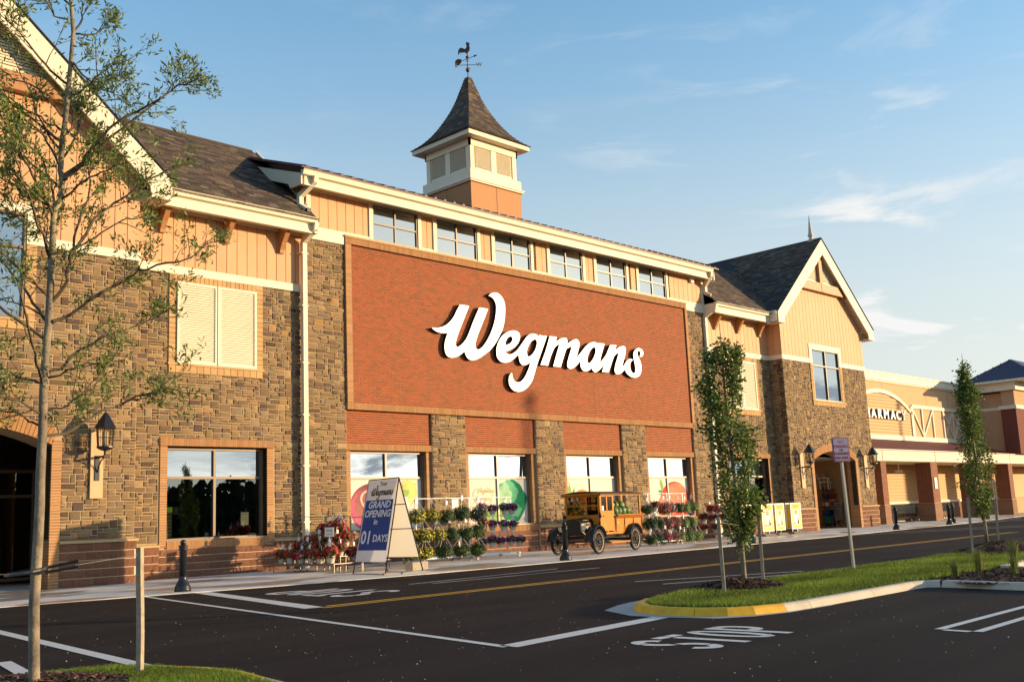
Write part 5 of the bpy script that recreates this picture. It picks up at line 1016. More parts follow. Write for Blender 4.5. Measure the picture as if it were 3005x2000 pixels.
# canopy
b=MB(); b.add([(52.2,.2,4.04),(77.6,.2,4.04),(76.2,YP,5.04),(52.2,YP,5.04)],[(0,1,2,3)]); b.add([(77.6,.2,4.04),(77.6,YP,4.04),(76.2,YP,5.04)],[(0,1,2)])
obj('canopy_roof',b,m_redroof,ph)
m_fas=mat('cream_fascia',(.66,.56,.43),.6,ns=2,na=.04)
for x0,x1 in ((52.2,55.12),(55.2,62.08),(62.16,68.2),(68.28,74.28),(74.36,90)):
    for i in range(3): pbox('fascia_board',x0,x1,.28-.0*i,.40,3.44+.2*i+.006,3.44+.2*(i+1)-.004,m_fas)
pbox('canopy_soffit',44.5,90,.40,YP,3.50,3.56,m_fas); pbox('canopy_edge',52.2,90,.2,.34,4.045,4.09,m_fas); pbox('beam',52.2,90,.402,.6,3.42,3.5,m_fas)
# back wall under the canopy
z=1.2
while z<3.5:
    b=MB()
    for (x0,x1) in ((44.3,53.2),(54.6,67.0),(69.2,79.2),(81,90)):
        b.add([(x0,YP-.06,z),(x1,YP-.06,z),(x1,YP-.02,z+.19),(x0,YP-.02,z+.19),(x0,YP,z),(x1,YP,z),(x1,YP,z+.19)],[(0,1,2,3),(0,4,5,1)])
    obj('lap_board',b,m_lap,ph); z+=.2
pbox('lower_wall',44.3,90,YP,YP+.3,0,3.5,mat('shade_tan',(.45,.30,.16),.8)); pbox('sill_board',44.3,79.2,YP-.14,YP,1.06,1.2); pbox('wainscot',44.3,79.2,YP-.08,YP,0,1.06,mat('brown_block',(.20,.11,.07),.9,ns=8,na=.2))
RB=(.19,.065,.036)
bk3=[]
def brick_col(x0,x1,y0,y1,z1=3.44,lowblock=True,par=None):
    core=MB(); core.box(x0+.008,x1-.008,y0+.008,y1-.008,0,z1)
    n=int((z1-1.05)/.0667); 
    for j in range(n):
        z=1.07+j*.0667; off=.1 if j%2 else 0
        x=x0-off
        while x<x1-.02:
            a=max(x,x0)+.004;b_=min(x+.2,x1)-.004; x+=.204
            if b_-a>.03: bk3.append(boxp(a,b_,y0,y0+.05,z+.005,z+.0617,jit(RB,.12)))
        y=y0+off*.5
        while y<y1-.02:
            a=y+.004;b_=min(y+.2,y1)-.004; y+=.204
            if b_-a>.03: bk3.append(boxp(x0,x0+.05,a+.05 if a<y0+.02 else a,b_,z+.005,z+.0617,jit(RB,.12)))
    bl=[]
    for j in range(5):
        bl.append(boxp(x0-.03,x1+.03,y0-.03,y1+.03,j*.21+.006,(j+1)*.21-.004,jit((.27,.15,.09),.06)))
    c=obj('column',core,m_mortar_r,ph)
    for p in bl: q=MB(); q.add(p[0],p[1],p[2]); obj('block',q,m_block,c)
for x0,x1 in ((55.12,55.78),(61.65,62.62),(68.05,68.95),(74.2,74.95),(81,81.9)): brick_col(x0,x1,.42,1.35)
brick_col(67.05,67.75,3.1,3.45,3.5); brick_col(53.3,54.3,3.1,3.45,3.5)
bwp=obj('brick_face',(lambda q:(q.box(61.7,62.5,.5,.6,2,2.5),q)[1])(MB()),m_mortar_r,ph); emit_pieces('brick',bk3,m_brick,bwp,300,'brick_field')
pbox('pilaster_trim',67.8,68.5,3.3,3.5,0,3.5,m_fas)
pbox('door_trim',79.2,81.0,YP-.12,YP-.0,0,2.5); pbox('door',79.4,80.8,YP-.15,YP-.05,0,2.35,mat('grey_door',(.38,.34,.28),.5))
# deep jamb wall of the archway and walkway side
b=MB(); b.box(43.8,52.1,.3,3.5,3.9,4.0); obj('passage_ceiling',b,m_stucco,store)
b=MB(); b.box(43.8,44.0,.12,3.5,0,3.9); obj('passage_wall',b,m_stucco,store)
# left vestibule behind the near arch: deep dark recess with storefront
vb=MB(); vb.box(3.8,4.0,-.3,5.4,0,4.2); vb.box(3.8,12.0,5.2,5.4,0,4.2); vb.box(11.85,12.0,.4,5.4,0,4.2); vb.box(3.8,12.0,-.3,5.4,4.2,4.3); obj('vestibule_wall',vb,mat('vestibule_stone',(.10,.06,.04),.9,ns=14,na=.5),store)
window('storefront',5.0,11.2,.1,3.0,3.6,[6.4,7.6,8.8,10.0],[2.3],g_low,g_low,fw=.08)
vl=MB(); vl.box(9.3,9.36,3.9,3.96,.5,2.6); vl.box(10.4,10.5,3.9,3.96,.4,2.5); vl.box(10.7,10.8,3.9,3.96,.4,2.5); obj('interior_shelf_post',vl,mat('interior_gold',(.35,.22,.06),.6),store)
# interior rooms behind the shop glass
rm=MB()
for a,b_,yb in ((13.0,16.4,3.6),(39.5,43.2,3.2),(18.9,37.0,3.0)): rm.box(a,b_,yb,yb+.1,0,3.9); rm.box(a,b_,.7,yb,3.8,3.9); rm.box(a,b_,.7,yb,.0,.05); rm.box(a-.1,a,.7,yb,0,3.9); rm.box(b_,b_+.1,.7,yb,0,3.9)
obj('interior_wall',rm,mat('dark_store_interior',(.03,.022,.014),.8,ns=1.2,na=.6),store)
def sheet(name,x0,x1,z0,z1,Y,mm,par): b=MB(); b.box(x0,x1,Y,Y+.004,z0,z1); return obj(name,b,mm,par)
# left window notices and displays
tagm=lambda n,c,r=.6:mat(n,c,r)
pst=thing('window_poster','narrow white poster with green head inside the shop window beside the left jamb','poster',(13.4,.42,1),world=True)
sheet('paper',13.27,13.50,1.05,1.84,.40,tagm('poster_paper',(.6,.6,.5)),pst); sheet('head_band',13.27,13.50,1.70,1.84,.392,tagm('lime_green',(.18,.5,.06)),pst)
for i in range(6): sheet('print',13.31,13.46,1.12+i*.09,1.15+i*.09,.392,tagm('grey_print',(.15,.15,.14)),pst)
nt_=thing('window_notice','small white notice with blue edge stuck at the right side of the left shop window','notice',(15.6,.42,1.3),world=True)
sheet('paper',15.52,15.80,1.28,1.68,.40,tagm('notice_blue',(.1,.3,.42)),nt_); sheet('print',15.54,15.78,1.30,1.65,.394,tagm('poster_paper',(.6,.6,.5)),nt_)
for i,(a,c) in enumerate(((1.58,1.62),(1.52,1.535),(1.46,1.475),(1.40,1.41))): sheet('print_line',15.57,15.75,a,c,.388,tagm('grey_print',(.1,.1,.1)),nt_)
itm=MB()
for x,z0,z1 in ((14.0,1.7,2.2),(14.25,1.9,2.3),(15.55,1.0,2.1),(15.9,1.3,2.1),(15.75,1.6,2.4)): itm.box(x,x+.09,2.4,2.5,z0,z1)
obj('interior_light_panel',itm,MATS['interior_gold'],store)
b=MB(); b.lathe([(0,0),(.55,0),(.55,.02),(0,.02)],0,0,28); 
for i,v in enumerate(b.v): b.v[i]=(14.75+v[0],2.2+v[2],2.55+v[1])
rs=obj('round_hanging_sign',b,mat('dim_board',(.16,.11,.06),.7),store)
fs=thing('number_sign','small pink number five sign hanging inside the left shop window','sign',(13.8,1.2,1.75),world=True)
sheet('board',13.78,14.08,1.66,1.86,1.2,tagm('dim_pink',(.35,.25,.3)),fs); txt('digit','5',.2,(13.93,1.19,1.69),(1,0,0),(0,0,1),tagm('magenta_ink',(.3,.02,.12)),fs,ext=.002)
# vinyl produce graphics on the lower panes
FILM=mat('window_film',(.66,.62,.54),.85,spec=.08,ns=.6,na=.1)
def film(name,x0,x1,label): 
    t=thing(name,label,'window graphic',((x0+x1)/2,.3,1),world=True); b=MB(); xm=(x0+x1)/2-.02
    b.box(x0+.27,xm-.035,.302,.306,1.02,2.545); b.box(xm+.035,x1-.27,.302,.306,1.02,2.545); obj('white_film',b,FILM,t); return t
lay=[0]
def ell(name,par,cx,cz,rx,rz,mm,x0,x1,zlo=1.02,zhi=2.54,gap=None,n=40,rot=0,wob=0):
    pts=[]
    for i in range(n):
        a=2*math.pi*i/n; w_=1+wob*math.sin(a*5+1)+wob*.6*math.sin(a*9); u=rx*math.cos(a)*w_; v=rz*math.sin(a)*w_
        pts.append((cx+u*math.cos(rot)-v*math.sin(rot),cz+u*math.sin(rot)+v*math.cos(rot)))
    clip_poly(name,par,pts,mm,x0,x1,zlo,zhi,gap)
def cliphalf(P,ax,val,keep_less):
    o=[]
    for i in range(len(P)):
        a=P[i];b_=P[(i+1)%len(P)]; ia=(a[ax]<=val)==keep_less; ib=(b_[ax]<=val)==keep_less
        if ia: o.append(a)
        if ia!=ib:
            t=(val-a[ax])/(b_[ax]-a[ax]); o.append((a[0]+(b_[0]-a[0])*t,a[1]+(b_[1]-a[1])*t))
    return o
def clip_poly(name,par,pts,mm,x0,x1,zlo,zhi,gap=None):
    lay[0]+=1; y=.3005-.0012*(lay[0]%7+1)
    segs=[(x0,x1)] if gap is None else [(x0,gap-.035),(gap+.035,x1)]
    b=MB()
    for a,c in segs:
        P=cliphalf(cliphalf(cliphalf(cliphalf(pts,0,a,False),0,c,True),1,zlo,False) if True else pts,1,zhi,True)
        if len(P)>2: b.add([(p[0],y,p[1]) for p in P],[tuple(range(len(P)))])
    if b.v: obj(name,b,mm,par)
def heart(cx,cz,s):
    return [(cx+s*.0625*16*math.sin(t)**3,cz+s*.0625*(13*math.cos(t)-5*math.cos(2*t)-2*math.cos(3*t)-math.cos(4*t))) for t in [2*math.pi*i/48 for i in range(48)]]
def ring(name,par,P,th,mm,x0,x1,gap):
    lay[0]+=1; y=.3005-.0012*(lay[0]%7+1)-.0004; b=MB(); cx=sum(p[0] for p in P)/len(P); cz=sum(p[1] for p in P)/len(P); k=len(P); vs=[];fs=[]
    for i,p in enumerate(P): vs+=[(p[0],y,p[1]),(cx+(p[0]-cx)*(1-th),y,cz+(p[1]-cz)*(1-th))]
    fs=[]
    for i in range(k):
        j=(i+1)%k
        if all(x0<vs[q][0]<x1 and abs(vs[q][0]-gap)>.03 for q in (2*i,2*j)): fs.append((2*i,2*j,2*j+1,2*i+1))
    b.add(vs,fs); obj(name,b,mm,par)
C_=lambda n,c:mat('print_'+n,c,.85,ns=2.2,na=.35,spec=.08)
def wm(par,org,h,mm,y,name='script_word',ux=None):
    # small copy of the script store name; org lower left, h overall height
    s=h/3.45
    for Lp,H in ((LOGO_W,[]),(LOGO_EG,LOGO_HOLES[:2]),(LOGO_MANS,LOGO_HOLES[2:])):
        U=ux or Vector((1,0,0)); 
        flat_poly(name,[p for p in Lp[::2]],[h_[::2] for h_ in H],lambda u,v,w_:Vector(org)+U*((u-22.26)*s)+Vector((0,-w_,(v-5.55)*s)),.001,mm,par)
pk=C_('pink',(.75,.50,.45)); dbp=C_('beet',(.28,.09,.10)); pur=C_('purple',(.10,.03,.12)); mag=C_('magenta',(.48,.12,.18)); gg=C_('leaf',(.10,.30,.10)); ylw=C_('pale_yellow',(.62,.55,.18)); lg_=C_('light_green',(.25,.40,.10)); dgr=C_('deep_green',(.02,.20,.09)); org_=C_('orange',(.70,.20,.06)); rdd=C_('red',(.62,.07,.04)); gold=C_('gold',(.60,.45,.18))
f1=film('window_graphic',18.88,22.29,'white window film with a purple beet and heart behind the tent sign'); G1=(19.15,22.02,1.02,2.54,20.565)
ell('beet_body',f1,20.05,1.70,.86,.72,dbp,*G1); ell('beet_side',f1,19.72,1.62,.50,.60,mag,*G1,rot=.2); ell('beet_shade',f1,20.2,1.35,.35,.3,pur,*G1,wob=.08); ell('beet_patch',f1,19.98,1.78,.6,.5,C_('rose_brown',(.33,.14,.12)),*G1)
ring('heart_outline',f1,heart(20.1,1.82,.52),.14,pk,19.15,22.02,20.565); wm(f1,(19.80,.2925,1.86),.30,pk,0); txt('word','Veggies',.26,(20.10,.292,1.66),(1,0,0),(0,0,1),pk,f1,ext=.0005)
ell('pepper_leaf',f1,21.5,2.35,.28,.18,ylw,*G1,wob=.15); ell('pepper_body',f1,21.65,2.08,.18,.34,ylw,*G1,rot=-.2,wob=.08); ell('pepper_tip',f1,21.35,2.18,.15,.2,lg_,*G1,rot=.5)
f2=film('window_graphic',23.75,27.19,'white window film with a green broccoli head behind the hanging basket rack'); G2=(24.02,26.92,1.02,2.54,25.45)
ell('broccoli_head',f2,26.15,1.78,.72,.70,dgr,*G2,wob=.05); ell('broccoli_top',f2,25.95,2.06,.50,.42,C_('sea_green',(.12,.38,.22)),*G2,wob=.07); ell('broccoli_light',f2,25.8,1.95,.32,.45,C_('mint',(.30,.50,.30)),*G2,wob=.1); ell('broccoli_light',f2,26.3,1.45,.3,.22,C_('sea_green',(.12,.38,.22)),*G2,wob=.1); ell('stalk',f2,25.2,1.3,.5,.2,lg_,*G2)
ring('heart_outline',f2,heart(24.75,1.88,.48),.10,gold,24.02,26.92,25.45); wm(f2,(24.46,.2925,2.0),.26,gold,0); txt('word','Veggies',.24,(24.75,.292,1.80),(1,0,0),(0,0,1),gold,f2,ext=.0005)
f3=film('window_graphic',28.67,32.11,'white window film with an orange carrot top above the old truck roof'); G3=(28.94,31.84,1.02,2.54,30.37)
ell('carrot',f3,29.9,1.85,.42,.28,org_,*G3); ell('stem',f3,29.25,1.9,.10,.45,lg_,*G3,rot=.15,wob=.15); ell('stem',f3,29.38,1.8,.06,.4,gg,*G3,rot=-.2,wob=.1)
f4=film('window_graphic',33.6,36.95,'white window film with a big red tomato behind the right flower rack'); G4=(33.87,36.68,1.02,2.54,35.255)
ell('tomato_body',f4,35.75,1.45,1.05,.95,rdd,*G4); ell('tomato_light',f4,35.85,1.85,.75,.5,C_('coral',(.75,.22,.13)),*G4); ell('tomato_left',f4,35.0,1.35,.45,.5,C_('coral',(.75,.22,.13)),*G4); ell('calyx',f4,35.0,1.97,.35,.12,gg,*G4,wob=.25); ell('stem',f4,34.9,2.2,.09,.32,lg_,*G4,rot=.3); ring('heart_outline',f4,heart(35.9,1.62,.42),.12,org_,33.87,36.68,35.255)
# ============================================================ tower at far right
tw=thing('corner_tower','far brick and stucco corner tower with purple metal hip roof','building',(76,0,0),world=True)
def tbx(nm,*a,mm): b=MB(); b.box(*a); return obj(nm,b,mm,tw)
tbx('wall',75.9,92,.35,4,3.9,8.4,mm=mat('tower_stucco',(.50,.30,.17),.85,ns=2,na=.06)); tbx('brick_pier',75.5,78.3,-.1,.9,4.1,7.2,mm=mat('far_red_brick',(.16,.05,.032),.85,ns=10,na=.2)); tbx('pier_cap',75.4,78.4,-.2,1.0,7.2,7.45,mm=m_cream); tbx('pier_top',75.6,78.2,-.05,.8,7.45,8.5,mm=MATS['tower_stucco']); tbx('cornice',75.3,92,-.3,3.2,8.5,8.95,mm=m_cream); tbx('band',75.86,92,.34,4,7.2,7.42,mm=m_cream); tbx('cornice_cap',75.2,92,-.4,3.3,8.95,9.06,mm=m_cream)
m_pur=mat('purple_metal_roof',(.055,.03,.048),.45,spec=.4)
b=MB(); b.add([(74.9,3.4,9.2),(74.9,-2.2,9.2),(77.7,.6,10.9)],[(0,1,2)]); b.add([(74.9,3.4,9.2),(77.7,.6,10.9),(90,.6,10.9),(92,3.4,9.2)],[(0,1,2,3)]); b.add([(74.9,-2.2,9.2),(92,-2.2,9.2),(90,.6,10.9),(77.7,.6,10.9)],[(0,1,2,3)])
ro=obj('hip_roof',b,m_pur,tw)
for i in range(13):
    y=3.2-i*.42; t=max(0,1-abs(y-.6)/2.8); xx=74.9+2.8*t; zz=9.2+1.7*t
    b=MB(); b.tube([(74.9,y,9.14),(xx,y,zz+.03)],.03,4); obj('roof_seam',b,m_pur,ro)
b=MB(); b.box(74.9,92,-2.2,3.4,9.06,9.2); obj('eave_fascia',b,m_cream,tw)
# ============================================================ street furniture
def bollard(name,label,loc,group):
    t=thing(name,label,'bollard',loc,0,group)
    b=MB(); b.lathe([(.165,0),(.165,.05),(.15,.07),(.155,.10),(.13,.13),(.105,.19),(.085,.22),(.08,.26),(.08,.30)],0,0,20); obj('base',b,m_black,t,True)
    b=MB(); b.lathe([(.076,.30),(.072,.80),(.09,.81),(.09,.835),(.075,.84),(.075,.86),(.095,.87),(.095,.89),(.06,.905),(.045,.92)],0,0,20); obj('post',b,m_black,t,True)
    b=MB(); b.sphere((0,0,.955),.058,14,8); obj('ball_finial',b,m_black,t,True); return t
bo=bollard('bollard','nearest black bollard, on the sidewalk edge by the near brick archway',(10.49,-5.85,.016),'black bollards along the sidewalk edge')
for p,l in (((21.1,-6.6,.016),'black bollard standing in front of the old truck radiator'),((30.9,-6.25,.016),'black bollard almost hidden behind the middle columnar tree'),((43.79,-5.35,.016),'black bollard right of the no parking sign before the cart bay'),((50.6,-4.85,.016),'black bollard, right one of the pair before the second cart bay'),((54.2,-3.6,.016),'black bollard, left one of the pair before the second cart bay'),((61.5,-2.6,.016),'farthest black bollard behind the far columnar tree')):
    dup(bo,p,0,l)
def lantern(label,x,yw,z0,k=1):
    t=thing('wall_lantern',label,'lantern',(x,yw,z0),0,'black wall lanterns on tan boards')
    b=MB(); b.box(-.155,.155,-.05,.0,-.98,.66); obj('back_board',b,mat('lantern_board_paint',(.60,.38,.20),.6,ns=3,na=.05),t)
    b=MB(); b.box(-.055,.055,-.075,-.05,-.56,.04); b.box(-.03,.03,-.50,-.075,-.03,.02); b.tube([(0,-.09,-.36),(0,-.14,-.22),(0,-.26,-.10),(0,-.42,-.03)],.016,6); b.tube([(0,-.47,-.03),(0,-.47,.15)],.028,8); obj('arm',b,m_black,t)
    f=MB(); hb,ht=.155,.185; z0_,z1_=.22,.66; n=6
    import math as M_
    P=lambda i,r_,z_:(r_*M_.cos(M_.pi/3*i+.26),-.47+r_*M_.sin(M_.pi/3*i+.26),z_)
    for i in range(n):
        f.tube([P(i,hb+.03,z0_),P(i,ht+.03,z1_)],.011,5); f.tube([P(i,.2,.44),P(i+1,.2,.44)],.006,4,cap=False)
        a=P(i,.185,z0_);c=P(i+1,.185,z0_);d=P(i+1,.215,z1_);e=P(i,.215,z1_); mid0=tuple((u+v)/2 for u,v in zip(a,c)); mid1=tuple((u+v)/2 for u,v in zip(d,e)); f.tube([mid0,mid1],.006,4,cap=False)
        f.tube([a,c],.012,4,cap=False); f.tube([d,e],.012,4,cap=False)
    obj('cage',f,m_black,t)
    b=MB(); b.lathe([(.03,.12),(.13,.15),(.20,.20),(.20,.225),(.0,.226)],0,-.47,12); obj('bottom_pan',b,m_black,t)
    b=MB(); b.lathe([(.285,.655),(.27,.68),(.16,.86),(.06,1.01),(.05,1.03),(0,1.05)],0,-.47,6); b.sphere((0,-.47,1.07),.022,8,6); b.tube([(0,-.47,1.05),(0,-.47,1.16)],[.012,.002],6); obj('roof_cap',b,m_black,t)
    g_=MB()
    for i in range(n): g_.add([P(i,.178,z0_+.01),P(i+1,.178,z0_+.01),P(i+1,.208,z1_-.01),P(i,.208,z1_-.01)],[(0,1,2,3)])
    obj('glass',g_,g_lamp,t)
    b=MB(); b.lathe([(.07,.24),(.075,.58),(.02,.62)],0,-.47,12); obj('inner_globe',b,mat('milk_glass',(.75,.6,.42),.4),t,True); return t
lantern('black wall lantern beside the near arch, above the left shop window',10.985,-.62,3.04)
lantern('black wall lantern left of the far arch',44.68,-.62,2.98); lantern('black wall lantern right of the far arch at the building corner',51.15,-.62,2.96)
# tent sign
m_banner=mat('white_banner',(.72,.70,.72),.55,spec=.3,trans=.25); m_blue=mat('blue_banner_print',(.018,.06,.25),.5,ns=3,na=.1); m_tub=mat('black_tube',(.015,.012,.012),.4,spec=.5)
ts=thing('tent_sign','tall white and blue tent sign with store name and grand opening countdown','sign',(15.95,-5.45,.016),0)
ORIG.pop(ts.name,None)
# local: feet A(left near pair) from measurement
LA=Vector((-.45,.70,0)); LB=Vector((-.60,-.72,0)); RA=Vector((.36,.40,0)); RB_=Vector((.46,-.82,0)); TA=Vector((.04,.64,2.22)); TB_=Vector((-.10,-.68,2.22))
b=MB()
for p,q in ((LA,TA),(LB,TB_),(RA,TA),(RB_,TB_),(TA,TB_),(LA,LB),(RA,RB_)): b.tube([tuple(p),tuple(q)],.016,6)
fl=lambda P,Q,t:P+(Q-P)*t
for t_ in (.125,): b.tube([tuple(fl(LA,TA,t_)),tuple(fl(LB,TB_,t_))],.012,6); b.tube([tuple(fl(RA,TA,t_+.03)),tuple(fl(RB_,TB_,t_+.03))],.012,6)
for t_ in (.46,.72): b.tube([tuple(fl(RA,TA,t_)),tuple(fl(RB_,TB_,t_))],.012,6)
b.box(-.66,-.30,-.76,-.68,.0,.03); b.box(-.2,.5,-.86,-.80,.0,.03) ; obj('tube_frame',b,m_tub,ts)
NL=(TB_-LB).cross(LA-LB).normalized(); NL=NL if NL.x<0 else -NL
def panel(P0,P1,Q1,Q0,off,t0,t1,mm,nm,s0=.02,s1=.98):
    # P along foot A->top, Q foot B -> top
    a=fl(P0,P1,t0);b_=fl(P0,P1,t1);c=fl(Q0,Q1,t1);d=fl(Q0,Q1,t0)
    e=lambda u,v,s:u+(v-u)*s
    pts=[e(a,d,s0)+off,e(a,d,s1)+off,e(b_,c,s1)+off,e(b_,c,s0)+off]; q=MB(); n=8;m_=4;vs=[];
    for i in range(n+1):
        for j in range(m_+1):
            u=i/n;v=j/m_; p=(pts[0]*(1-v)+pts[1]*v)*(1-u)+(pts[3]*(1-v)+pts[2]*v)*u; vs.append(tuple(p))
    q.add(vs,[(i*(m_+1)+j,i*(m_+1)+j+1,(i+1)*(m_+1)+j+1,(i+1)*(m_+1)+j) for i in range(n) for j in range(m_)]); return obj(nm,q,mm,ts)
panel(LA,TA,TB_,LB,NL*.02,.125,.99,m_banner,'left_banner'); panel(LA,TA,TB_,LB,NL*.024,.245,.775,m_blue,'blue_field',.05,.95)
NR=Vector((-NL.x,NL.y,NL.z)); 
panel(RA,TA,TB_,RB_,Vector((0,0,0)),.155,.99,mat('back_banner',(.66,.62,.52),.6,trans=.55),'right_banner')
uxl=(LB-LA).normalized(); uzl=((fl(LA,TA,1)-LA)-uxl*((TA-LA).dot(uxl))).normalized()
def banner_pt(s,t): a=fl(LA,TA,t); d=fl(LB,TB_,t); return a+(d-a)*s+NL*.03
def btxt(s,size,ss,t,mm,**k): p=banner_pt(ss,t); return txt('lettering',s,size,tuple(p),tuple(uxl),tuple(uzl),mm,ts,ext=.0015,**k)
m_ink=mat('black_ink',(.01,.01,.012),.5); m_wink=mat('white_ink',(.78,.76,.74),.5)
btxt('Your',.16,.56,.925,m_ink); 
pb=banner_pt(.16,.775)
s=.36/3.45
for Lp,H in ((LOGO_W,[]),(LOGO_EG,LOGO_HOLES[:2]),(LOGO_MANS,LOGO_HOLES[2:])):
    flat_poly('script_word',Lp[::2],[h_[::2] for h_ in H],lambda u,v,w_:pb+uxl*((u-22.26)*s*.86)+uzl*((v-5.55)*s),.001,m_ink,ts)
btxt('GRAND',.235,.52,.69,m_wink,bold=.006,shear=.18,sx=1.18); btxt('OPENING',.235,.50,.595,m_wink,bold=.006,shear=.18,sx=1.12); btxt('in',.20,.49,.515,m_wink,bold=.004,sx=1.2); btxt('01',.44,.26,.315,m_wink,bold=.008,sx=1.1); btxt('DAYS',.235,.71,.335,m_wink,bold=.005,sx=1.12)
p0=banner_pt(.2,.30);p1=banner_pt(.43,.30); 
cb=thing('concrete_block','grey hollow concrete block weighing down the tent sign','block',(16.38,-5.95,.05),.15)
for zz in (0,.2):
    b=MB()
    x0,x1,y0,y1=-.16,.16,-.12,.12
    for (a0,a1,b0,b1) in ((x0,x1,y0,y0+.03),(x0,x1,y1-.03,y1),(x0,x0+.03,y0+.03,y1-.03),(-.015,.015,y0+.03,y1-.03),(x1-.03,x1,y0+.03,y1-.03)): b.box(a0,a1,b0,b1,zz+.002,zz+.192)
    
    if zz==0: c0_=cb; obj('block_body',b,mat('grey_concrete_block',(.36,.31,.23),.9,ns=30,na=.2,bump=.4),c0_)
    else:
        cb2=dup(cb,(16.66,-5.86,.05),.1,'second grey hollow concrete block behind the first on the tent sign foot')

# tall car park lamp posts out to the right; their long shadows fall on the fronts
for lab,x,y,h in (('tall black car park lamp post, nearer one to the right of the view',70.1,-41.7,12.2),('tall black car park lamp post, farther one to the right of the view',100.8,-31.2,13.0)):
    t=thing('street_lamp',lab,'lamp post',(x,y,0),-.8,'car park lamp posts'); b=MB(); b.lathe([(.3,0),(.3,.8),(.0,.8)],0,0,16); obj('concrete_base',b,m_kerb,t); b=MB(); b.tube([(0,0,.8),(0,0,h)],[.16,.11],10); obj('pole',b,m_black,t)
    b=MB(); b.box(-.9,.9,-.06,.06,h-.1,h); b.box(-1.2,-.6,-.2,.2,h-.12,h+.06); b.box(.6,1.2,-.2,.2,h-.12,h+.06); obj('lamp_head',b,m_black,t)
# ============================================================ plants in pots
fr_=random.Random(77)
def leaf_mass(n,rx,rz,cz,cols,size,seed,droop=.3,shape='ball',cx=0,cy=0):
    r=random.Random(seed); b=MB()
    for _ in range(n):
        while True:
            x,y,z=(r.uniform(-1,1) for _ in range(3)); d=x*x+y*y+z*z
            if .25<d<1: break
        k=(.8+.25*r.random()); p=Vector((cx+x*rx*k,cy+y*rx*k,cz+z*rz*k)); s=size*r.uniform(.6,1.3)
        nrm=Vector((x,y,z+.3)).normalized(); t=nrm.cross(Vector((r.uniform(-1,1),r.uniform(-1,1),r.uniform(-1,1)))).normalized(); u=nrm.cross(t)
        nrm2=(nrm*r.uniform(-.5,.9)+t*.5).normalized(); c=jit(r.choice(cols),.2,r)
        b.add([tuple(p-t*s*.5),tuple(p+u*s*.4+nrm2*s*.15),tuple(p+t*s*.7),tuple(p-u*s*.4+nrm2*s*.1)],[(0,1,2,3)],c)
    return b
m_leaf=mat('plant_leaf',attr=True,rough=.55,spec=.3,trans=.2); m_petal=mat('petal',attr=True,rough=.6,spec=.2,trans=.25); m_pot=mat('white_plastic_pot',(.70,.66,.58),.45,spec=.4); m_gpot=mat('green_plastic_pot',(.05,.09,.05),.5); m_wire=mat('white_wire',(.68,.66,.6),.4)
GR=[(.05,.095,.02),(.07,.13,.025),(.035,.065,.02),(.10,.16,.04)]; DG=[(.025,.05,.015),(.04,.075,.02),(.02,.035,.015)]
def plant_proto(nm,label,cat,pot,lv,nl,rx,rz,fc,nf,fs,hook,seed,cone=True):
    t=thing(nm,label,cat,(0,0,0))
    b=MB(); 
    if pot: b.lathe([(.075,0),(.08,.01),(.115,.15),(.125,.15),(.125,.17),(.105,.17),(.10,.12)],0,0,14); obj('pot',b,m_pot,t,True)
    else: b.lathe([(.08,-.02),(.12,.10),(.10,.10)],0,0,10); obj('pot',b,m_gpot,t)
    cz=.24 if pot else .12
    obj('leaves',leaf_mass(nl,rx,rz,cz,lv,.06 if pot else .05,seed),m_leaf,t,kind='stuff')
    if nf: obj('flowers',leaf_mass(nf,rx*1.06,rz*1.06,cz+.01,fc,fs,seed+1),m_petal,t,kind='stuff')
    if hook:
        b=MB(); H=hook
        for k in range(4 if not pot else 2):
            a=k*math.pi/(2 if not pot else 1)+.5; b.tube([(rx*.75*math.cos(a),rx*.75*math.sin(a),cz+rz*.5),(0,0,cz+rz+H*.62)],.004,4,cap=False)
        z=cz+rz+H*.62; b.tube([(0,0,z),(0,0,z+H*.16),(.03,0,z+H*.3),(.045,0,z+H*.22)],.0055,5); obj('hanger',b,m_wire,t)
        b=MB(); b.box(-.035,.035,-.035,-.031,z-.13,z-.02); obj('care_tag',b,m_white,t)
    t.location=(0,0,-50); return t
RED=[(.62,.03,.025),(.70,.07,.04),(.50,.015,.03)]; PNK=[(.75,.22,.25),(.62,.10,.2),(.8,.3,.3)]; MG=[(.50,.03,.28),(.65,.08,.4),(.35,.03,.25)]; PU=[(.42,.20,.50),(.55,.3,.55),(.25,.08,.3)]; YE=[(.70,.50,.04),(.75,.6,.08),(.6,.42,.03)]; WH=[(.6,.55,.6),(.55,.35,.5)]
proto={}
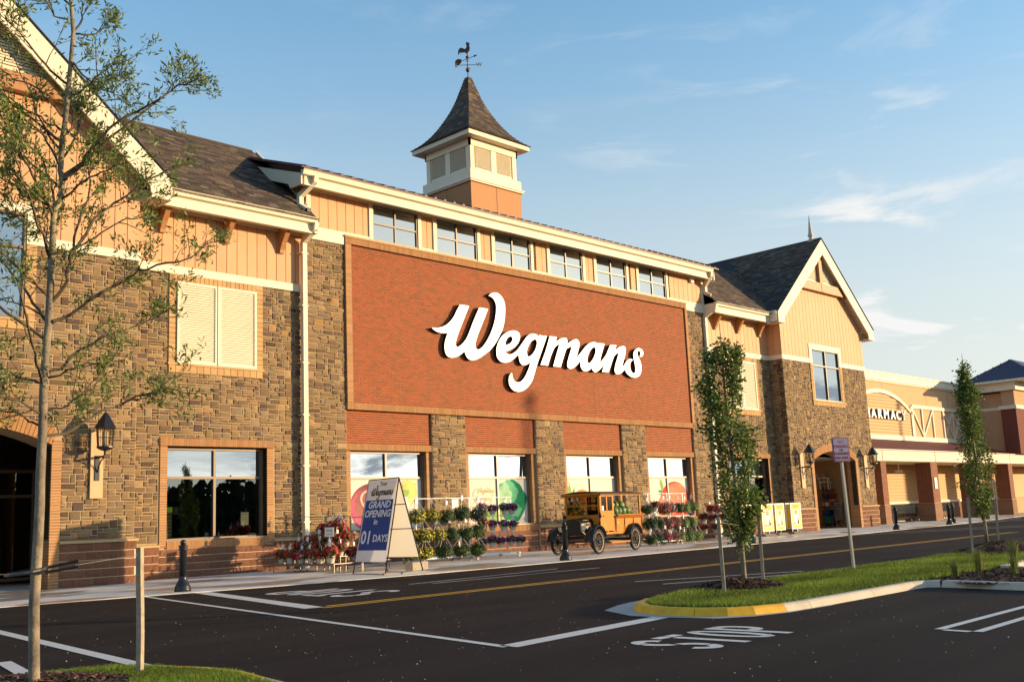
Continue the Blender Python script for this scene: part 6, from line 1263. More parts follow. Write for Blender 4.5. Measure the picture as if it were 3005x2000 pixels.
def use(kind,loc,rz,label,sc_=1.0,group=None):
    if kind not in proto:
        spec=dict(red=('flower_pot','',True,GR+DG,300,.22,.15,RED,150,.065,.18,1),redpink=('flower_pot','',True,GR+DG,300,.22,.15,RED+PNK,150,.065,.18,5),
            mag=('flower_pot','',True,DG,240,.22,.14,MG,130,.055,.16,9),pur=('flower_pot','',True,DG,240,.22,.14,PU,120,.05,.16,13),
            yel=('hanging_basket','',False,GR,520,.30,.21,YE,260,.045,.34,17),grn=('hanging_basket','',False,DG+GR[:2],700,.27,.20,YE,20,.025,.34,21),
            dkp=('hanging_basket','',False,DG,600,.30,.21,[(.08,.03,.10),(.15,.06,.16)],240,.035,.34,25),
            rose=('hanging_basket','',False,GR,420,.29,.22,[(.50,.05,.12),(.6,.1,.2)],340,.045,.3,29),lil=('hanging_basket','',False,DG,400,.29,.22,WH,260,.045,.3,33),lime=('hanging_basket','',False,[(.12,.2,.05),(.18,.26,.08),(.08,.14,.03)],600,.27,.21,YE,30,.03,.3,37),darkred=('flower_pot','',True,DG,220,.21,.15,[(.34,.01,.015),(.45,.02,.02)],150,.065,.16,41))[kind]
        nm,_,pot,lv,nl,rx,rz,fc,nf,fs_,hook,seed=spec
        t=plant_proto(nm,label,'potted plant' if pot else 'hanging basket',pot,lv,nl,rx,rz,fc,nf,fs_,hook,seed)
        proto[kind]=t; t.location=loc; t.rotation_euler=(0,0,rz); t['label']=label; t.scale=(sc_,)*3
        if group: t['group']=group
        return t
    d=dup(proto[kind],loc,rz,label,(sc_*fr_.uniform(.9,1.12),sc_*fr_.uniform(.9,1.12),sc_*fr_.uniform(.88,1.1)))
    if group: d['group']=group
    return d
ORD=['first','second','third','fourth','fifth','sixth','seventh','eighth','ninth']
# stepped bench display of red impatiens
m_bench=mat('galvanised_bench',(.20,.175,.13),.45,metal=.3,spec=.5)
def bench(label,x0,x1,y0,y1,h,z0=.016):
    t=thing('plant_bench',label,'bench',((x0+x1)/2,(y0+y1)/2,z0),world=True); 
    b=MB(); b.box(x0,x1,y0,y1,z0+h-.02,z0+h); obj('bench_top',b,m_bench,t)
    for x in (x0+.03,x1-.03):
        for y in (y0+.03,y1-.03): b=MB(); b.box(x-.015,x+.015,y-.015,y+.015,z0,z0+h-.02); obj('leg',b,m_bench,t)
    b=MB(); b.box(x0,x1,y0-.004,y0+.01,z0+h-.05,z0+h-.02); obj('edge_rail',b,m_bench,t); return t
u=Vector((.20,-.98,0)).normalized()    # the display runs out from the wall
def bench_r(label,c,L,W,h,z0=.016,rz=0):
    t=thing('plant_bench',label,'bench',(c[0],c[1],z0),rz)
    b=MB(); b.box(-L/2,L/2,-W/2,W/2,h-.02,h); obj('bench_top',b,m_bench,t)
    for x in (-L/2+.03,L/2-.03):
        for y in (-W/2+.03,W/2-.03): b=MB(); b.box(x-.009,x+.009,y-.009,y+.009,0,h-.02); obj('leg',b,m_bench,t)
    b=MB(); b.box(-L/2,L/2,-W/2,-W/2+.01,h-.055,h-.02); b.box(-L/2,L/2,W/2-.01,W/2,h-.055,h-.02); obj('edge_rail',b,m_bench,t); return t
AZ=math.radians(-85)
bench_r('low metal bench carrying the red flower pots left of the tent sign',(16.35,-2.05,0),2.5,1.0,.215,rz=AZ)
bench_r('second low metal bench with red flower pots, next to the tent sign',(17.2,-2.9,0),1.1,1.0,.235,rz=AZ)
bench_r('raised inner metal bench in the middle of the red flower pyramid',(16.7,-2.0,0),1.3,.4,.52,rz=AZ)
bench_r('topmost metal shelf at the back of the red flower pyramid',(16.95,-2.0,0),.7,.25,.82,rz=AZ)
uv=Vector((math.cos(AZ),math.sin(AZ),0)); vv=Vector((-uv.y,uv.x,0))
grp='potted red flowers on the stepped display'
DG=[(.025,.05,.015),(.04,.075,.02),(.02,.035,.015)]
def row(n,c,L,z,kinds,lab,sc_=1,g=None,uvec=uv):
    for i in range(n):
        p=Vector(c)+uvec*(L*((i+.5)/n-.5)); k=kinds[i%len(kinds)]
        use(k,(p.x+fr_.uniform(-.02,.02),p.y+fr_.uniform(-.02,.02),z),fr_.random()*6,f'{lab[0]}, {ORD[i]} from the left {lab[1]}',sc_*fr_.uniform(.93,1.06),g)
row(6,(15.98,-2.05,0),2.35,.232,['red','red','redpink','red'],('white pot of red flowers','in the lowest row'),1.0,grp)
row(3,(17.15,-2.95,0),1.0,.252,['redpink','red'],('red flower pot beside the tent sign','on the short bench'),1,grp)
row(5,(16.35,-2.15,0),2.1,.40,['red','redpink'],('white pot of red flowers','in the second row up'),1,grp)
row(5,(16.62,-2.15,0),1.75,.62,['red','red','redpink'],('white pot of red flowers','in the third row up'),1,grp)
row(3,(16.85,-2.05,0),1.1,.84,['red','redpink'],('white pot of red flowers','in the fourth row up'),1,grp)
row(2,(17.0,-2.0,0),.5,.98,['red','redpink'],('topmost white pot of red flowers','on the display'),1,grp)
bench_r('middle metal shelf of the red flower pyramid',(16.40,-2.1,0),1.9,.25,.385,rz=AZ)
pc=thing('price_card','white price card standing among the red flower pots','card',(16.25,-2.75,1.02),AZ+.1); b=MB(); b.box(-.16,.16,-.003,.003,-.12,.12); obj('card',b,m_white,pc)
for zz in (.05,.02,-.06): b=MB(); b.box(-.11,.11,-.006,-.004,zz,zz+.012); obj('print_line',b,mat('print_green',(.1,.3,.15),.5),pc)
b=MB(); b.box(-.006,.006,-.004,.004,-.4,-.12); obj('stick',b,m_wire,pc)
# rolling racks
def rack(label,c,L,H,rz,rails=(.10,.78,1.82),posts=(.0,),group=None):
    t=thing('rolling_rack',label,'rack',(c[0],c[1],.016),rz); b=MB()
    b.box(-L/2,L/2,-.42,-.38,.12,.17); b.box(-L/2,L/2,.38,.42,.12,.17); b.box(-L/2,-L/2+.04,-.38,.38,.12,.17); b.box(L/2-.04,L/2,-.38,.38,.12,.17); obj('base_frame',b,m_white,t)
    for x in (-L/2+.15,L/2-.15): b=MB(); b.box(x-.02,x+.02,-.02,.02,.12,1.82); obj('post',b,m_white,t)
    for z,hw in ((.78,.0),(1.26,.0),(1.82,.0)):
        b=MB()
        if hw: b.tube([(-L/2,-hw,z),(L/2,-hw,z)],.012,6); b.tube([(-L/2,hw,z),(L/2,hw,z)],.012,6); [b.tube([(x,-hw,z),(x,hw,z)],.010,5) for x in (-L/2+.15,L/2-.15)]
        b.tube([(-L/2-.1,0,z),(L/2+.1,0,z)],.014,6); obj('rail',b,m_white,t)
    for x in (-L/2+.06,L/2-.06):
        for y in (-.4,.4):
            b=MB(); n=14; 
            vs=[(x+.055*math.cos(2*math.pi*i/n),y+s_,.055+.055*math.sin(2*math.pi*i/n)) for s_ in (-.014,.014) for i in range(n)]
            b.add(vs,[tuple(range(n)),tuple(range(2*n-1,n-1,-1))]+[(i,i+n,(i+1)%n+n,(i+1)%n) for i in range(n)]); b.box(x-.01,x+.01,y-.02,y+.02,.055,.12); obj('caster',b,mat('caster_rubber',(.35,.33,.30),.6),t)
    return t
rack('white rolling rack of hanging baskets, left one, beside the tent sign',(20.3,-2.4,0),2.0,1.8,.04); rack('white rolling rack of hanging baskets, right one, before the broccoli window',(22.4,-2.35,0),1.9,1.8,.02)
def basket_row(xs,y,ztop,kinds,lab,g,sc_=1.14):
    for i,(x,k) in enumerate(zip(xs,kinds)):
        use(k,(x+fr_.uniform(-.03,.03),y+fr_.uniform(-.03,.03),ztop+fr_.uniform(-.02,.02)),fr_.random()*6,lab%ORD[i],sc_*fr_.uniform(.93,1.07),g)
g1='hanging baskets on the racks beside the tent sign'
basket_row([19.2,19.75,20.35,20.95,21.55],-2.75,1.22,['yel','yel','grn','grn','dkp'],'basket %s from left in the top row between tent sign and truck',g1)
basket_row([22.1,22.5,23.0,23.35],-2.45,1.30,['mag','mag','pur','mag'],'magenta flower pot, %s from left in the top row before the broccoli window',g1,.95)
basket_row([19.35,19.85,20.4,20.95,21.45],-2.85,.68,['yel','yel','grn','grn','grn'],'basket %s from the left in the middle row, between tent sign and truck',g1)
basket_row([22.0,22.45,22.9,23.3],-2.5,.82,['redpink','mag','pur','mag'],'pink flower pot, %s from the left in the middle row before the broccoli window',g1,.95)
basket_row([18.9,19.35,20.1,20.75,21.35],-2.9,.20,['yel','yel','grn','grn','grn'],'basket %s from the left in the bottom row, between tent sign and truck',g1)
basket_row([21.95,22.35,22.75,23.2,23.5],-2.55,.32,['pur','pur','mag','pur','pur'],'violet flower pot, %s from the left in the bottom row before the broccoli window',g1,.95)
rack('white rolling rack of hanging baskets before the tomato window, left one',(30.7,-2.6,0),1.6,1.8,.03); rack('white rolling rack of hanging baskets before the tomato window, right one',(32.1,-2.3,0),1.3,1.8,.03)
g2='hanging baskets on the racks right of the truck'
basket_row([29.9,30.35,30.8,31.25,31.7,32.15,32.6],-2.7,1.18,['grn','darkred','rose','lil','grn','lime','lime'],'basket %s from the left in the top row, right of the truck',g2,1.08)
basket_row([29.9,30.4,30.9,31.4,31.9,32.4],-2.75,.64,['grn','grn','rose','rose','lime','lime'],'basket %s from the left in the middle row, right of the truck',g2,1.08)
basket_row([29.7,30.15,30.6,31.05,31.5,32.0,32.5],-2.9,.14,['grn','grn','rose','rose','lime','lime','lime'],'basket %s from the left in the bottom row, right of the truck',g2,1.1)
sg=thing('rack_card','white card hanging on the top rail of the left rolling rack','card',(21.0,-2.42,1.66),.0); b=MB(); b.box(-.13,.13,-.003,.003,-.14,.14); obj('card',b,m_white,sg)
# second red display by the right downspout
bench_r('low metal bench with dark red flower pots by the right downspout',(35.3,-1.75,0),2.0,.9,.25,rz=AZ)
bench_r('raised metal shelf with dark red flower pots by the right downspout',(35.8,-1.5,0),1.6,.4,.62,rz=AZ)
g3='dark red potted flowers by the right downspout'
row(4,(35.05,-1.8,0),1.9,.27,['darkred'],('dark red flower pot by the right downspout','in its lower row'),1.1,g3)
row(3,(35.6,-1.6,0),1.3,.64,['darkred'],('dark red flower pot by the right downspout','in its middle row'),1.1,g3)
row(2,(35.9,-1.5,0),.6,.95,['darkred','redpink'],('red flower pot by the right downspout','in its top row'),1.1,g3)
# ============================================================ old truck
m_ty=mat('golden_truck_wood',(.52,.18,.010),.5,ns=5,na=.18,coat=.1,spec=.3); m_tk=mat('black_truck_paint',(.009,.009,.010),.3,coat=.1,spec=.4); m_tire=mat('tyre_rubber',(.03,.028,.026),.85,ns=20,na=.2)
HD=math.atan2(-.222,-.975); h3=Vector((-.975,-.222,0)); fa=Vector((24.05,-4.47,0)); ra=fa-h3*3.3
tk=thing('vintage_truck','old golden yellow wooden delivery truck with black hood, parked on the sidewalk','truck',(ra.x,ra.y,.016),HD)
def tb(nm,*a,mm=m_ty,par=None): b=MB(); b.box(*a); return obj(nm,b,mm,par or tk)
W_=.60
# cab sides: near side is +y (left of travel)
tb('sill',-.0,2.85,-.58,.58,.56,.62,mm=m_ty)
for s in (-1,1):
    y0,y1=(W_-.035,W_) if s>0 else (-W_,-W_+.035)
    for nm,x0,x1,z0,z1 in (('cab_post',2.78,2.88,.62,1.78),('cab_post',2.38,2.45,.62,1.78),('cab_post',1.95,2.05,.62,1.78),('door_panel',2.45,2.78,.66,1.22),('door_panel',2.05,2.38,.66,1.22),('door_rail',2.05,2.78,1.22,1.27),('door_rail',2.05,2.78,1.70,1.78)):
        tb(nm,x0,x1,y0-(.0),y1,z0,z1)
    tb('door_glass',2.06,2.77,(y0+y1)/2-.003,(y0+y1)/2+.003,1.27,1.70,mm=mat('dark_truck_glass',(.02,.015,.01),.1,spec=.6))
    tb('belt_strip',1.95,2.88,y0-.01 if s<0 else y1,y0 if s<0 else y1+.01,1.20,1.23)
tb('door_handle',2.66,2.70,W_,W_+.03,1.10,1.13,mm=m_tk); tb('license_card',2.62,2.74,W_-.01,W_-.006,1.28,1.42,mm=m_white)
# windscreen wall
for nm,a in (('windscreen_frame',(2.86,2.89,-.6,-.53,.95,1.78)),('windscreen_frame',(2.86,2.89,.53,.6,.95,1.78)),('windscreen_frame',(2.86,2.89,-.53,.53,1.70,1.78)),('windscreen_frame',(2.86,2.89,-.53,.53,.86,1.16)),('windscreen_bar',(2.862,2.888,-.53,.53,1.42,1.45))): tb(nm,*a)
tb('windscreen',2.872,2.878,-.53,.53,1.16,1.70,mm=glass('windscreen_glass',.12,(1,.9,.7),(.28,.22,.12),transp=1))
tb('cab_back',1.96,1.99,-.57,.57,.62,1.30); tb('cab_back_post',1.96,1.99,-.3,-.26,1.3,1.75); tb('cab_back_post',1.96,1.99,.0,.04,1.3,1.75); tb('cab_back_rail',1.96,1.99,-.57,.57,1.5,1.54); tb('cab_back_rail',1.96,1.99,-.57,.57,1.72,1.78); tb('seat',2.05,2.4,-.5,.5,.75,.95,mm=m_tk)
# roof
b=MB(); n=10; vs=[]
for i in range(n+1):
    y=-.68+1.36*i/n; z=1.80+.075*(1-(y/.68)**2); vs+=[(.02,y,z-.045),(2.98,y,z-.045),(2.98,y,z),(.02,y,z)]
b.add(vs,[(4*i+k,4*i+(k+1)%4,4*i+4+(k+1)%4,4*i+4+k) for i in range(n) for k in range(4)]+[(0,1,2,3),(4*n+3,4*n+2,4*n+1,4*n)]); obj('roof',b,mat('roof_canvas',(.05,.035,.02),.8),tk)
for s in (-1,1): tb('roof_rail',.02,2.96,s*.655-.02,s*.655+.02,1.735,1.80)
tb('roof_rail_front',2.94,2.99,-.64,.64,1.76,1.81)
# bed with flared boards
for s in (-1,1):
    b=MB(); b.add([(.0,s*.56,.62),(1.93,s*.56,.62),(1.93,s*.60,1.02),(.0,s*.60,1.02),(.0,s*.60,.62),(1.93,s*.60,.62),(1.93,s*.63,1.02),(.0,s*.63,1.02)],BOXF); obj('side_board',b,m_ty,tk)
    for k in range(3):
        x0=.0+k*.645; b=MB(); b.add([(x0+.01,s*.61,1.02),(x0+.635,s*.61,1.02),(x0+.635,s*.76,1.12),(x0+.01,s*.76,1.12),(x0+.01,s*.60,1.035),(x0+.635,s*.60,1.035),(x0+.635,s*.75,1.14),(x0+.01,s*.75,1.14)],BOXF); obj('flare_board',b,mat('amber_board',(.50,.17,.025),.4,ns=6,na=.15),tk)
    for x in (.05,.66,1.30,1.9): tb('stake_iron',x-.012,x+.012,min(s*.63,s*.645),max(s*.63,s*.645),.58,1.03,mm=m_tk)
tb('rear_post',.0,.06,W_-.05,W_,1.02,1.76); tb('rear_post',.0,.06,-W_,-W_+.05,1.02,1.76); tb('bed_floor',.0,1.93,-.56,.56,.60,.64); tb('tail_board',-.03,.0,-.58,.58,.62,1.05); tb('tail_step',-.25,-.02,-.45,.62,.56,.585); tb('tail_step',-.2,-.02,.3,.62,.30,.32)
# hood and radiator
b=MB(); prof=[(-.30,.60),(-.30,.94),(-.25,1.02),(-.12,1.06),(0,1.075),(.12,1.06),(.25,1.02),(.30,.94),(.30,.60)]
b.add([(2.89,y*1.18,z+ (.02 if z>.7 else 0)) for y,z in prof]+[(3.48,y*.8,z-.03) for y,z in prof],[(i,i+1,i+10,i+9) for i in range(8)]+[(0,8,17,9)]); obj('hood',b,m_tk,tk)
b=MB(); b.add([(3.48,y*.86,z-.01) for y,z in prof]+[(3.56,y*.86,z-.01) for y,z in prof],[(i,i+1,i+10,i+9) for i in range(8)]+[tuple(range(9)),tuple(range(17,8,-1))]); ra_=obj('radiator_shell',b,m_tk,tk)
for i in range(12): b=MB(); z=.62+i*.028; b.box(3.561,3.566,-.2,.2,z,z+.01); obj('core_fin',b,mat('radiator_core',(.02,.02,.022),.6),ra_)
for i in range(6): tb('hood_louver',3.0+i*.05,3.02+i*.05,.315,.335,.84,.92,mm=mat('polished_nickel',(.6,.5,.38),.25,metal=.9))
for s in (-1,1):
    b=MB(); n=18
    b.lathe([(.0,0),(.05,.0),(.085,.05),(.095,.10),(.0,.10)],0,0,n); b.v=[(3.52+z,s*.38+x,.76+y) for x,y,z in b.v]; hl=obj('headlight',b,m_tk,tk,True)
    b=MB(); b.lathe([(0,.0),(.082,.0),(.088,.012),(.05,.03),(0,.034)],0,0,n); b.v=[(3.62+z,s*.38+x,.76+y) for x,y,z in b.v]; obj('lens',b,mat('lamp_lens',(.55,.5,.42),.12,metal=.6,spec=.8),hl,True)
    b=MB(); b.sphere((2.93,s*.62,1.12),(.05,.05,.065),10,8); b.tube([(2.93,s*.62,1.18),(2.93,s*.62,1.25)],.02,6); obj('cowl_lamp',b,m_tk,tk,True)
tb('hood_latch',3.1,3.42,.24,.30,1.005,1.025,mm=MATS['polished_nickel'])
# fenders, running board, chassis, axles
for s in (-1,1):
    for (xc,z0,rr_,a0,a1,nm) in ((3.3,.38,.47,175,15,'front_fender'),(.75,.40,.46,165,15,'rear_fender')):
        b=MB(); n=10; vs=[]
        y0,y1=(.50,.78) if s>0 else (-.78,-.50)
        for i in range(n+1):
            a=math.radians(180-(a0+(a1-a0)*i/n)); a=math.radians(a1+(a0-a1)*i/n); vs+=[(xc-rr_*math.cos(a),y0,z0+rr_*math.sin(a)),(xc-rr_*math.cos(a),y1,z0+rr_*math.sin(a)),(xc-(rr_-.02)*math.cos(a),y1,z0+(rr_-.02)*math.sin(a)),(xc-(rr_-.02)*math.cos(a),y0,z0+(rr_-.02)*math.sin(a))]
        b.add(vs,[(4*i+k,4*i+(k+1)%4,4*i+4+(k+1)%4,4*i+4+k) for i in range(n) for k in range(4)]); obj(nm,b,m_tk,tk,True)
    b=MB(); y0,y1=(.52,.76) if s>0 else (-.76,-.52); b.add([(2.84,y0,.40),(2.84,y1,.40),(2.52,y1,.30),(2.52,y0,.30),(2.84,y0,.42),(2.84,y1,.42),(2.52,y1,.32),(2.52,y0,.32)],BOXF); obj('fender_skirt',b,m_tk,tk)
    tb('running_board',1.22,2.54,min(s*.50,s*.76),max(s*.50,s*.76),.295,.32,mm=mat('worn_board',(.40,.19,.05),.5,ns=12,na=.2)); tb('running_strip',1.22,2.54,min(s*.72,s*.765),max(s*.72,s*.765),.32,.335,mm=MATS['amber_board'])
tb('chassis_rail',-.1,3.5,-.36,-.30,.44,.54,mm=m_tk); tb('chassis_rail',-.1,3.5,.30,.36,.44,.54,mm=m_tk); tb('front_axle',3.27,3.33,-.66,.66,.35,.40,mm=m_tk); tb('rear_axle',.71,.79,-.62,.62,.33,.42,mm=m_tk); tb('tie_rod',3.36,3.39,-.6,.6,.30,.33,mm=MATS['worn_board'])
def wheel(x,y):
    R_=.37; b=MB(); n=28; prof=[(R_-.075,-.03),(R_-.06,-.042),(R_-.02,-.045),(R_,-.025),(R_,.025),(R_-.02,.045),(R_-.06,.042),(R_-.075,.03)]
    k=len(prof); vs=[(x+p*math.cos(2*math.pi*i/n),y+q,.372+p*math.sin(2*math.pi*i/n)) for i in range(n) for p,q in prof]
    b.add(vs,[(i*k+j,i*k+(j+1)%k,((i+1)%n)*k+(j+1)%k,((i+1)%n)*k+j) for i in range(n) for j in range(k)]); t=obj('wheel',b,m_tire,tk,True)
    b=MB(); vs=[(x+p*math.cos(2*math.pi*i/n),y+q,.372+p*math.sin(2*math.pi*i/n)) for i in range(n) for p,q in ((.265,-.022),(.295,-.028),(.295,.028),(.265,.022))]
    b.add(vs,[(i*4+j,i*4+(j+1)%4,((i+1)%n)*4+(j+1)%4,((i+1)%n)*4+j) for i in range(n) for j in range(4)]); obj('rim',b,mat('grey_rim',(.22,.19,.16),.5,ns=10,na=.2),t)
    for i in range(12):
        a=2*math.pi*i/12; b=MB(); b.tube([(x+.05*math.cos(a),y,.372+.05*math.sin(a)),(x+.27*math.cos(a),y,.372+.27*math.sin(a))],[.017,.011],6); obj('spoke',b,mat('dark_spoke',(.06,.045,.03),.5),t)
    b=MB(); b.lathe([(0,-.05),(.045,-.05),(.06,-.03),(.06,.03),(.045,.06),(.0,.06)],0,0,12); b.v=[(x+p[0],y+p[2],.372+p[1]) for p in b.v]; obj('hub',b,m_tk,t,True)
for x,y in ((3.3,.70),(3.3,-.70),(.75,.70),(.75,-.70)): wheel(x,y)
# watermelons heaped in the bed
m_mel=mat('melon_skin',attr=True,rough=.45,spec=.4,coat=.2)
t=m_mel.node_tree; N=t.nodes; L=t.links; b_=N['Principled BSDF']; tcn=N.new('ShaderNodeTexCoord'); wv_=N.new('ShaderNodeTexNoise'); wv_.inputs['Scale'].default_value=16; wv_.inputs['Detail'].default_value=3
mpn=N.new('ShaderNodeMapping'); mpn.inputs['Scale'].default_value=(.35,1.4,1.4); L.new(tcn.outputs['Object'],mpn.inputs[0]); L.new(mpn.outputs[0],wv_.inputs['Vector'])
rg=N.new('ShaderNodeMapRange'); rg.inputs[1].default_value=.45; rg.inputs[2].default_value=.55; rg.inputs[3].default_value=.45; rg.inputs[4].default_value=1.25; L.new(wv_.outputs['Fac'],rg.inputs[0]); mxn=N.new('ShaderNodeMix'); mxn.data_type='RGBA'; mxn.blend_type='MULTIPLY'; mxn.inputs[0].default_value=1
L.new(b_.inputs['Base Color'].links[0].from_socket,mxn.inputs[6]); L.new(rg.outputs[0],mxn.inputs[7]); L.new(mxn.outputs[2],b_.inputs['Base Color'])
mels=[]
k=0
layers=[(.86,[.25,.55,.85,1.15,1.45,1.72],[.46,.2,-.1],'bottom'),(1.06,[.22,.52,.82,1.12,1.42,1.72],[.40,.1],'lower'),(1.26,[.35,.68,1.0,1.32,1.62],[.26],'upper'),(1.44,[.55,.9,1.25,1.5],[.12],'top')]
for z,xs_,ys_,nm in layers:
    for j,y in enumerate(ys_):
        for i,x in enumerate(xs_):
            b=MB(); b.sphere((0,0,0),(.165,.135,.135),14,9,jit(fr_.choice([(.16,.24,.06),(.22,.30,.08),(.12,.2,.05)]),.15))
            P=ra+h3*x+Vector((.222,-.975,0))*(y+fr_.uniform(-.02,.02))
            o=obj('watermelon',b,m_mel,None,True); o.location=(P.x,P.y,z+fr_.uniform(-.02,.02)+.016); o.rotation_euler=(0,fr_.uniform(-.3,.3),fr_.uniform(0,3.1))
            row_='outer' if j==0 else ('inner' if j==1 else 'innermost')
            tag(o,f'striped watermelon, {ORD[len(xs_)-1-i]} from the truck cab in the {nm} layer, {row_} row','watermelon','watermelons heaped in the truck bed')
# ============================================================ poster stands
m_sy=mat('poster_yellow',(.80,.60,.02),.6,ns=4,na=.08); m_pw2=mat('poster_white',(.78,.75,.66),.4); m_base=mat('grey_rubber_base',(.20,.18,.16),.7)
def poster(label,loc,rz,dx,price,ink):
    t=thing('poster_stand',label,'sign stand',(loc[0],loc[1],.016),rz,'yellow poster stands by the right wing')
    for s,nm in ((-1,'front_frame'),(1,'rear_frame')):
        b=MB(); y=s*.13; yt=s*.13
        b.box(-.36,-.31,y-.02,y+.02,.2,1.32); b.box(.31,.36,y-.02,y+.02,.2,1.32); b.box(-.31,.31,y-.02,y+.02,.2,.25); b.box(-.31,.31,y-.02,y+.02,1.27,1.32); f=obj(nm,b,m_white,t)
        b=MB(); yy=y+s*.012; b.box(-.31,.31,min(y,yy),max(y,yy),.25,1.27); obj('yellow_sheet',b,m_sy,f)
        b=MB(); yy2=yy+s*.002; b.box(-.24,.24,min(yy,yy2),max(yy,yy2),.34,1.06); obj('white_center',b,mat('poster_cream',(.75,.68,.42),.4),f)
        q=yy2+s*.002
        for i,w_ in enumerate((.22,.2,.17)): b=MB(); b.box(-w_,w_,min(yy2,q),max(yy2,q),1.20-i*.055,1.225-i*.055); obj('print_line',b,ink,f)
        b=MB(); b.lathe([(.075,0),(.11,0),(.11,.002),(.075,.002)],0,0,20); b.v=[(p[0]-.0,q+s*p[2],.93+p[1]) for p in b.v]; obj('round_badge',b,mat('badge_orange',(.5,.2,.03),.5),f)
        b=MB(); b.lathe([(.0,0),(.05,0),(.055,.12),(.03,.18),(.025,.26),(.0,.26)],.12,q+s*.0,8,cz=.42); b.v=[(p[0],q+s*abs(p[1]-q)*.05,p[2]) for p in b.v]; obj('product_print',b,ink if price!='1.79' else mat('bottle_green',(.12,.2,.04),.5),f)
        txt('price_text',price,.16,(-.08,q+s*.002,.36),(-s*-1,0,0) if s<0 else (-1,0,0),(0,0,1),mat('price_red',(.5,.03,.02),.5),f,ext=.001,bold=.003)
    b=MB(); b.add([(-.4,-.32,0),(.4,-.32,0),(.4,.32,0),(-.4,.32,0),(-.34,-.2,.10),(.34,-.2,.10),(.34,.2,.10),(-.34,.2,.10)],BOXF); obj('weighted_base',b,m_base,t)
    b=MB(); b.box(-.2,-.15,-.03,.03,.1,.22); b.box(.15,.2,-.03,.03,.1,.22); obj('spring_foot',b,m_black,t); return t
inkR=mat('dark_red_ink',(.28,.04,.03),.5); inkK=mat('dark_ink',(.03,.03,.03),.5)
PZ=-.12
poster('yellow poster stand, partly hidden by the columnar tree',(37.1,-2.05),PZ,0,'2.99',inkR); poster('second yellow poster stand from the left, behind the wooden stake',(38.3,-2.3),PZ,0,'4.99',inkK); poster('third yellow poster stand with green bottle print',(39.6,-2.1),PZ+.1,0,'1.79',inkR); poster('rightmost yellow poster stand nearest the far arch',(41.3,-1.9),PZ,0,'2.79',inkK)
# ============================================================ goods in the far archway
GY=1.6
sh_=thing('display_shelf','black metal shelf of garden goods in the far archway','shelf',(51.45,1.9,.016),0)
for z in (.18,.62,1.05,1.5,1.95): b=MB(); b.box(-.85,.85,-.35,.35,z-.015,z+.015); obj('shelf_board',b,m_black,sh_)
for x in (-.83,.83):
    for y in (-.33,.33): b=MB(); b.box(x-.02,x+.02,y-.02,y+.02,0,2.1); obj('post',b,m_black,sh_)
gc=[('blue',(.03,.07,.30)),('red',(.55,.03,.04)),('green',(.03,.30,.10)),('teal',(.02,.28,.32)),('navy',(.02,.03,.12)),('purple',(.25,.05,.3)),('orange',(.6,.18,.03)),('white',(.7,.68,.65))]
def tub(label,p,col,n_,r_=.185,h_=.2):
    b=MB(); 
    for i in range(n_): b.lathe([(r_*.75,i*.05),(r_,i*.05+h_*.55),(r_*1.1,i*.05+h_*.55),(r_*1.1,i*.05+h_*.6),(r_*.95,i*.05+h_*.6)],0,0,12)
    o=obj('plastic_tub',b,mat('plastic_'+col[0],col[1],.35,spec=.5),None,True); o.location=p; tag(o,label,'tub','plastic tubs on the archway shelf'); return o
for i,(x,z,c,n_) in enumerate([(49.5,.21,2,5),(49.95,.21,3,5),(50.4,.21,1,5),(50.85,.21,1,4),(49.5,.65,0,3),(49.95,.65,4,3),(50.4,.65,0,3),(50.85,.65,4,2),(49.6,1.08,7,2),(50.1,1.08,6,3),(50.6,1.08,5,2),(49.6,1.53,0,2),(50.2,1.53,1,2),(50.75,1.53,6,2)]):
    tub(f'stack of {gc[c][0]} plastic tubs, {ORD[[0,1,2,3][i%4] if i<8 else (i-8)%3]} from the left on the {["lowest","second","third","fourth"][0 if i<4 else 1 if i<8 else 2 if i<11 else 3]} shelf board',(51.45+(x-50.2)*.85,1.65,z+.016),gc[c],n_+1)
def pchair(label,p,rz,mm):
    t=thing('plastic_chair',label,'chair',p,rz); b=MB(); b.box(-.22,.22,-.22,.22,.38,.41); obj('seat',b,mm,t)
    for i in range(5): b=MB(); x=-.2+i*.088; b.add([(x,.2,.41),(x+.06,.2,.41),(x+.06,.32,.85),(x,.32,.85),(x,.23,.41),(x+.06,.23,.41),(x+.06,.35,.85),(x,.35,.85)],BOXF); obj('back_slat',b,mm,t)
    for x in (-.2,.2):
        for y in (-.2,.2): b=MB(); b.box(x-.02,x+.02,y-.02,y+.02,0,.38); obj('leg',b,mm,t)
    for x in (-.25,.22): b=MB(); b.box(x,x+.03,-.22,.28,.6,.63); b.box(x,x+.03,-.22,-.19,.38,.6); obj('arm',b,mm,t)
    return t
m_pch=mat('white_resin',(.72,.66,.56),.4)
c1_=pchair('white plastic chair on top of the archway shelf, left one',(51.2,1.8,1.98),.5,m_pch); dup(c1_,(51.85,1.8,1.98),-.3,'white plastic chair on top of the archway shelf, right one')
for i in range(11): dup(c1_,(51.75,1.5,.016+i*.085),-.5,f'white plastic chair, number {ORD[i] if i<9 else ("tenth" if i==9 else "top")} up in the tall stack in the archway')
c2_=pchair('blue plastic chair lowest in the stack beside the white chair stack',(52.45,1.75,.016),-.7,mat('blue_resin',(.03,.20,.42),.4))
for i in range(1,8): dup(c2_,(52.45,1.75,.016+i*.1),-.7,f'blue plastic chair, {ORD[i]} up beside the white chair stack')
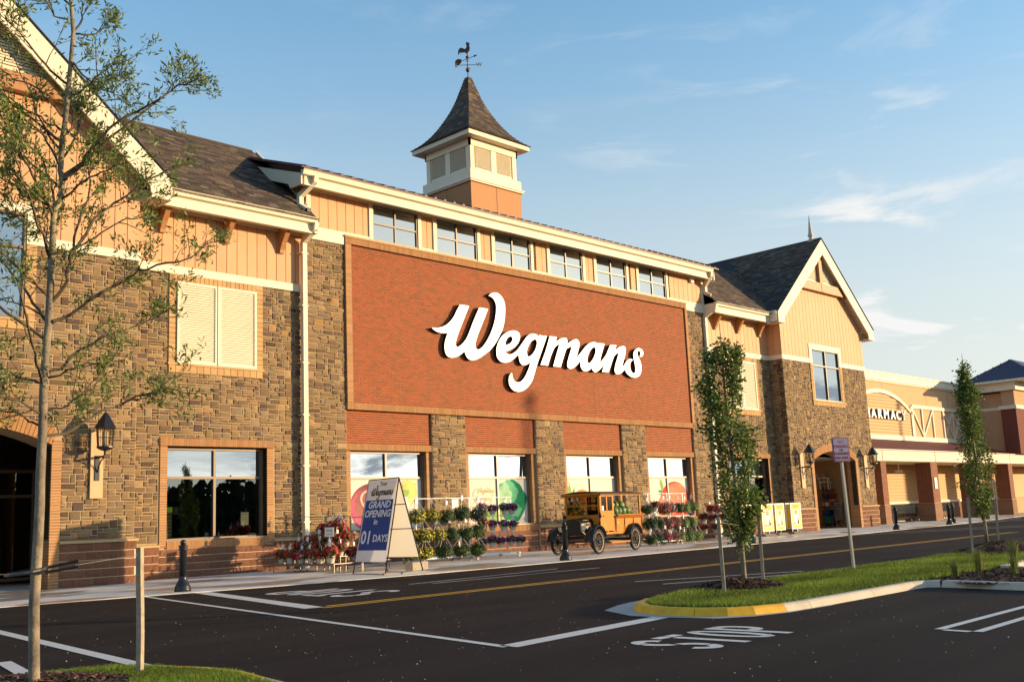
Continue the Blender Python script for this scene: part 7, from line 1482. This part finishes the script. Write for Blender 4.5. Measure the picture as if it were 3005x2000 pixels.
# ============================================================ shopping carts
m_chr=mat('cart_chrome',(.22,.20,.16),.35,metal=.7)
def cart(label,loc,rz):
    t=thing('shopping_cart',label,'shopping cart',loc,rz,'nested shopping carts')
    b=MB()
    for z,x0,x1,w_ in ((.98,-.45,.42,.27),(.80,-.43,.36,.25),(.62,-.40,.30,.23),(.50,-.38,.26,.21)): b.tube([(x0,-w_,z),(x1,-w_*.85,z),(x1,w_*.85,z),(x0,w_,z),(x0,-w_,z)],.02,4)
    for i in range(7):
        x=-.42+i*.13
        for s in (-1,1): b.tube([(x,s*.26,.98),(x*.85,s*.21,.50)],.016,4)
    obj('basket',b,m_chr,t)
    b=MB(); b.tube([(-.5,-.27,1.03),(-.5,.27,1.03)],.016,6); obj('handle',b,mat('cart_handle',(.03,.08,.04),.5),t)
    b=MB()
    for s in (-1,1): b.tube([(-.45,s*.27,1.0),(-.40,s*.25,.2),(.38,s*.2,.17)],.012,5)
    b.tube([(.38,-.2,.17),(.38,.2,.17)],.012,5); obj('chassis',b,m_chr,t)
    for x in (-.38,.36):
        for s in (-1,1): b=MB(); b.sphere((x,s*.22,.06),(.06,.02,.06),8,6); obj('caster',b,m_black,t)
    return t
cc=cart('nearest shopping cart in the row left of the brick column',(57.9,1.9,.016),.0)
for i in range(1,14): dup(cc,(57.9+i*.30,1.9+.0*i,.016),0,f'shopping cart, {(ORD+["tenth","eleventh","twelfth","thirteenth","fourteenth"])[i]} from the left in the first cart row')
for i in range(12): dup(cc,(63.6+i*.33,1.9,.016),0,f'shopping cart, {(ORD+["tenth","eleventh","twelfth"])[i]} from the left in the cart row behind the bollard pair')
for i in range(10): dup(cc,(64.0+i*.33,2.6,.016),0,f'shopping cart, {(ORD+["tenth"])[i]} from the left in the rear cart row against the siding wall')
rl=thing('cart_rail','chrome guard rail beside the first row of shopping carts','rail',(56.8,1.2,.016)); b=MB(); b.tube([(-.6,0,.0),(-.6,0,.85),(.9,0,.85),(.9,0,0)],.03,6); b.tube([(-.6,0,.45),(.9,0,.45)],.02,6); obj('rail_tube',b,m_chr,rl)
cm=thing('security_camera','white security camera on the brick pilaster under the canopy','camera',(61.7,2.4,3.0),-.9); b=MB(); b.box(-.2,.2,-.07,.07,-.07,.07); obj('camera_body',b,m_white,cm); b=MB(); b.tube([(0,0,.05),(0,0,.5)],.03,6); obj('bracket_arm',b,m_white,cm)
cs_=thing('column_sign','small cream notice on the brick column beside the carts','sign',(62.1,.40,2.2)); b=MB(); b.box(-.18,.18,-.02,.0,-.32,.32); obj('plate',b,m_pw2,cs_); 
for i in range(4): b=MB(); b.box(-.12,.12,-.024,-.0201,-.2+i*.12,-.17+i*.12); obj('print_line',b,inkR,cs_)
# ============================================================ sign post, stakes, trees
sp=thing('parking_sign','white and red no parking sign on a tall leaning steel post','sign',(16.82,-16.94,.08),0)
m_gal=mat('galvanised_post',(.45,.42,.36),.4,metal=.5)
b=MB(); b.tube([(0,0,0),(-.10,-.0,2.19)],.032,6); obj('post',b,m_gal,sp)
rzv=Vector((1,-.75,0)).normalized(); ux=Vector((.80,-.60,0)); 
def splate(z0,z1,w_,off,mm,nm,th=.004,r_=.02):
    b=MB(); nrm=Vector((-.60,-.80,0)); c=Vector((-.10,0,0))+nrm*off; 
    P=[(-w_+r_,z0),(w_-r_,z0),(w_,z0+r_),(w_,z1-r_),(w_-r_,z1),(-w_+r_,z1),(-w_,z1-r_),(-w_,z0+r_)]
    vs=[tuple(c+ux*x+Vector((-.02*(z-1.9),0,z))) for x,z in P]+[tuple(c+nrm*th+ux*x+Vector((-.02*(z-1.9),0,z))) for x,z in P]
    b.add(vs,[tuple(range(8)),tuple(range(15,7,-1))]+[(i,(i+1)%8,(i+1)%8+8,i+8) for i in range(8)]); return obj(nm,b,mm,sp)
sz0,sz1=1.80,2.22
splate(sz0,sz1,.155,.035,mat('sign_red',(.35,.03,.05),.4),'red_plate'); splate(sz0+.008,sz1-.008,.147,.0392,mat('sign_white',(.42,.38,.48),.4),'white_plate'); splate(sz0+.016,sz1-.016,.139,.0435,MATS['sign_red'],'red_border'); splate(sz0+.024,sz1-.024,.131,.0478,MATS['sign_white'],'white_field')
nrm=Vector((-.60,-.80,0))
for s,z,sz in (('NO',2.12,.075),('PARKING',2.04,.062),('OR',1.985,.045),('STANDING',1.92,.055),('FIRE LANE',1.85,.055)):
    p=Vector((-.10,0,0))+nrm*.054+Vector((0,0,z)); txt('sign_text',s,sz*1.15,tuple(p),tuple(ux),(0,0,1),MATS['sign_red'],sp,ext=.001,bold=.0012,sx=.85)
m_stake=mat('weathered_stake_wood',(.36,.29,.20),.85,ns=14,na=.3,bump=.3,bs=60)
def stake(label,p,top,lean=(0,0)):
    t=thing('tree_stake',label,'stake',p,.5,'wooden tree stakes'); b=MB(); w_=.022; n=6; h_=top-p[2]; vs=[]
    for i in range(n+1):
        q=i/n; bx=lean[0]*q+.006*math.sin(q*5); by=lean[1]*q
        vs+=[(bx-w_,by-w_,h_*q),(bx+w_,by-w_,h_*q),(bx+w_,by+w_,h_*q),(bx-w_,by+w_,h_*q)]
    b.add(vs,[(4*i+k,4*i+(k+1)%4,4*i+4+(k+1)%4,4*i+4+k) for i in range(n) for k in range(4)]+[(4*n,4*n+1,4*n+2,4*n+3)]); o=obj('post',b,m_stake,t); return t
stake('nearest wooden stake, standing in the grass right of the oak trunk',(3.99,-17.35,.08),1.06,(-.02,0))
stake('wooden stake left of the middle columnar tree',(11.88,-17.61,.08),1.07,(-.09,0)); stake('wooden stake right of the middle columnar tree',(13.57,-17.17,.08),1.09); stake('wooden stake left of the far columnar tree',(20.93,-17.35,.1),1.2,(-.1,0)); stake('wooden stake right of the far columnar tree',(24.4,-16.59,.1),1.15,(-.12,0))
m_bark=mat('grey_tan_bark',(.30,.24,.16),.9,ns=9,na=.35,bump=.8,bs=40,dist=.01,color2=(.16,.13,.10),ns2=5); m_twig=mat('twig_bark',(.10,.075,.05),.8,ns=20,na=.2); m_oakl=mat('oak_leaf',attr=True,rough=.5,spec=.35,trans=.35)
tie=MB()
tie.tube([(11.83,-17.61,1.0),(12.9,-17.3,.93),(13.55,-17.18,1.04)],.003,4); wt=obj('tree_tie_wire',tie,m_gal); tag(wt,'thin wire tying the middle columnar tree to its two stakes','wire')
# oak
oak=thing('willow_oak_tree','young airy oak with narrow leaves on the mulch at the left edge','tree',(3.05,-17.6,.05),world=True)
ok=random.Random(9)
T_=OAK_TRUNK; n=len(T_)
def rad(z): return .036*(1-max(0,z-.1)/6.6)**.75+.004
b=MB(); P=[(T_[0][0]-.0,T_[0][1],-.0)]+[p for p in T_[1:]]
if P[0][2]>0: pass
b.tube(P,[rad(p[2])*(1.25 if i==0 else 1) for i,p in enumerate(P)],12); obj('trunk',b,m_bark,oak,True)
tw_=MB(); brm=MB(); lf=MB()
def leafs(p,d,n,spread=.06,sz=.06):
    for _ in range(n):
        q=p+Vector((ok.gauss(0,spread*.5),ok.gauss(0,spread*.5),ok.gauss(0,spread*.5))); dr=(d+Vector((ok.gauss(0,.8),ok.gauss(0,.8),ok.gauss(0,.7)))).normalized(); s=sz*ok.uniform(.55,1.1)
        sd_=dr.cross(Vector((ok.gauss(0,1),ok.gauss(0,1),ok.gauss(0,1)))).normalized()*s*.13; t_=q+dr*s; m_=q+dr*s*.5
        c=jit(ok.choice([(.13,.19,.04),(.17,.22,.05),(.10,.15,.03),(.23,.25,.07),(.15,.2,.045)]),.2,ok)
        lf.add([tuple(q),tuple(m_+sd_),tuple(t_),tuple(m_-sd_)],[(0,1,2,3)],c)
def twig(p,d,L,r0,depth):
    pts=[p]; k=4; dd=d.copy()
    for i in range(k):
        dd=(dd+Vector((ok.gauss(0,.16),ok.gauss(0,.16),ok.gauss(.04,.13)))).normalized(); pts.append(pts[-1]+dd*L/k)
    tw_.tube([tuple(q) for q in pts],[r0*(1-.7*i/k) for i in range(k+1)],4,cap=False)
    for i in range(1,k+1):
        if depth>0 and ok.random()<.55:
            s=Vector((ok.gauss(0,1),ok.gauss(0,1),ok.gauss(.2,.7))).normalized(); twig(pts[i],(dd*.7+s*.75).normalized(),L*.5,r0*.6,depth-1)
        leafs(pts[i],dd,5 if i>1 else 1)
    leafs(pts[-1],dd,7,.045)
def branch(pts,r0):
    P=[Vector(q) for q in pts]; Q=[]
    for a,c in zip(P,P[1:]):
        for j in range(3): Q.append(a+(c-a)*j/3+Vector((ok.gauss(0,.006),ok.gauss(0,.006),ok.gauss(0,.006))))
    Q.append(P[-1]); n=len(Q); brm.tube([tuple(q) for q in Q],[r0*(1-.8*i/(n-1))+.002 for i in range(n)],6,cap=False)
    for i in range(2,n):
        fr2=i/(n-1)
        if ok.random()<.20+.40*fr2:
            d=(Q[i]-Q[i-1]).normalized(); s=Vector((ok.gauss(0,1),ok.gauss(0,1),ok.gauss(.25,.8))).normalized(); twig(Q[i],(d*.9+s*.8).normalized(),ok.uniform(.16,.40)*(1.15-.35*fr2),.0045,1)
        if fr2>.6: leafs(Q[i],(Q[i]-Q[i-1]).normalized(),2)
    leafs(Q[-1],(Q[-1]-Q[-2]).normalized(),10)
for B in OAK_BRANCHES: 
    L_=sum((Vector(a)-Vector(c)).length for a,c in zip(B,B[1:])); branch(B,.005+.006*min(L_,1.6))
# branches that lean towards and away from the viewer and out of frame
for i in range(9):
    z=2.3+i*.26; k=min(range(len(T_)),key=lambda q:abs(T_[q][2]-z)); p=Vector(T_[k]); a=ok.uniform(2.0,4.2) if i%2 else ok.uniform(-1.0,1.0)+math.pi*.5*ok.choice((1,-1)); L_=ok.uniform(.7,1.25)*(1-.25*i/16)
    pts=[tuple(p)]; q=p
    for j in range(4): q=q+Vector((math.cos(a)*L_/4,math.sin(a)*L_/4*.8,L_/4*.75)); pts.append(tuple(q))
    branch(pts,.012)
obj('branch',brm,m_twig,oak,kind='stuff'); obj('twigs',tw_,m_twig,oak,kind='stuff'); obj('leaves',lf,m_oakl,oak,kind='stuff')
b=MB(); b.tube([(3.0+.10*math.cos(a)*1.4,-17.6+.10*math.sin(a),.93+.02*math.cos(a)) for a in [i*math.pi/8 for i in range(17)]],.014,6); b.tube([(3.12,-17.62,.95),(3.32,-17.72,.99),(3.30,-17.76,.95),(3.1,-17.68,.92)],.012,6)
sl_=obj('rubber_tree_tie',b,m_black); tag(sl_,'black rubber hose loop tied round the oak trunk','tree tie')
b=MB(); b.tube([(3.3,-17.72,.96),(3.96,-17.36,1.0)],.002,4); b.tube([(3.0,-17.6,.92),(1.5,-17.3,.94)],.002,4); tw2=obj('tie_wire',b,m_gal); tag(tw2,'thin guy wire running from the oak tie to its stake','wire')
# columnar trees
def columnar(label,p,H,prof,seed,nl,lean=(0,0)):
    r=random.Random(seed); t=thing('columnar_tree',label,'tree',p,0,'slim columnar street trees')
    def wd(z):
        for (z0,w0),(z1,w1) in zip(prof,prof[1:]):
            if z<=z1: return w0+(w1-w0)*(z-z0)/(z1-z0)
        return prof[-1][1]
    b=MB(); pts=[(lean[0]*q+.02*math.sin(q*7),lean[1]*q,H*q) for q in [i/12 for i in range(13)]]; b.tube(pts,[.034*(1-i/12)**.7+.004 for i in range(13)],8); obj('trunk',b,m_bark,t,True)
    br=MB(); lv=MB()
    def leaf(q,d,s):
        sd_=d.cross(Vector((r.gauss(0,1),r.gauss(0,1),r.gauss(0,1)))).normalized()*s*.32; c=jit(r.choice([(.11,.17,.03),(.14,.21,.04),(.08,.13,.025),(.19,.24,.055),(.10,.15,.03)]),.2,r)
        t_=q+d*s; m_=q+d*s*.45; lv.add([tuple(q),tuple(m_+sd_),tuple(t_),tuple(m_-sd_)],[(0,1,2,3)],c)
    nb=34; per=nl//(nb*9)
    for i in range(nb):
        z0=prof[0][0]*.9+(H*.9-prof[0][0])*(i/nb)**1.05; a=i*2.4+r.uniform(-.4,.4); base=Vector((lean[0]*z0/H,lean[1]*z0/H,z0)); L_=r.uniform(.45,1.0)*min(1,(H-z0)*.6)
        q=base; P=[q]; kr=r.uniform(.55,1.35); s0=r.choice((-1,1))
        for k in range(9):
            zt=z0+L_*(k+1)/9; w_=wd(min(zt,H-.05))*(.35+.7*((k+1)/9))*r.uniform(.75,1.2); c=Vector((lean[0]*zt/H,lean[1]*zt/H,zt)); P.append(c+Vector((math.cos(a+.12*k*s0)*w_*kr,math.sin(a+.12*k*s0)*w_*kr,0)))
        br.tube([tuple(v) for v in P],[.011*(1-.85*k/9) for k in range(10)],4,cap=False)
        for k in range(1,10):
            for _ in range(per):
                c=P[k]+Vector((r.gauss(0,.06),r.gauss(0,.06),r.gauss(0,.05)))
                d=Vector((math.cos(a)+r.gauss(0,.9),math.sin(a)+r.gauss(0,.9),r.gauss(.1,.6))).normalized(); leaf(c,d,r.uniform(.035,.075))
    # low sprays
    for i in range(14):
        z0=prof[0][0]+r.random()*.35; a=r.random()*6.28; P=[Vector((0,0,z0-.15))]
        for k in range(5): P.append(P[-1]+Vector((math.cos(a)*.035,math.sin(a)*.035,.09)))
        br.tube([tuple(v) for v in P],.004,4,cap=False)
        for v in P[1:]:
            for _ in range(max(4,per//2)): leaf(v+Vector((r.gauss(0,.04),r.gauss(0,.04),r.gauss(0,.05))),Vector((r.gauss(0,1),r.gauss(0,1),r.gauss(0,.6))).normalized(),r.uniform(.03,.06))
    obj('branch',br,m_twig,t,kind='stuff'); obj('leaves',lv,m_oakl,t,kind='stuff'); return t
columnar('slim columnar tree with dense leaves between two stakes on the island nose',(12.93,-17.26,.1),3.72,[(.5,.10),(.9,.24),(1.6,.32),(2.0,.30),(2.8,.26),(3.3,.19),(3.72,.05)],5,7600,(-.18,-.02))
columnar('slim columnar tree farther right with bare leader twigs at its top',(23.37,-16.72,.2),4.1,[(.55,.12),(1.0,.28),(1.6,.40),(2.1,.38),(2.7,.27),(3.2,.17),(3.6,.05),(4.1,.02)],8,7800,(-.35,-.05))
# ornamental grasses in the bed
for i,(x,y,h_) in enumerate(((15.2,-19.3,.28),(16.2,-19.25,.42),(17.5,-19.3,.5),(15.35,-20.05,.36),(16.5,-21.0,.4))):
    r=random.Random(40+i); b=MB()
    for _ in range(120):
        a=r.random()*6.28; l=h_*r.uniform(.5,1.1); sp_=r.uniform(.1,.5); p0=Vector((r.gauss(0,.02),r.gauss(0,.02),0)); p1=p0+Vector((math.cos(a)*sp_*l*.4,math.sin(a)*sp_*l*.4,l*.7)); p2=p1+Vector((math.cos(a)*sp_*l*.6,math.sin(a)*sp_*l*.6,l*.22)); w_=Vector((-math.sin(a),math.cos(a),0))*.0035
        b.add([tuple(p0-w_),tuple(p0+w_),tuple(p1+w_*.8),tuple(p1-w_*.8),tuple(p2)],[(0,1,2,3),(3,2,4)],jit(r.choice([(.12,.18,.03),(.16,.2,.05),(.22,.2,.08)]),.2,r))
    o=obj('grass_tuft',b,m_grass); o.location=(x,y,.08); tag(o,f'ornamental grass tuft in the mulch bed, {["leftmost by the kerb corner","second along the lawn edge","third, by the rear kerb","small one in front of the others","one out at the right, nearest the parking bay"][i]}','grass tuft','ornamental grasses in the mulch bed')
# interior poster easel by the near door
es=thing('door_easel','cream sandwich board in the shade of the near archway','sign',(8.0,1.5,.016),.5); b=MB(); b.add([(-.3,-.1,.5),(.3,-.1,.5),(.3,.15,1.5),(-.3,.15,1.5),(-.3,-.07,.5),(.3,-.07,.5),(.3,.18,1.5),(-.3,.18,1.5)],BOXF); obj('board',b,mat('easel_board',(.55,.5,.4),.6),es); b=MB(); b.tube([(-.28,-.12,0),(-.28,.16,1.5)],.02,5); b.tube([(.28,-.12,0),(.28,.16,1.5)],.02,5); b.tube([(0,.5,0),(0,.16,1.4)],.02,5); obj('easel_legs',b,m_brown,es)
if len(bpy.data.objects)<10: print('few')
